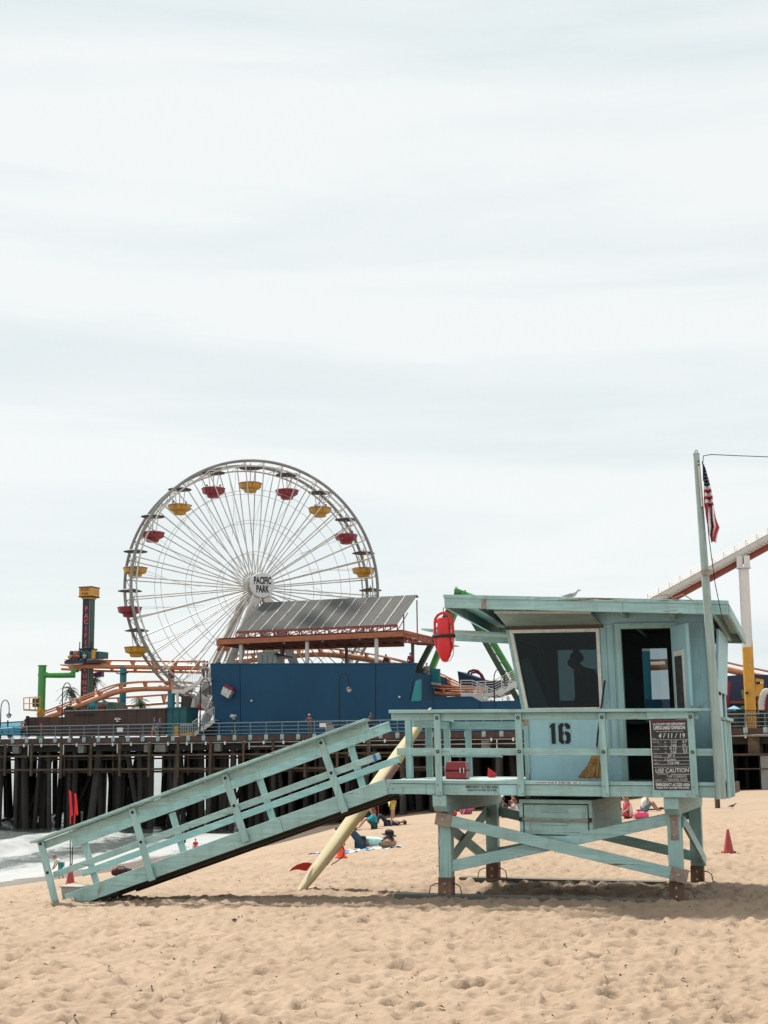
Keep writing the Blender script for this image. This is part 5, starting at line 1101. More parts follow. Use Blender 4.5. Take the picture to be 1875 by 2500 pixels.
for i in range(40):
    a = 2 * math.pi * (i + .5) / 40 - .035
    MB().bar(WP(a, WR - .3, -HT), WP(a, WR - .3, HT), .07, .07).build('rim_tie', m_wh, wh)
    MB().bar(WP(a - .06, WR - .55, HT), WP(a + .02, WR, HT), .06, .06).build('rim_web', m_wh, wh); MB().bar(WP(a - .06, WR - .55, -HT), WP(a + .02, WR, -HT), .06, .06).build('rim_web', m_wh, wh)
MB().lathe([(.45, -2.6), (.45, 2.75)], WC, 16, WX).build('axle', m_wh, wh)
# supports: A-legs front and rear
for x in (-2.4, 2.4):
    for s_ in (-1, 1):
        top = WC + WX * x; foot = WC + WS * (s_ * 6.6) + WX * (x * 1.5); foot.z = DECK
        MB().bar(top, foot, .75, .62, WX).build('support_leg', m_wh, wh)
        MB().bar(top.lerp(foot, .25) + WX * .05, WC + WS * (s_ * 3.2) + WX * x * 1.5 + V(0, 0, DECK - WC.z), .22, .22).build('leg_brace', m_wh, wh)
disc = MB().lathe([(1.27, 2.75), (1.30, 2.8), (1.30, 2.95), (1.26, 3.0)], WC, 40, WX).build('hub_sign', mat('sign_white', (.62, .62, .62), .5, .05, 2), wh, smooth=True)
mb = MB(); letters(mb, 'PACIFIC', WC + WX * 3.003 + V(0, 0, .42) + WS * .02, WS, V(0, 0, 1), 1.0, sx=.52, bold=.045); letters(mb, 'PARK', WC + WX * 3.003 + V(0, 0, -.44) + WS * .02, WS, V(0, 0, 1), 1.0, sx=.55, bold=.045); mb.build('sign_lettering', m_black, disc)
# gondolas: hung between the rims, so things of their own
m_gr = mat('gondola_red', (.27, .018, .03), .4, .12, 2); m_gy = mat('gondola_yellow', (.55, .27, .02), .4, .12, 2); m_can = mat('canopy_grey', (.05, .045, .04), .6, .2, 2); m_trim = mat('gondola_pink_trim', (.34, .10, .10), .5)
def gondola(colm, a, label, riders):
    piv = WP(a, WR - .22, 0)
    g = thing('ferris_gondola', label, 'gondola', piv - V(0, 0, 3.0), 0.0, 'gondolas of the ferris wheel'); B = lambda x, y, z: piv + V(x, y, z)
    MB().lathe([(1.22, -.30), (1.24, -.26), (.7, -.10), (.12, .02), (.05, .12)], piv, 12).build('canopy', m_can, g)
    MB().tube([B(0, 0, .3), B(0, 0, -1.9)], .05, 6).build('centre_pole', m_wh, g)
    for q in (-1, 1): MB().tube([B(.55 * q, 0, -.28), B(.32 * q, 0, -1.9)], .04, 5).build('hanger_rod', m_wh, g)
    tub = MB().lathe([(.80, -2.55), (1.12, -2.42), (1.22, -1.95), (1.17, -1.93), (1.05, -2.3), (.2, -2.35)], piv, 8).build('tub', colm, g)
    MB().lathe([(.45, -2.9), (.62, -2.86), (.72, -2.5), (.2, -2.48)], piv, 8).build('foot_well', colm, g)
    MB().lathe([(1.25, -1.98), (1.27, -1.90), (1.19, -1.88), (1.18, -1.96)], piv, 8).build('rim_trim', m_trim, tub)
    for q in (-1, 1): MB().hexa([B(.35 * q - .02, -1.16, -2.4), B(.35 * q + .02, -1.16, -2.4), B(.35 * q + .02, -1.2, -2.4), B(.35 * q - .02, -1.2, -2.4), B(.35 * q - .02, -1.22, -1.9), B(.35 * q + .02, -1.22, -1.9), B(.35 * q + .02, -1.26, -1.9), B(.35 * q - .02, -1.26, -1.9)]).build('door_seam', m_can, tub)
    for q in riders:
        ang = q; person('rider on the %s side of the %s' % ('right' if math.cos(ang) > .3 else 'left' if math.cos(ang) < -.3 else 'near' , label.replace('ferris wheel ', '').replace(' of the wheel', '')), piv + V(.72 * math.cos(ang), .72 * math.sin(ang), -2.33), ang + math.pi, 'ride', 1.7, random.choice(((.05, .05, .06), (.12, .03, .03), (.2, .2, .2), (.03, .06, .12))), (.03, .03, .05), m_hair_d)
    return g
pos = {0: ('at the very top of the wheel', []), 1: ('right of the topmost one', []), 2: ('second to the right from the top', [2.4, .5]), 3: ('third to the right from the top', [.4, 1.4]), 4: ('at the right edge above the solar panels', []), 5: ('lowest seen on the right, just above the solar panels', []),
       -1: ('left of the topmost one', [2.9, .4]), -2: ('second to the left from the top', [3.0, .6]), -3: ('third to the left from the top', []), -4: ('at the upper left edge of the wheel', []), -5: ('at the lower left edge of the wheel', []), -6: ('lowest seen on the left above the coaster', [])}
for i, (txt, riders) in pos.items():
    colm, cn = (m_gy, 'yellow') if i % 2 == 0 else (m_gr, 'red')
    gondola(colm, i * math.pi / 10 - .035, '%s ferris wheel gondola %s' % (cn, txt), riders)

# ================================================================== roller coaster
def spline(pts, n=8):
    out = []; P_ = [pts[0]] + list(pts) + [pts[-1]]
    for i in range(1, len(P_) - 2):
        p0, p1, p2, p3 = P_[i - 1], P_[i], P_[i + 1], P_[i + 2]
        for k_ in range(n):
            t_ = k_ / n; out.append(.5 * ((2 * p1) + (p2 - p0) * t_ + (2 * p0 - 5 * p1 + 4 * p2 - p3) * t_ ** 2 + (3 * p1 - p0 - 3 * p2 + p3) * t_ ** 3))
    return out + [pts[-1]]
co = thing('roller_coaster', 'orange steel roller coaster track winding behind the pier buildings', 'roller coaster', base(260, 1797, 12), PANG)
def track(pix, r=.30, gap=.62, rail=.085, ties=2.4, rails=True):
    pts = spline([K(x, y, n) for x, y, n in pix]); MB().tube(pts, r, 10).build('spine_tube', m_track, co, smooth=True)
    if not rails: return
    side_ = []
    for i, p in enumerate(pts): d_ = (pts[min(i + 1, len(pts) - 1)] - pts[max(i - 1, 0)]); side_.append(V(-d_.y, d_.x, 0).normalized())
    for s_ in (-.5, .5): MB().tube([p + q * s_ + V(0, 0, gap) for p, q in zip(pts, side_)], rail, 6).build('running_rail', m_track, co, smooth=True)
    acc = 0; last = pts[0]
    for p, q in zip(pts, side_):
        acc += (p - last).length; last = p
        if acc > ties: acc = 0; d_ = V(q.y, -q.x, 0); MB().prism([p - V(0, 0, .0) - d_ * .1, p - q * .55 + V(0, 0, gap) - d_ * .1, p + q * .55 + V(0, 0, gap) - d_ * .1], d_ * .2).build('track_tie', m_track, co)
track([(170, 1622, 14.6), (176, 1626, 14.2), (215, 1626, 14), (300, 1627, 14), (400, 1629, 14), (500, 1630, 14)], .29)
track([(150, 1633, 17), (240, 1637, 18), (330, 1639, 18), (430, 1640, 18), (500, 1642, 18)], .16, .4, .07)
track([(96, 1760, 11), (135, 1746, 11), (170, 1732, 11), (201, 1720, 11), (238, 1706, 11), (288, 1688, 11), (345, 1681, 11.5), (425, 1681, 12), (470, 1684, 13)], .30, .66)
track([(240, 1727, 20), (330, 1722, 20), (420, 1716, 20), (470, 1716, 20)], .16, .9, .07)
track([(560, 1618, 22), (640, 1608, 22), (720, 1600, 22), (790, 1597, 22), (860, 1604, 22), (930, 1616, 22), (1000, 1634, 21), (1060, 1655, 20), (1125, 1686, 19), (1170, 1697, 18)], .32, .6)
track([(1020, 1678, 16), (1072, 1687, 16), (1124, 1690, 16), (1180, 1692, 16)], .22, .5); track([(1020, 1686, 15), (1075, 1694, 15), (1130, 1696, 15), (1180, 1697, 15)], .2, .5)
track([(1560, 1630, 14), (1620, 1628, 14), (1690, 1622, 14), (1757, 1631, 14), (1817, 1644, 14), (1880, 1657, 14), (1960, 1672, 14)], .30, .62)
def column(name, label, x, y0, y1, n, r, m, cat='column', top=None):
    p = K(x, y1, n); q = K(x, y0, n); c = thing(name, label, cat, V(p.x, p.y, DECK), PANG)
    MB().tube([V(p.x, p.y, DECK), V(p.x, p.y, q.z)], r, 14).build('shaft', m, c, smooth=True); MB().tube([V(p.x, p.y, q.z), V(p.x, p.y, q.z + .12)], r * 1.15, 14).build('cap_plate', m, c)
    MB().tube([V(p.x, p.y, DECK), V(p.x, p.y, DECK + .15)], r * 1.5, 14).build('base_plate', m, c); return c
c = column('coaster_column', 'tall teal coaster column rising behind the brown wall', 298, 1631, 1797, 14, .34, m_tealc); MB().tube([K(284, 1643, 13.6), K(291, 1645, 13.5), K(305, 1645, 13.5), K(314, 1641, 13.6)], .06, 6).build('cable_loop', m_black, c)
column('coaster_column', 'short teal coaster column above the dark teal box', 418, 1690, 1797, 12.2, .33, m_tealc)
column('coaster_column', 'dark red coaster column left of the white stairs', 416, 1634, 1797, 15, .34, mat('dark_red_column', (.28, .03, .035), .5, .12, 1))
gc = column('coaster_column', 'thick green coaster column with a long side arm at the far left', 98.5, 1627, 1797, 12, .40, m_green)
MB().tube([K(96, 1648, 12), K(108, 1648, 12), K(150, 1648.5, 12.8), K(184, 1648, 13.6)], .29, 12).build('side_arm', m_green, gc, smooth=True); slab('arm_bracket', [(172, 1641), (176, 1634), (186, 1634), (186, 1641)], 13.4, .5, m_green, gc)
pu = slab('purple_arm', [(221, 1645), (247, 1638), (247, 1652), (221, 1652)], 16, .6, mat('purple_paint', (.12, .03, .12), .5)); tag(pu, 'purple steel arm behind the drop tower', 'steel arm')
tb = thing('teal_box', 'dark teal plant box beside the brown wall', 'box', base(430, 1794, 6.2), PANG)
slab('body', [(404.6, 1794), (404.6, 1730), (455, 1729), (455, 1793)], 6.2, 2.5, m_teald, tb); slab('lid', [(404, 1730.5), (404, 1727), (456, 1726), (456, 1729)], 6.1, 2.7, m_teald, tb)
for x in (421, 438): slab('seam', [(x, 1792), (x, 1732), (x + .7, 1732), (x + .7, 1792)], 6.16, .1, m_black, tb)
# huts and tarpaulin roofs peeping over the brown wall
for x0, x1, y0, m_, lb, ct in ((213, 236, 1713, m_tealc, 'round teal booth roof peeping over the brown wall', 'booth'), (259, 283, 1714, m_dkgreen, 'green striped kiosk peeping over the brown wall', 'kiosk'), (238, 252, 1719, m_rust, 'small red stall roof peeping over the brown wall', 'stall'), (157, 180, 1724, m_can, 'grey pitched shed roof behind the descending track', 'shed')):
    h_ = thing('stall_roof', lb, ct, base((x0 + x1) / 2, 1797, 10), PANG)
    slab('roof', [(x0 - 2, 1733), ((x0 + x1) / 2 - 4, y0), ((x0 + x1) / 2 + 4, y0), (x1 + 2, 1733)], 10, 2.5, m_, h_); slab('wall', [(x0, 1797), (x0, 1733), (x1, 1733), (x1, 1797)], 10.2, 2.1, m_, h_)
    for k_ in range(3): slab('stripe', [(x0 + 2 + k_ * 7, 1732), (x0 + 5 + k_ * 6, 1724), (x0 + 6.5 + k_ * 6, 1724), (x0 + 4.5 + k_ * 7, 1732)], 9.94, .1, m_black if m_ is not m_dkgreen else m_tealc, h_)
# ================================================================== drop tower
pt_b = K(206, 1715, 14); pl_ = thing('drop_tower', 'tall navy drop ride tower with red vertical lettering and yellow top sign', 'ride tower', V(pt_b.x, pt_b.y, DECK), PANG)
e_c = (pt_b - P0).dot(PE); hw = .42
def PLB(name, e0, e1, n0, n1, z0, z1, m, parent=pl_): return PB(name, e0, e1, n0, n1, z0, z1, m, parent)
zt = K(205, 1460, 14).z; ztt = K(205, 1434, 14).z
shf = PLB('shaft', e_c - hw, e_c + hw, 14, 14 + 2 * hw, DECK, zt, m_navy)
m_gold = mat('gold_edge', (.26, .18, .06), .5, .2, 2)
for e_ in (e_c - hw - .02, e_c + hw - .03): PLB('edge_strip', e_, e_ + .05, 13.92, 14.01, DECK, zt, m_gold, shf)
PLB('edge_strip', e_c + hw, e_c + hw + .06, 14 + 2 * hw - .08, 14 + 2 * hw + .02, DECK, zt, m_gold, shf)
PLB('side_panel', e_c + hw, e_c + hw + .03, 14.1, 14 + 2 * hw - .1, DECK, zt, m_teald)
sg_ = PLB('top_sign', e_c - .78, e_c + .72, 13.7, 15.3, zt + .12, ztt, m_yel); PLB('sign_collar', e_c - .55, e_c + .55, 13.85, 15.0, zt - .12, zt + .12, m_yel)
for z in (zt + .12, ztt): PLB('sign_border', e_c - .82, e_c + .76, 13.64, 15.36, z - .05, z + .05, m_black, sg_)
m_rl = mat('red_sign_letters', (.75, .09, .06), .5); mb = MB(); zm = (zt + ztt) / 2
letters(mb, 'PACIFIC', Pz(e_c - .03, 13.69, zm + .27), PE, V(0, 0, 1), .42, sx=.72, bold=.01); letters(mb, 'PARK', Pz(e_c - .03, 13.69, zm - .17), PE, V(0, 0, 1), .42, sx=.8, bold=.01); mb.build('sign_lettering', m_maroon, sg_)
for ch, y in zip('PACIFIC', (1487, 1504, 1519, 1536, 1552, 1569, 1585)):
    mb = MB(); letters(mb, ch, Pz(e_c - .03, 13.985, K(205, y, 14).z), PE, V(0, 0, 1), .70, sx=.95, bold=.02); mb.build('letter', m_rl, shf)
for ch, y in zip('LUNGE', (1633, 1650, 1667, 1684, 1700)):
    mb = MB(); letters(mb, ch, Pz(e_c - .03, 13.985, K(203, y, 14).z), PE, V(0, 0, 1), .70, sx=.95, bold=.02); mb.build('letter', m_rl, shf)
zc0, zc1 = K(205, 1622, 14).z, K(205, 1590, 14).z
car = thing('ride_car', 'navy drop ride car with rows of seats around the tower', 'ride car', Pz(e_c, 13.4, zc0), PANG)
PB('seat_base', e_c - 1.85, e_c + .55, 12.9, 13.85, zc0 + .05, zc0 + .35, m_navy, car); PB('seat_base', e_c + .6, e_c + 2.0, 13.0, 15.6, zc0 + .05, zc0 + .35, m_navy, car); PB('seat_back', e_c - 1.75, e_c + .5, 13.72, 13.9, zc0 + .35, zc1, m_navy, car)
for i in range(5): PB('headrest', e_c - 1.68 + i * .47, e_c - 1.36 + i * .47, 13.66, 13.8, zc0 + .55, zc1 + .06, m_yel if i == 1 else m_teald, car)
PB('carriage', e_c - .7, e_c + .7, 13.8, 15.2, zc1 + .1, zc1 + .3, m_black, car)
for e_ in (-.72, .66): PB('guide_arm', e_c + e_, e_c + e_ + .06, 13.9, 14.0, zc1 + .1, zc1 + 1.0, m_black, car)
PB('seat_back', e_c + .62, e_c + 1.9, 13.5, 15.4, zc0 + .35, zc1 - .1, m_teald, car)
PB('headrest', e_c + 1.2, e_c + 1.6, 13.2, 13.4, zc0 + .5, zc1 + .05, m_yel, car)
for i, (sh, wd_) in enumerate((((.5, .42, .1), 'olive top'), ((.3, .04, .05), 'dark red top'), ((.4, .06, .07), 'bright red top'), ((.5, .5, .48), 'pale top'))):
    person('person in %s strapped in the drop ride car' % wd_, Pz(e_c - 1.52 + i * .47 + (.35 if i == 3 else 0), 13.45, zc0 + .33), PANG - math.pi / 2, 'ride', 1.72, sh, (.03, .035, .06), m_hair_d, long_pants=True)
# ================================================================== lift platform basket beside the green column
lf = thing('lift_basket', 'yellow boom lift basket parked beside the green column', 'lift basket', base(78, 1738, 8), PANG)
def kb(pts, n, r, name, m, par): return MB().tube([K(x, y, n) for x, y in pts], r, 6).build(name, m, par)
slab('floor', [(57, 1731), (57, 1735), (97, 1737), (97, 1732)], 8, 1.3, m_yel, lf)
for n in (8, 9.3):
    for x, yt in ((58, 1704), (72, 1703), (86, 1702), (98, 1701)): kb([(x, 1733), (x, yt)], n, .05, 'upright', m_yel, lf)
    kb([(58, 1704), (98, 1701)], n, .05, 'guard_rail', m_yel, lf); kb([(58, 1718), (98, 1717)], n, .04, 'guard_rail', m_yel, lf)
slab('control_box', [(79, 1705), (90, 1705), (90, 1726), (79, 1726)], 8.4, .4, m_can, lf); slab('boom_arm', [(92, 1730), (97, 1728), (101, 1749), (96, 1752), (94, 1797), (90, 1797), (92, 1750)], 9.5, .4, m_yel, lf)
# ================================================================== lamp posts
def lamp(x, yb, yt, n, label, flip=1, mast=None):
    b_ = K(x, yb, n); l_ = thing('lamp_post', label, 'lamp post', V(b_.x, b_.y, DECK), PANG, 'lamp posts on the pier'); h_ = K(x, yt, n).z - DECK
    o_ = V(b_.x, b_.y, DECK); W = .95 * flip
    MB().tube([o_, o_ + V(0, 0, .5), o_ + V(0, 0, .55), o_ + V(0, 0, h_ - .9)], [.13, .13, .075, .05], 8).build('post', m_black, l_, smooth=True)
    arc = [o_ + PE * (W * (.5 - .5 * math.cos(q))) + V(0, 0, h_ - .9 + .85 * math.sin(q)) for q in [math.pi * i / 12 for i in range(13)]]; arc.append(arc[-1] - V(0, 0, .35))
    MB().tube(arc, .045, 6).build('crook_arm', m_black, l_, smooth=True)
    e_ = arc[-1]; shd = MB().lathe([(.05, 0), (.08, -.1), (.30, -.25), (.32, -.3), (.2, -.3)], e_, 12).build('shade', m_black, l_); MB().lathe([(.24, -.3), (.2, -.48), (.06, -.6)], e_, 12).build('globe', m_lamp, shd, smooth=True)
    return l_
lamp(0, 1797, 1708, 4, 'black crook lamp post at the far left edge'); lamp(150, 1797, 1666, 4, 'black crook lamp post before the brown wall'); lamp(488, 1797, 1656, 4, 'black crook lamp post before the white stairs')
lamp(829, 1797, 1641, 4.5, 'black crook lamp post before the big blue wall'); lamp(1209, 1797, 1632, 4, 'black crook lamp post before the right hand white stairs')
# ================================================================== left white stairs
m_ws = mat('white_stair_steel', (.62, .60, .57), .5, .1, 1.5, dirt=(.35, .25, .18), dirt_amt=.3, dirt_scale=1.5)
stl = thing('stair_tower', 'white steel staircase with baluster rails left of the blue building', 'staircase', base(470, 1797, 6.5), PANG)
def flight(par, pts, n, dep, railh, step=2.2, horiz=False, m=m_ws):
    """pts: pixel polyline of the walking edge; stringer below it, rail railh pixels above it, front and back"""
    for nn2 in (n, n + dep):
        for a, b_ in zip(pts, pts[1:]):
            A, B = K(*a, nn2), K(*b_, nn2); MB().bar(A - V(0, 0, .12), B - V(0, 0, .12), .1, .36).build('stringer', m, par)
            A2, B2 = K(a[0], a[1] - railh, nn2), K(b_[0], b_[1] - railh, nn2); MB().bar(A2, B2, .06, .07).build('handrail', m, par)
            if horiz:
                for k_ in range(1, 5): f = k_ / 5; MB().bar(A.lerp(A2, f), B.lerp(B2, f), .04, .045).build('rail_bar', m, par)
                n2 = max(1, int((b_[0] - a[0]) / 16))
                for i in range(n2 + 1): f = i / n2; MB().bar(A.lerp(B, f), A2.lerp(B2, f), .06, .06).build('baluster', m, par)
            else:
                n2 = max(2, int(abs(b_[0] - a[0]) / step))
                for i in range(n2 + 1): f = i / n2; MB().bar(A.lerp(B, f), A2.lerp(B2, f), .03, .03).build('baluster', m, par)
    for a, b_ in zip(pts, pts[1:]):
        A, B = K(*a, n), K(*b_, n); k_n = max(1, int(abs(B.z - A.z) / .19)) if abs(B.z - A.z) > .3 else 1
        for i in range(k_n):
            p, q = A.lerp(B, i / k_n), A.lerp(B, (i + 1) / k_n); z = max(p.z, q.z) - .02
            MB().prism([V(p.x, p.y, z), V(q.x, q.y, z), V(q.x, q.y, z - .06), V(p.x, p.y, z - .06)], PN * dep).build('tread', m, par)
flight(stl, [(420, 1685), (449, 1685), (496, 1657), (514, 1656)], 6.6, 1.8, 27, 4.2)
flight(stl, [(470, 1794), (523, 1757)], 6.0, 1.6, 31, 4.2); flight(stl, [(440, 1797), (470, 1797)], 5.8, .3, 27, 4.2); slab('under_stair_dark_sheet', [(474, 1798), (523, 1762), (526, 1798)], 6.9, .2, m_black, stl)  # black sheet added for the shade under the lower flight
flight(stl, [(490, 1716), (520, 1742)], 9.2, 1.6, 24)
for x, y0, y1, n in ((433.5, 1690, 1772, 6.4), (475, 1696, 1790, 8.2)): kb([(x, y1), (x, y0)], n, .13 if n < 7 else .1, 'post', m_ws, stl)
yb_ = thing('yellow_bollard', 'yellow padded bollard at the foot of the white stair post', 'bollard', base(432, 1796, 6.3), PANG); kb([(432, 1797), (432, 1774)], 6.3, .26, 'pad', m_yel, yb_); kb([(432, 1774), (432, 1772)], 6.3, .2, 'cap', m_yel, yb_)
ob = slab('orange_bench', [(439, 1791), (468, 1788), (468, 1797), (439, 1797)], 5.5, .6, m_yel); tag(ob, 'low orange bench by the foot of the white stairs', 'bench')
ws = thing('ride_cover', 'white angled ride cover beneath the stairs with a red panel', 'ride cover', base(480, 1797, 11), PANG)
slab('wing', [(455, 1797), (460, 1750), (470, 1706), (476, 1702), (476, 1716), (464, 1770), (462, 1797)], 11, 1.2, m_ws, ws); slab('shell', [(492, 1700), (520, 1716), (520, 1730), (492, 1722)], 12, 1.5, m_ws, ws); slab('red_panel', [(478, 1734), (484, 1718), (518, 1732), (518, 1736)], 10.8, .3, m_red, ws)
slab('machinery', [(441, 1726), (443, 1700), (470, 1698), (462, 1718), (455, 1732)], 12.5, 1.0, m_can, ws); slab('machinery', [(490, 1690), (520, 1668), (520, 1712), (492, 1702)], 13, 1.0, mat('light_clutter', (.16, .155, .15), .6, .5, 1.5, dirt=(.08, .07, .07), dirt_amt=.8, dirt_scale=1.8), ws)
# ================================================================== right white stairs
str_ = thing('stair_tower', 'white steel staircase with horizontal rail bars right of the blue building', 'staircase', base(1190, 1797, 9), PANG)
flight(str_, [(1125, 1693), (1153, 1693), (1245, 1735)], 9, 1.6, 32, horiz=True); flight(str_, [(1164, 1694), (1206, 1692), (1262, 1662)], 11.5, 1.6, 30, horiz=True)
slab('landing_face', [(1125, 1694), (1153, 1694), (1215, 1722), (1206, 1730), (1168, 1714), (1150, 1702), (1125, 1701)], 8.9, .15, m_ws, str_); slab('flight_face', [(1213, 1695), (1262, 1664), (1262, 1675), (1218, 1700)], 11.3, .2, m_ws, str_)
for x in (1160, 1240): kb([(x, 1797), (x, 1700)], 9.6, .12, 'post', m_ws, str_)
# booths left of it
bx_ = thing('operator_booth', 'bright teal operator booth above the coaster right of the blue wall', 'booth', base(1062, 1797, 14), PANG)
slab('teal_screen', [(1049, 1662), (1049, 1631), (1073, 1633), (1073, 1666)], 14, .3, bpy.data.materials['bright_teal_panel'], bx_); slab('dark_screen', [(1021, 1650), (1021, 1632), (1042, 1631), (1042, 1656)], 14.5, .3, m_teald, bx_); slab('fascia', [(1038, 1662), (1073, 1668), (1073, 1672), (1038, 1672)], 13.9, .4, m_ws, bx_); slab('support', [(1050, 1797), (1050, 1668), (1054, 1668), (1054, 1797)], 14.4, .3, m_rust, bx_)
slab('red_deck', [(1026, 1677), (1026, 1660), (1092, 1674), (1088, 1684)], 15.5, 1.5, m_rust, bx_)
# ================================================================== swinging ship ride: green frames, blue hull
sr = thing('swing_ride', 'green A-frame swing ride behind the tower', 'ride', base(1128, 1797, 19), PANG)
for (ax_, ay), feet, n, m_ in (((1118, 1449), ((1010, 1655), (1238, 1662)), 17, m_dkgreen), ((1130, 1447), ((1040, 1668), (1262, 1666)), 22, m_green)):  # near frame in a darker green for the shade on it
    for fx, fy in feet:
        A, B = K(ax_, ay, n), K(fx, fy, n); B = A + (B - A) * ((A.z - DECK) / (A.z - B.z)); MB().bar(A, B, .5, .75 if m_ is m_green else .5, PN).build('frame_leg', m_, sr)
        if m_ is m_dkgreen:
            off = PE * (.9 if fx > ax_ else .0); MB().bar(A + off, B + off * 1.2, .2, .25, PN).build('frame_leg', m_green, sr)
            for i in range(14): f = .12 + i * .06; MB().bar(A.lerp(B, f), A.lerp(B, f + .05) + off, .07, .07).build('frame_web', m_dkgreen, sr)
slab('bearing_head', [(1108, 1452), (1109, 1438), (1118, 1437), (1141, 1447), (1141, 1452)], 17, 5.5, m_green, sr)
for x, y in ((1114, 1437), (1135, 1445)): MB().tube([K(x + 2.2 * math.cos(q), y - 1.5 + 2.2 * math.sin(q), 17.5) for q in [i * math.pi / 4 for i in range(8)]], .05, 5, closed=True).build('lifting_eye', m_green, sr)
hl = thing('ship_hull', 'navy ship shaped ride hull between the green frames', 'ride boat', base(1180, 1797, 18.5), PANG)
slab('hull', [(1117, 1640), (1135, 1647), (1165, 1656), (1200, 1662), (1235, 1660), (1240, 1690), (1200, 1702), (1150, 1700), (1124, 1690)], 18.5, 2.6, m_navy, hl); slab('gunwale', [(1116, 1639), (1120, 1639), (1166, 1655), (1166, 1658), (1120, 1643)], 18.4, 2.8, m_bluef, hl)
MB().tube([K(x, y, 19) for x, y in ((1142, 1646), (1146, 1639), (1156, 1636), (1166, 1638), (1176, 1648), (1182, 1660), (1188, 1668))], .13, 7).build('safety_hoop', m_maroon, hl, smooth=True); MB().tube([K(x, y, 20.5) for x, y in ((1147, 1650), (1152, 1643), (1162, 1641), (1172, 1646), (1178, 1658))], .11, 7).build('safety_hoop', m_maroon, hl, smooth=True)
# ================================================================== lift hill and its column at the right
lh = thing('lift_hill', 'white railed coaster lift hill with red brown beam climbing to the right', 'coaster lift hill', base(1740, 1797, 8), PANG)
A, B = K(1560, 1505, 8), K(1960, 1287, 8); m_lr = mat('lift_beam_red', (.26, .05, .03), .5, .15, 1)
def off(px): return V(0, 0, px / 28.5)
MB().bar(A, B, .5, .62).build('main_beam', m_lr, lh); MB().bar(A + off(15) - PN * .6, B + off(15) - PN * .6, .08, .75).build('walkway_side', m_ws, lh); MB().bar(A + off(15) + PN * .7, B + off(15) + PN * .7, .08, .5).build('walkway_side', m_ws, lh)
for i in range(44): f = (i + .5) / 44; p = A.lerp(B, f) + off(8.5); MB().bar(p - PN * .8, p + PN * .8, .26, .14).build('sleeper', mat('cream_sleeper', (.5, .42, .32), .6) if i == 0 else bpy.data.materials['cream_sleeper'], lh)
for q in (-1, 1):
    for h_ in (26, 31, 36, 41): MB().tube([A + off(h_) + PN * .75 * q, B + off(h_) + PN * .75 * q], .022, 4).build('guard_rail', m_ws, lh)
    for i in range(16): p = A.lerp(B, i / 15) + PN * .75 * q; MB().bar(p + off(18), p + off(41), .04, .04).build('rail_post', m_ws, lh)
rcx = thing('coaster_column', 'tall white column with golden yellow wave painted base at the right', 'column', base(1836, 1797, 7), PANG)
pb_ = K(1833, 1745, 7); ptop = K(1816, 1388, 7); pm = K(1824, 1586, 7); bx0 = V(pb_.x, pb_.y, DECK - .2); tx0 = V(pb_.x, pb_.y, ptop.z); MZ = pm.z
m_colw = mat('column_white', (.66, .64, .62), .5, .07, .8)
MB().tube([V(pb_.x, pb_.y, MZ), tx0], [.44, .43], 24).build('white_shaft', m_colw, rcx, smooth=True); MB().tube([bx0, V(pb_.x, pb_.y, MZ)], [.46, .452], 24).build('yellow_shaft', m_yel, rcx, smooth=True)
crest = MB(); nC = 48
for i in range(nC):                    # curling wave edge where the yellow meets the white
    q = 2 * math.pi * i / nC; hgt = .18 + .62 * max(0, math.cos((q * 2 + .9))) ** 3
    for z, r in ((MZ - .05, .458), (MZ + hgt, .45)): crest.v.append(V(pb_.x + r * math.cos(q), pb_.y + r * math.sin(q), z))
for i in range(nC): j = (i + 1) % nC; crest.f.append((2 * i, 2 * j, 2 * j + 1, 2 * i + 1))
crest.build('wave_crest', m_yel, rcx, smooth=True)
MB().tube([tx0, tx0 + V(0, 0, .1)], .62, 16).build('top_flange', m_colw, rcx)
for q in (-.3, .3): MB().bar(tx0 + PE * q + V(0, 0, .1), tx0 + PE * q + V(0, 0, 1.1), .12, .5).build('saddle_plate', m_colw, rcx)
MB().tube([K(1822, 1690, 6.4), K(1824, 1692, 6.2)], .12, 8).build('floodlight', m_black, rcx)
tcx = thing('coaster_column', 'teal column with white top seen through the tower doorway', 'column', base(1580, 1797, 13), PANG); p = K(1580, 1700, 13)
MB().tube([V(p.x, p.y, DECK), V(p.x, p.y, K(1580, 1590, 13).z)], .42, 16).build('teal_shaft', m_tealc, tcx, smooth=True); MB().tube([V(p.x, p.y, K(1580, 1590, 13).z), V(p.x, p.y, K(1580, 1470, 13).z)], .40, 16).build('white_shaft', m_colw, tcx, smooth=True)
# ================================================================== right hand buildings and stalls
rb = thing('navy_building', 'dark navy arcade building at the far right of the pier', 'building', base(1830, 1797, 13), PANG)
slab('wall', [(1640, 1790), (1640, 1660), (1757, 1652), (1800, 1648), (1830, 1646), (1960, 1650), (1960, 1786)], 13, 6, m_navy, rb); slab('band', [(1757, 1712), (1960, 1708), (1960, 1716), (1757, 1718)], 12.8, .4, m_rust, rb); slab('shopfront', [(1757, 1788), (1757, 1719), (1960, 1717), (1960, 1785)], 12.9, .3, m_black, rb)
for x in (1790, 1815, 1840, 1868): slab('shop_opening', [(x, 1780), (x, 1724), (x + 14, 1723.5), (x + 14, 1780)], 12.7, .1, mat('dim_shop', (.06, .05, .05), .6, .6, 2) if x == 1790 else bpy.data.materials['dim_shop'], rb)
mt = thing('maroon_pylon', 'tapering maroon pylon sign beside the tower', 'pylon', base(1768, 1745, 9), PANG)
slab('panel', [(1752, 1750), (1756, 1662), (1783, 1664), (1776, 1748)], 9, .8, m_maroon, mt); slab('notice', [(1763, 1673), (1769, 1673), (1768, 1683), (1762, 1683)], 8.95, .1, m_white, mt)
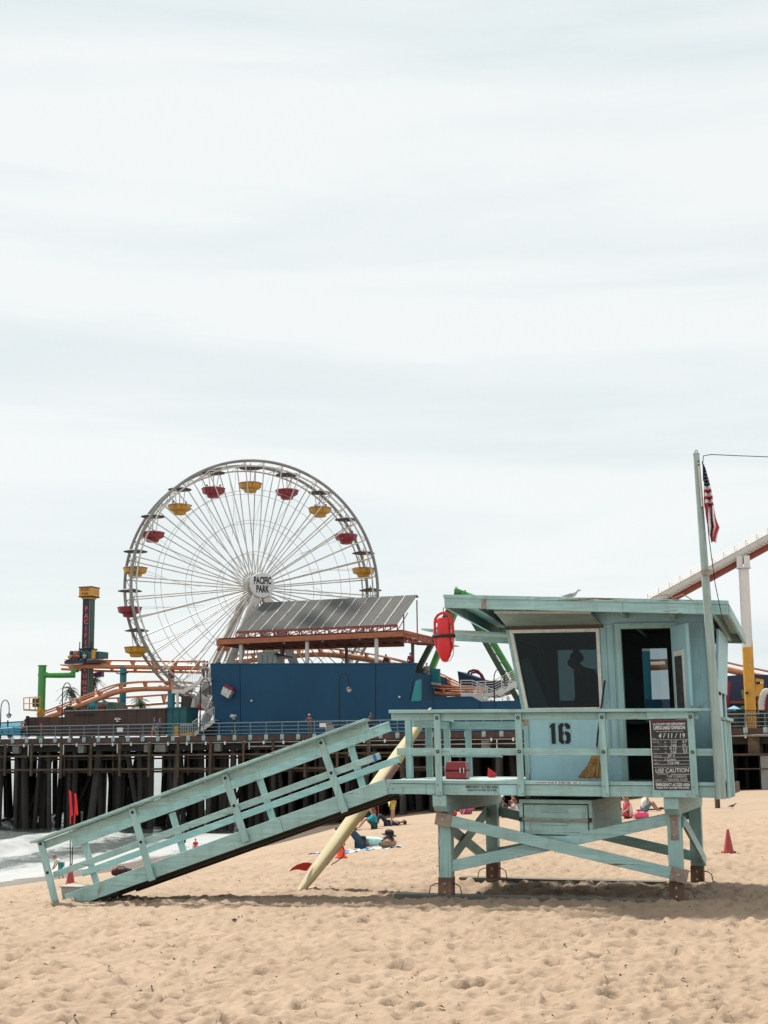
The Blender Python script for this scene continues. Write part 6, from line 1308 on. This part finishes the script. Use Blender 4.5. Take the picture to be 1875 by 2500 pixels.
for y in (1692, 1718): slab('vent', [(1762, y), (1771, y), (1771, y + 3), (1762, y + 3)], 8.95, .1, m_black, mt)
slab('lamp', [(1765, 1712), (1770, 1711), (1770, 1714), (1765, 1714)], 8.7, .3, m_white, mt)
ybx = thing('yellow_hoist_box', 'yellow equipment box behind the yellow column', 'box', base(1855, 1745, 10), PANG)
slab('panel', [(1844, 1700), (1845, 1656), (1863, 1659), (1861, 1700)], 10, .8, m_yel, ybx); slab('lamp', [(1846, 1665), (1855, 1664), (1855, 1670), (1846, 1670)], 9.9, .2, m_black, ybx); slab('lamp_face', [(1856, 1665), (1862, 1664), (1862, 1668), (1856, 1669)], 9.9, .2, m_white, ybx); slab('leg', [(1850, 1745), (1850, 1700), (1854, 1700), (1854, 1745)], 10.2, .3, m_yel, ybx)
sgn = slab('green_banner', [(1809, 1684), (1817, 1685), (1819, 1706), (1813, 1706)], 9.5, .15, mat('olive_green', (.14, .22, .06), .6)); tag(sgn, 'small olive green banner left of the yellow column', 'banner')
for x0, x1, lb, m_ in ((1774, 1806, 'light blue peaked canopy stall left of the yellow column', m_skyb), (1798, 1828, 'darker blue peaked canopy stall behind the yellow column', m_teald)):
    tn_ = thing('canopy_stall', lb, 'stall', base((x0 + x1) / 2, 1750, 6), PANG); n = 6 if x0 < 1790 else 8; xm = (x0 + x1) / 2
    F = [K(x0, 1731, n), K(x1, 1731, n), K(x1 + 1, 1731, n) + PN * 1.2, K(x0 + 1, 1731, n) + PN * 1.2]; ap = K(xm, 1722, n) + PN * .6
    MB().add(F + [ap], [(0, 1, 4), (1, 2, 4), (2, 3, 4), (3, 0, 4), (3, 2, 1, 0)]).build('canopy', m_, tn_)
    for p in F: MB().bar(p, V(p.x, p.y, DECK), .06, .06).build('pole', m_black, tn_)
    if x0 < 1790:
        slab('sign_band', [(x0, 1731.5), (x1 - 8, 1731.5), (x1 - 8, 1738), (x0, 1738)], 5.98, .05, m_black, tn_)
        mb = MB(); letters(mb, 'CUSTOM', K(1786, 1735, 5.96), PE, V(0, 0, 1), .22, sx=.8); mb.build('sign_lettering', m_white, tn_)
    slab('counter', [(x0 + 1, 1752), (x0 + 1, 1742), (x1 - 6, 1742), (x1 - 6, 1752)], n + .2, .6, m_can, tn_)
sh = thing('shark_head', 'white fairground shark head with open red mouth at the right edge', 'figure', base(1872, 1745, 9), PANG)
slab('head', [(1853, 1735), (1852, 1715), (1855, 1695), (1861, 1684), (1869, 1680), (1885, 1682), (1900, 1690), (1900, 1735)], 9, 1.4, m_white, sh, bevel=.1); slab('mouth', [(1867, 1735), (1868, 1710), (1873, 1693), (1884, 1690), (1895, 1697), (1895, 1735)], 8.9, .3, m_maroon, sh)
for i in range(6): x, y = ((1871, 1694), (1867.5, 1701), (1866, 1709), (1865.5, 1717), (1876, 1690), (1882, 1689))[i]; MB().prism([K(x - 1, y - 3, 8.8), K(x + 4, y, 8.8), K(x - 1, y + 3, 8.8)], PN * .2).build('tooth', m_colw, sh)
bf = thing('black_fence', 'black bar fence behind the rail at the right', 'fence', base(1840, 1760, 3), PANG)
for i in range(46):
    x = 1762 + i * 4.4; p = K(x, 1745, 3); MB().bar(V(p.x, p.y, DECK), V(p.x, p.y, K(x, 1735, 3).z), .035, .035).build('picket', m_black, bf)
for y in (1735, 1747): MB().bar(K(1760, y + 1, 3), K(1962, y - 2, 3), .04, .06).build('fence_rail', m_black, bf)
# ================================================================== left end: wind screens, bins, viewer
gs = thing('wind_screen', 'pale blue glazed windscreen fence at the far left of the pier', 'windscreen', base(30, 1797, 5), PANG)
m_sc = glass_mat('blue_screen_glass', (.45, .72, .8))
for x0, x1 in ((-60, -28), (-27, 19), (20, 62)):
    slab('pane', [(x0, 1797), (x0, 1766 - x0 * .08), (x1, 1766 - x1 * .08), (x1, 1797)], 5, .04, m_sc, gs); kb([(x1, 1797), (x1, 1760 - x1 * .08)], 5, .07, 'post', m_black, gs)
kb([(-60, 1769), (62, 1761)], 5, .06, 'top_rail', m_black, gs)
bt = thing('blue_tarpaulin_cart', 'bright blue covered cart behind the railing at the far left', 'cart', base(15, 1797, 2.5), PANG)
slab('cover', [(-30, 1795), (-28, 1779), (30, 1776), (33, 1795)], 2.5, 1.6, mat('bright_blue_cover', (.03, .26, .42), .45, .2, 1.5), bt, bevel=.08)
for x in (-15, 3, 18): slab('fold', [(x, 1794), (x + .5, 1779), (x + 2, 1779), (x + 1.5, 1794)], 2.42, .1, m_tealc, bt)
for x in (-22, 24): MB().lathe([(.25, -.05), (.25, .05)], K(x, 1797, 2.6), 12, PN).build('wheel', m_black, bt)
vw = thing('coin_viewer', 'coin operated viewer on a black post before the blue wall', 'viewer', base(571, 1797, .8), PANG); kb([(571, 1796), (571, 1757)], .8, .1, 'post', m_black, vw); MB().lathe([(.1, 0), (.14, .1), (.05, .25)], K(571, 1757, .8), 10).build('collar', m_steel, vw)
MB().bar(K(565, 1748, .8), K(577, 1747, .8), .16, .2).build('viewer_body', m_steel, vw); MB().tube([K(566 + 4 * math.cos(q), 1748 + 3 * math.sin(q), .7) for q in [i * math.pi / 4 for i in range(8)]], .03, 5, closed=True).build('hood', m_white, vw); kb([(565, 1787), (577, 1787)], .8, .05, 'step', m_steel, vw)
tbn = thing('litter_bin', 'grey concrete litter bin behind the rail before the blue wall', 'bin', base(805, 1795, 1.2), PANG)
MB().lathe([(.36, 0), (.36, .15), (.37, .16), (.37, .8), (.33, .85), (.2, .86)], Pz(en(805, 1790, 1.2)[0], 1.2, DECK), 16).build('drum', mat('bin_concrete', (.27, .26, .24), .8, .2, 4), tbn, smooth=True); MB().lathe([(.35, .86), (.35, .98), (.25, 1.02), (.05, 1.03)], Pz(en(805, 1790, 1.2)[0], 1.2, DECK), 16).build('lid', m_can, tbn)
# ================================================================== palms behind the brown wall
m_frond = mat('palm_frond', (.045, .07, .03), .7, .35, 2); m_trunk = mat('palm_trunk', (.14, .10, .075), .9, .3, 4)
def palm(x, y, n, s_, label):
    c = K(x, y, n); t_ = thing('palm_tree', label, 'palm tree', V(c.x, c.y, DECK), 0); MB().tube([V(c.x + .2, c.y, DECK), V(c.x + .1, c.y, (DECK + c.z) / 2), c], [.2 * s_, .15 * s_, .13 * s_], 8).build('trunk', m_trunk, t_, smooth=True)
    mb = MB()
    for i in range(26):
        a = i * 2.4 + random.random() * .5; el = random.uniform(-.9, 1.1); Lf = s_ * random.uniform(1.1, 1.6); d_ = V(math.cos(a), math.sin(a), 0); prev = None
        for k_ in range(9):
            f = k_ / 8; p = c + d_ * (Lf * f * math.cos(el * .7)) + V(0, 0, Lf * (math.sin(el) * f - .75 * f * f))
            if prev is not None:
                sd = d_.cross(V(0, 0, 1)); w_ = .30 * s_ * math.sin(math.pi * min(.97, f + .05))
                for q in (-1, 1): mb.add([prev, p, p + sd * w_ * q - V(0, 0, w_ * .6) + d_ * .08], [(0, 1, 2)])
            prev = p
    mb.build('fronds', m_frond, t_, kind='stuff'); return t_
palm(172, 1681, 16, 1.0, 'small palm seen between the lamp post and the drop tower'); palm(228, 1657, 18, .95, 'palm with drooping fronds behind the right side of the drop tower'); palm(342, 1710, 14, .95, 'young palm peeping over the brown wall under the coaster'); palm(258, 1712, 16, .7, 'tiny palm at the foot of the teal column')
# ================================================================== people on the pier
def pe(x, n): return en(x, 1790, n)[0]
PL, PR, PF = PANG + math.pi, PANG, PANG - math.pi / 2      # facing along the pier left, right, and the beach
def pp(label, x, n, *a, z=DECK, **k): return person(label, Pz(pe(x, n), n, z), *a, **k)
pp('person in blue top and khaki shorts striding left on the pier', 377, 1.6, PL, 'walk', 1.75, (.02, .06, .17), (.42, .33, .22), m_hair_d, long_sleeve=True)
pp('person with auburn hair in a blue top walking just behind the khaki shorts', 390, 2.2, PL, 'phone', 1.68, (.02, .07, .2), (.02, .02, .03), m_hair_r, long_sleeve=True, long_pants=True)
pp('person in a red hooded top and cap leaning on the pier rail', 757, .55, PF, 'lean', 1.78, (.24, .015, .025), (.16, .11, .08), None, m_skin2, True, True, hat=('cap', (.55, .53, .5)))
pp('person in black with red sleeves holding a camera at the pier rail', 906, .6, PF + .4, 'phone', 1.78, (.03, .02, .03), (.02, .02, .025), m_hair_d, m_skin2, True, True)
pp('person in a white top and black trousers leaning at the far left rail', 54, .5, PF, 'lean', 1.66, (.55, .5, .5), (.02, .02, .025), m_hair_d, long_pants=True, shoes=(.6, .6, .6))
pp('person in black standing behind the white top at the far left rail', 59, 1.5, PF, 'stand', 1.80, (.02, .02, .025), (.02, .025, .03), m_hair_d, long_pants=True)
RZ = 9.7
for lb, x, n, f, sh_, hr in (('person in a dark jacket watching over the left of the blue parapet', 532, 8.2, PF, (.015, .02, .025), m_hair_d), ('person with dark hair under the right end of the solar canopy', 944, 9.5, PF + .5, (.04, .03, .03), m_hair_d), ('person in a maroon top at the right end of the blue parapet', 1004, 8.4, PF + .3, (.2, .02, .05), m_hair_d)):
    pp(lb, x, n, f, 'stand', 1.78, sh_, (.02, .02, .03), hr, long_sleeve=True, long_pants=True, z=RZ)
zst = K(500, 1657, 7.4).z
pp('person in a grey top at the head of the white stairs', 496, 7.3, PF - .6, 'stand', 1.75, (.3, .28, .27), (.03, .03, .04), m_hair_d, long_pants=True, z=zst); pp('person in a dark red top at the head of the white stairs', 504, 7.6, PF - .9, 'stand', 1.68, (.2, .03, .03), (.02, .02, .03), m_hair_d, long_pants=True, z=zst)
pp('person in pale clothes waiting by the teal operator booth', 1044, 13.6, PF, 'stand', 1.75, (.35, .35, .35), (.3, .3, .3), m_hair_d, long_pants=True, z=K(1044, 1664, 13.6).z)
# ================================================================== on the sand
def put(px, py, Y):
    p = at(px, py, Y); p.z = max(float(sand_z(p.x, p.y)), SEA); return p
def Y_of(p): return p.y
def cone(label, px, py, h_, m, name='traffic_cone', Y=None):
    o = put(px, py, Y) if Y else hit(px, py); c = thing(name, label, 'cone', o); s_ = h_ / .46
    MB().lathe([(.105 * s_, .012), (.10 * s_, .03), (.028 * s_, h_ - .01), (.02 * s_, h_)], o, 18).build('cone', m, c, smooth=True); MB().box(-.13 * s_, .13 * s_, -.13 * s_, .13 * s_, -.03, .02 * s_).map(lambda p: o + p).build('base', m, c, bevel=.006)
    return c
m_or = mat('orange_cone', (.85, .085, .025), .45, .08, 4); m_rd = mat('faded_red_cone', (.36, .045, .04), .5, .12, 5, dirt=(.3, .1, .08), dirt_amt=.4, dirt_scale=8)
cone('bright orange cone on the sand beside the leaning board', 833, 2095, .46, m_or); cone('dull red cone standing alone at the right', 1779, 2080, .46, m_rd)
mk = cone('dull red cone carrying two tall red flags near the water', 172, 2141, .46, m_rd, 'flag_marker', 35); mk['category'] = 'flag marker'; o = put(172, 2141, 35)
m_fl = mat('signal_red_cloth', (.75, .02, .03), .7, .1, 6)
for dx, x0, x1, yt, yb in ((-.01, 168, 176, 1929, 1990), (.03, 181, 189, 1936, 1988)):
    a = at(175, 2040, o.y); MB().tube([o + V(dx, 0, .44), V(at(173 + dx * 200, 2012, o.y).x, o.y, at(173, 2012, o.y).z)], .012, 6).build('pole', m_black, mk)
    MB().tube([at(174 + dx * 240, 2012, o.y), at((x0 + x1) / 2, yt + 8, o.y)], .014, 6).build('pole_top', m_fl, mk)
    q = [at(x0, yt + 2, o.y), at(x0 + 3, yt, o.y), at(x1 - 2, yt + 6, o.y), at(x1, yb - 20, o.y), at(x1 + 2, yb, o.y), at(x0 + 5, yb + 4, o.y), at(x0 + 2, yb - 25, o.y)]; MB().prism(q, V(.0, .012, 0)).build('flag_cloth', m_fl, mk)
p = hit(925, 2012); mk2 = thing('beach_flag', 'small red flag on a stick behind the leaning board', 'flag', p)
MB().tube([p, at(921, 1912, p.y)], .018, 6).build('stick', m_red, mk2); MB().prism([at(921, 1912, p.y), at(930, 1893, p.y), at(945, 1898, p.y), at(943, 1907, p.y)], V(0, .02, 0)).build('flag_cloth', m_fl, mk2)
def towel(label, px, py, L_, W_, cols, ang=0.0):
    o = hit(px, py); n_, m2 = 28, 12; t_ = MB(); ca, sa = math.cos(ang), math.sin(ang)
    gx, gy = np.meshgrid(np.linspace(-L_ / 2, L_ / 2, n_), np.linspace(-W_ / 2, W_ / 2, m2)); X = o.x + gx * ca - gy * sa + .03 * np.sin(gy * 5); Y = o.y + gx * sa + gy * ca + .04 * np.sin(gx * 4)
    Z = sand_z(X, Y) + .025 + .012 * np.sin(gx * 13 + gy * 9)
    t_.add([(X[j, i], Y[j, i], Z[j, i]) for j in range(m2) for i in range(n_)], [(j * n_ + i, j * n_ + i + 1, (j + 1) * n_ + i + 1, (j + 1) * n_ + i) for j in range(m2 - 1) for i in range(n_ - 1)])
    ob = t_.build('beach_towel', None, smooth=True)
    for c in cols: ob.data.materials.append(cloth(c))
    ob.data.polygons.foreach_set('material_index', [((i // 3 + (j // 2) * 2) % len(cols)) for j in range(m2 - 1) for i in range(n_ - 1)])
    sd = ob.modifiers.new('s', 'SOLIDIFY'); sd.thickness = .012; tag(ob, label, 'towel'); return ob
towel('blue and white patterned towel under the person in jeans', 868, 2076, 2.3, 1.1, ((.05, .2, .4), (.6, .65, .65), (.45, .6, .6), (.02, .06, .16), (.55, .6, .62)))
o = hit(885, 2070)
person('person in jeans and mint shirt lying with knees up, black hat over face', o + V(0, 0, .03), math.pi + .12, 'lie', 1.72, (.42, .66, .60), (.03, .055, .085), m_hair_d, m_skin2, False, True, shoes=(.02, .02, .02))
c = o + Matrix.Rotation(math.pi + .12, 4, 'Z') @ V(-.68, 0, .30)
ht = MB().lathe([(.19, 0), (.2, .01), (.12, .02), (.115, .11), (.08, .14), (.02, .145)], c, 16, V(.15, -.1, 1)); tag(ht.build('sun_hat', cloth((.012, .012, .014)), smooth=True), 'black brimmed hat laid over the face of the lying person', 'hat')
bg = hit(938, 2070) + V(.08, .1, 0); bgt = thing('brown_bag', 'tan canvas bag behind the head of the lying person', 'bag', bg); MB().ball(bg + V(0, 0, .1), (.24, .14, .12), 12).build('bag_body', cloth((.3, .18, .1)), bgt, smooth=True); MB().tube([bg + V(-.15, -.1, .17), bg + V(0, -.14, .24), bg + V(.15, -.1, .17)], .02, 6).build('strap', cloth((.05, .035, .03)), bgt)
o = hit(917, 2023); person('person in a turquoise top sitting on the sand hugging their knees', o, math.pi + .15, 'sit', 1.72, (.012, .34, .40), (.02, .07, .085), m_hair_r, None, True, False, longhair=True)
o = hit(948, 2018) + V(0, .6, 0); o.z = float(sand_z(o.x, o.y)); person('person in dark blue lying on their back behind the turquoise sitter', o, math.pi + .1, 'lie', 1.75, (.012, .06, .12), (.02, .03, .05), m_hair_d, None, False, True, edit=dict(lel=(-.3, .3, .16), rel=(-.3, -.3, .16), lwr=(-.2, .1, .27), rwr=(-.22, -.1, .27), lha=(-.2, .0, .3), rha=(-.2, 0, .3), lth=(-.18, .05, .31), rth=(-.18, -.05, .31)))
o = hit(958, 2012); person('person in yellow shorts and a black top standing near the pier', o, .3, 'phone', 1.78, (.015, .015, .018), (.6, .44, .12), m_hair_d)
o = hit(868, 2026); person('person in black sitting behind the leaning board', o, math.pi, 'sit', 1.7, (.02, .02, .022), (.012, .012, .014), m_hair_d, None, True, True, shoes=(.03, .03, .03))
# group under a white umbrella beneath the deck
o = hit(1222, 1990); um = thing('beach_umbrella', 'white beach umbrella seen under the tower deck', 'umbrella', o); tip = o + V(-.3, .4, 1.55)
MB().tube([o, tip], .022, 6).build('pole', m_white, um)
axu = V(-.25, -.28, 1).normalized(); mb = MB(); n_ = 8; a1 = axu.cross(V(1, 0, 0)).normalized(); a2 = axu.cross(a1); cc = o.lerp(tip, .72)
mb.v += [cc + axu * .38] + [cc + (a1 * math.cos(q) + a2 * math.sin(q)) * .95 for q in [2 * math.pi * i / n_ for i in range(n_)]]; mb.f += [(0, 1 + i, 1 + (i + 1) % n_) for i in range(n_)]
ob = mb.build('canopy', cloth((.72, .73, .74)), um); sd = ob.modifiers.new('s', 'SOLIDIFY'); sd.thickness = .01
for i in range(n_): MB().tube([cc + axu * .37, mb.v[1 + i]], .008, 4).build('rib', m_steel, um)
o = hit(1236, 1996); person('person in a charcoal jacket sitting before the white umbrella', o, math.pi + .3, 'sit', 1.78, (.03, .035, .045), (.03, .03, .035), m_hair_d, m_skin2, True, True)
o = hit(1262, 1994); person('person in a white top sitting beside the charcoal jacket', o, math.pi * .9, 'sit', 1.68, (.6, .6, .6), (.3, .08, .1), m_hair_r, None, False, False, longhair=True)
o = hit(1248, 1984); person('person in maroon sitting behind the charcoal jacket', o, -.9, 'sit', 1.68, (.1, .02, .025), (.02, .02, .02), m_hair_r)
def bag(label, px, py, r, col, name='beach_bag', cat='bag', stripes=None, Y=None):
    o = put(px, py, Y) if Y else hit(px, py); b_ = thing(name, label, cat, o); MB().ball((0, 0, 0), 1, 14).map(lambda p: o + V(math.copysign(abs(p.x) ** .7, p.x) * r[0], math.copysign(abs(p.y) ** .7, p.y) * r[1], r[2] * .85 + math.copysign(abs(p.z) ** .7, p.z) * r[2])).build('bag_body', cloth(col), b_, smooth=True)
    MB().tube([o + V(-r[0] * .5, -r[1] * .8, r[2] * 1.6), o + V(-r[0] * .2, -r[1], r[2] * 2.2), o + V(r[0] * .2, -r[1], r[2] * 2.2), o + V(r[0] * .5, -r[1] * .8, r[2] * 1.6)], .02, 6).build('handle', cloth(tuple(x * .4 for x in col)), b_)
    for k_ in range(stripes or 0):
        f = -.8 + 1.6 * k_ / (stripes - 1); q = max(.1, math.sqrt(1 - f * f * .8)); MB().tube([o + V(f * r[0], r[1] * q * math.cos(a), r[2] * .85 + r[2] * q * math.sin(a)) for a in [i * math.pi / 8 for i in range(-1, 16)]], .022, 5).build('stripe', cloth((.02, .012, .015)), b_)
    return b_
bag('bright red bag on the sand behind the left front leg', 1100, 1993, (.34, .2, .16), (.55, .03, .04)); bag('pink patterned bag pile on the sand left of the umbrella', 1138, 1988, (.34, .25, .2), (.5, .1, .2), stripes=5); bag('small red and white carton left of the umbrella', 1155, 1980, (.16, .14, .2), (.5, .18, .14))
o = hit(1128, 1992); tag(MB().tube([o, o + V(.22, 0, .55)], .02, 6).build('pink_stick', cloth((.7, .4, .45))), 'pink stick stuck in the sand by the patterned bags', 'stick')
bag('long dark red striped duffel lying near the water behind the ramp', 298, 2119, (.42, .22, .16), (.055, .012, .013), stripes=6, Y=58)
# right hand sitters
o = hit(1536, 1997); person('person with fair hair in pink swimwear and pale shawl sitting at the right', o, math.pi + .25, 'sit_flat', 1.68, (.6, .05, .1), (.6, .05, .1), m_hair_b, None, longhair=True)
mb = MB(); R_ = Matrix.Rotation(math.pi + .25, 4, 'Z')
rows = [(.60, .13, .10), (.5, .22, .14), (.3, .25, .17), (.05, .27, .2)]; nn_s = 14
for z, w_, d_ in rows:
    for i in range(nn_s): q = math.radians(75 + 210 * i / (nn_s - 1)); mb.v.append(o + (R_ @ V(.06 + d_ * math.cos(q) - .02, w_ * math.sin(q), z)))
for j in range(3):
    for i in range(nn_s - 1): mb.f.append((j * nn_s + i, j * nn_s + i + 1, (j + 1) * nn_s + i + 1, (j + 1) * nn_s + i))
ob = mb.build('shawl', cloth((.58, .54, .47)), smooth=True); sd = ob.modifiers.new('s', 'SOLIDIFY'); sd.thickness = .012; tag(ob, 'pale beige shawl round the shoulders of the fair haired sitter', 'shawl')
o = hit(1572, 1982); person('person in a white top with black print sitting at the right', o, .4, 'sit', 1.75, (.55, .57, .56), (.08, .18, .26), m_hair_d)
bag('crumpled pink beach bag behind the fair haired sitter', 1566, 1998, (.3, .2, .14), (.75, .1, .2)); bag('small black bag left of the fair haired sitter', 1512, 1985, (.16, .14, .14), (.015, .015, .018))
mb = MB(); pts = [hit(x, y) + V(0, 0, .04 + .02 * math.sin(x)) for x, y in ((1556, 1981), (1580, 1979), (1600, 1978), (1616, 1976), (1632, 1977), (1650, 1976))]; tag(MB().tube(pts, [.06, .05, .05, .07, .05, .03], 7).build('driftwood', m_wood, smooth=True), 'dark strip of driftwood on the sand behind the right sitters', 'driftwood')
o = hit(1752, 1973); tag(MB().box(-.11, .11, -.11, .11, -.2, 1.3).map(lambda p: o + p).build('timber_stake', m_wood, bevel=.02), 'brown timber stake in the sand below the right end of the deck', 'post')
m_pg = mat('pigeon_grey', (.055, .055, .065), .6, .2, 20); m_pg2 = mat('pigeon_wing', (.035, .035, .04), .6, .2, 20)
bird('pigeon', 'dark grey pigeon standing on the sand at the right', 'pigeon', hit(1787, 1974), 0.1, .82, (m_pg, m_pg2, mat('pigeon_leg', (.25, .08, .06))))
# near the water on the left
o = put(150, 2100, 68); person('child in a white top and teal shorts bending at the water edge', o, math.pi - .15, 'bend', 1.28, (.62, .62, .6), (.03, .26, .28), m_hair_b, None, longhair=True)
o = put(477, 2080, 86); person('small child in a red suit standing with back turned by the water', o, math.pi / 2, 'stand', 1.0, (.65, .015, .05), (.65, .015, .05), m_hair_r)
o = hit(449, 2030); o.z = SEA - .3; o = at(449, 2014, 112.0); o.z = SEA - .55; person('person wading in the surf behind the ramp', o, math.pi, 'stand', 1.7, (.02, .02, .03), (.02, .02, .03), m_hair_d, None, edit=dict(lel=(.1, .35, 1.3), lwr=(.2, .5, 1.2), lha=(.25, .58, 1.18), lth=(.27, .53, 1.22)))
o = put(99, 2147, 48); bk = thing('toy_bucket', 'tiny bright pink toy bucket on the sand at the far left', 'bucket', o); mb = MB().lathe([(.04, 0), (.055, .09), (.06, .095), (.05, .09), (.035, .03)], o, 14); mb.build('pail', cloth((.8, .06, .28)), bk, smooth=True); MB().tube([o + V(.055 * math.cos(q), 0, .095 + .06 * math.sin(q)) for q in [i * math.pi / 8 for i in range(9)]], .006, 5).build('handle', m_white, bk)
MB().ball(o + V(.1, .02, .02), .035, 8).build('sand_mould', cloth((.8, .1, .35)), bk, smooth=True)
cr = thing('foot_tub', 'grey wooden tub standing inside the foot of the ramp', 'tub', T(-6.13, .62, -.22), -TA); zc = float(sand_z(*T(-6.13, .62, 0).xy))
m_tub = mat('weathered_grey_wood', (.34, .35, .32), .8, .2, 5, .3, 40, dirt=(.18, .1, .05), dirt_amt=.6, dirt_scale=5)
for a in ((-.15, .15, -.15, -.125), (-.15, .15, .125, .15), (-.15, -.125, -.125, .125), (.125, .15, -.125, .125)):
    MB().box(a[0], a[1], a[2], a[3], 0, .23).map(lambda p: T(-6.13 + p[0] * (.85 + p[2] * 1.2), .62 + p[1], zc - .03 + p[2])).build('side_board', m_tub, cr, bevel=.004)
MB().box(-.17, .17, -.17, .17, .232, .25).map(lambda p: T(-6.13 + p[0] * 1.12, .62 + p[1], zc - .03 + p[2])).build('top_rim', m_tub, cr, bevel=.004)
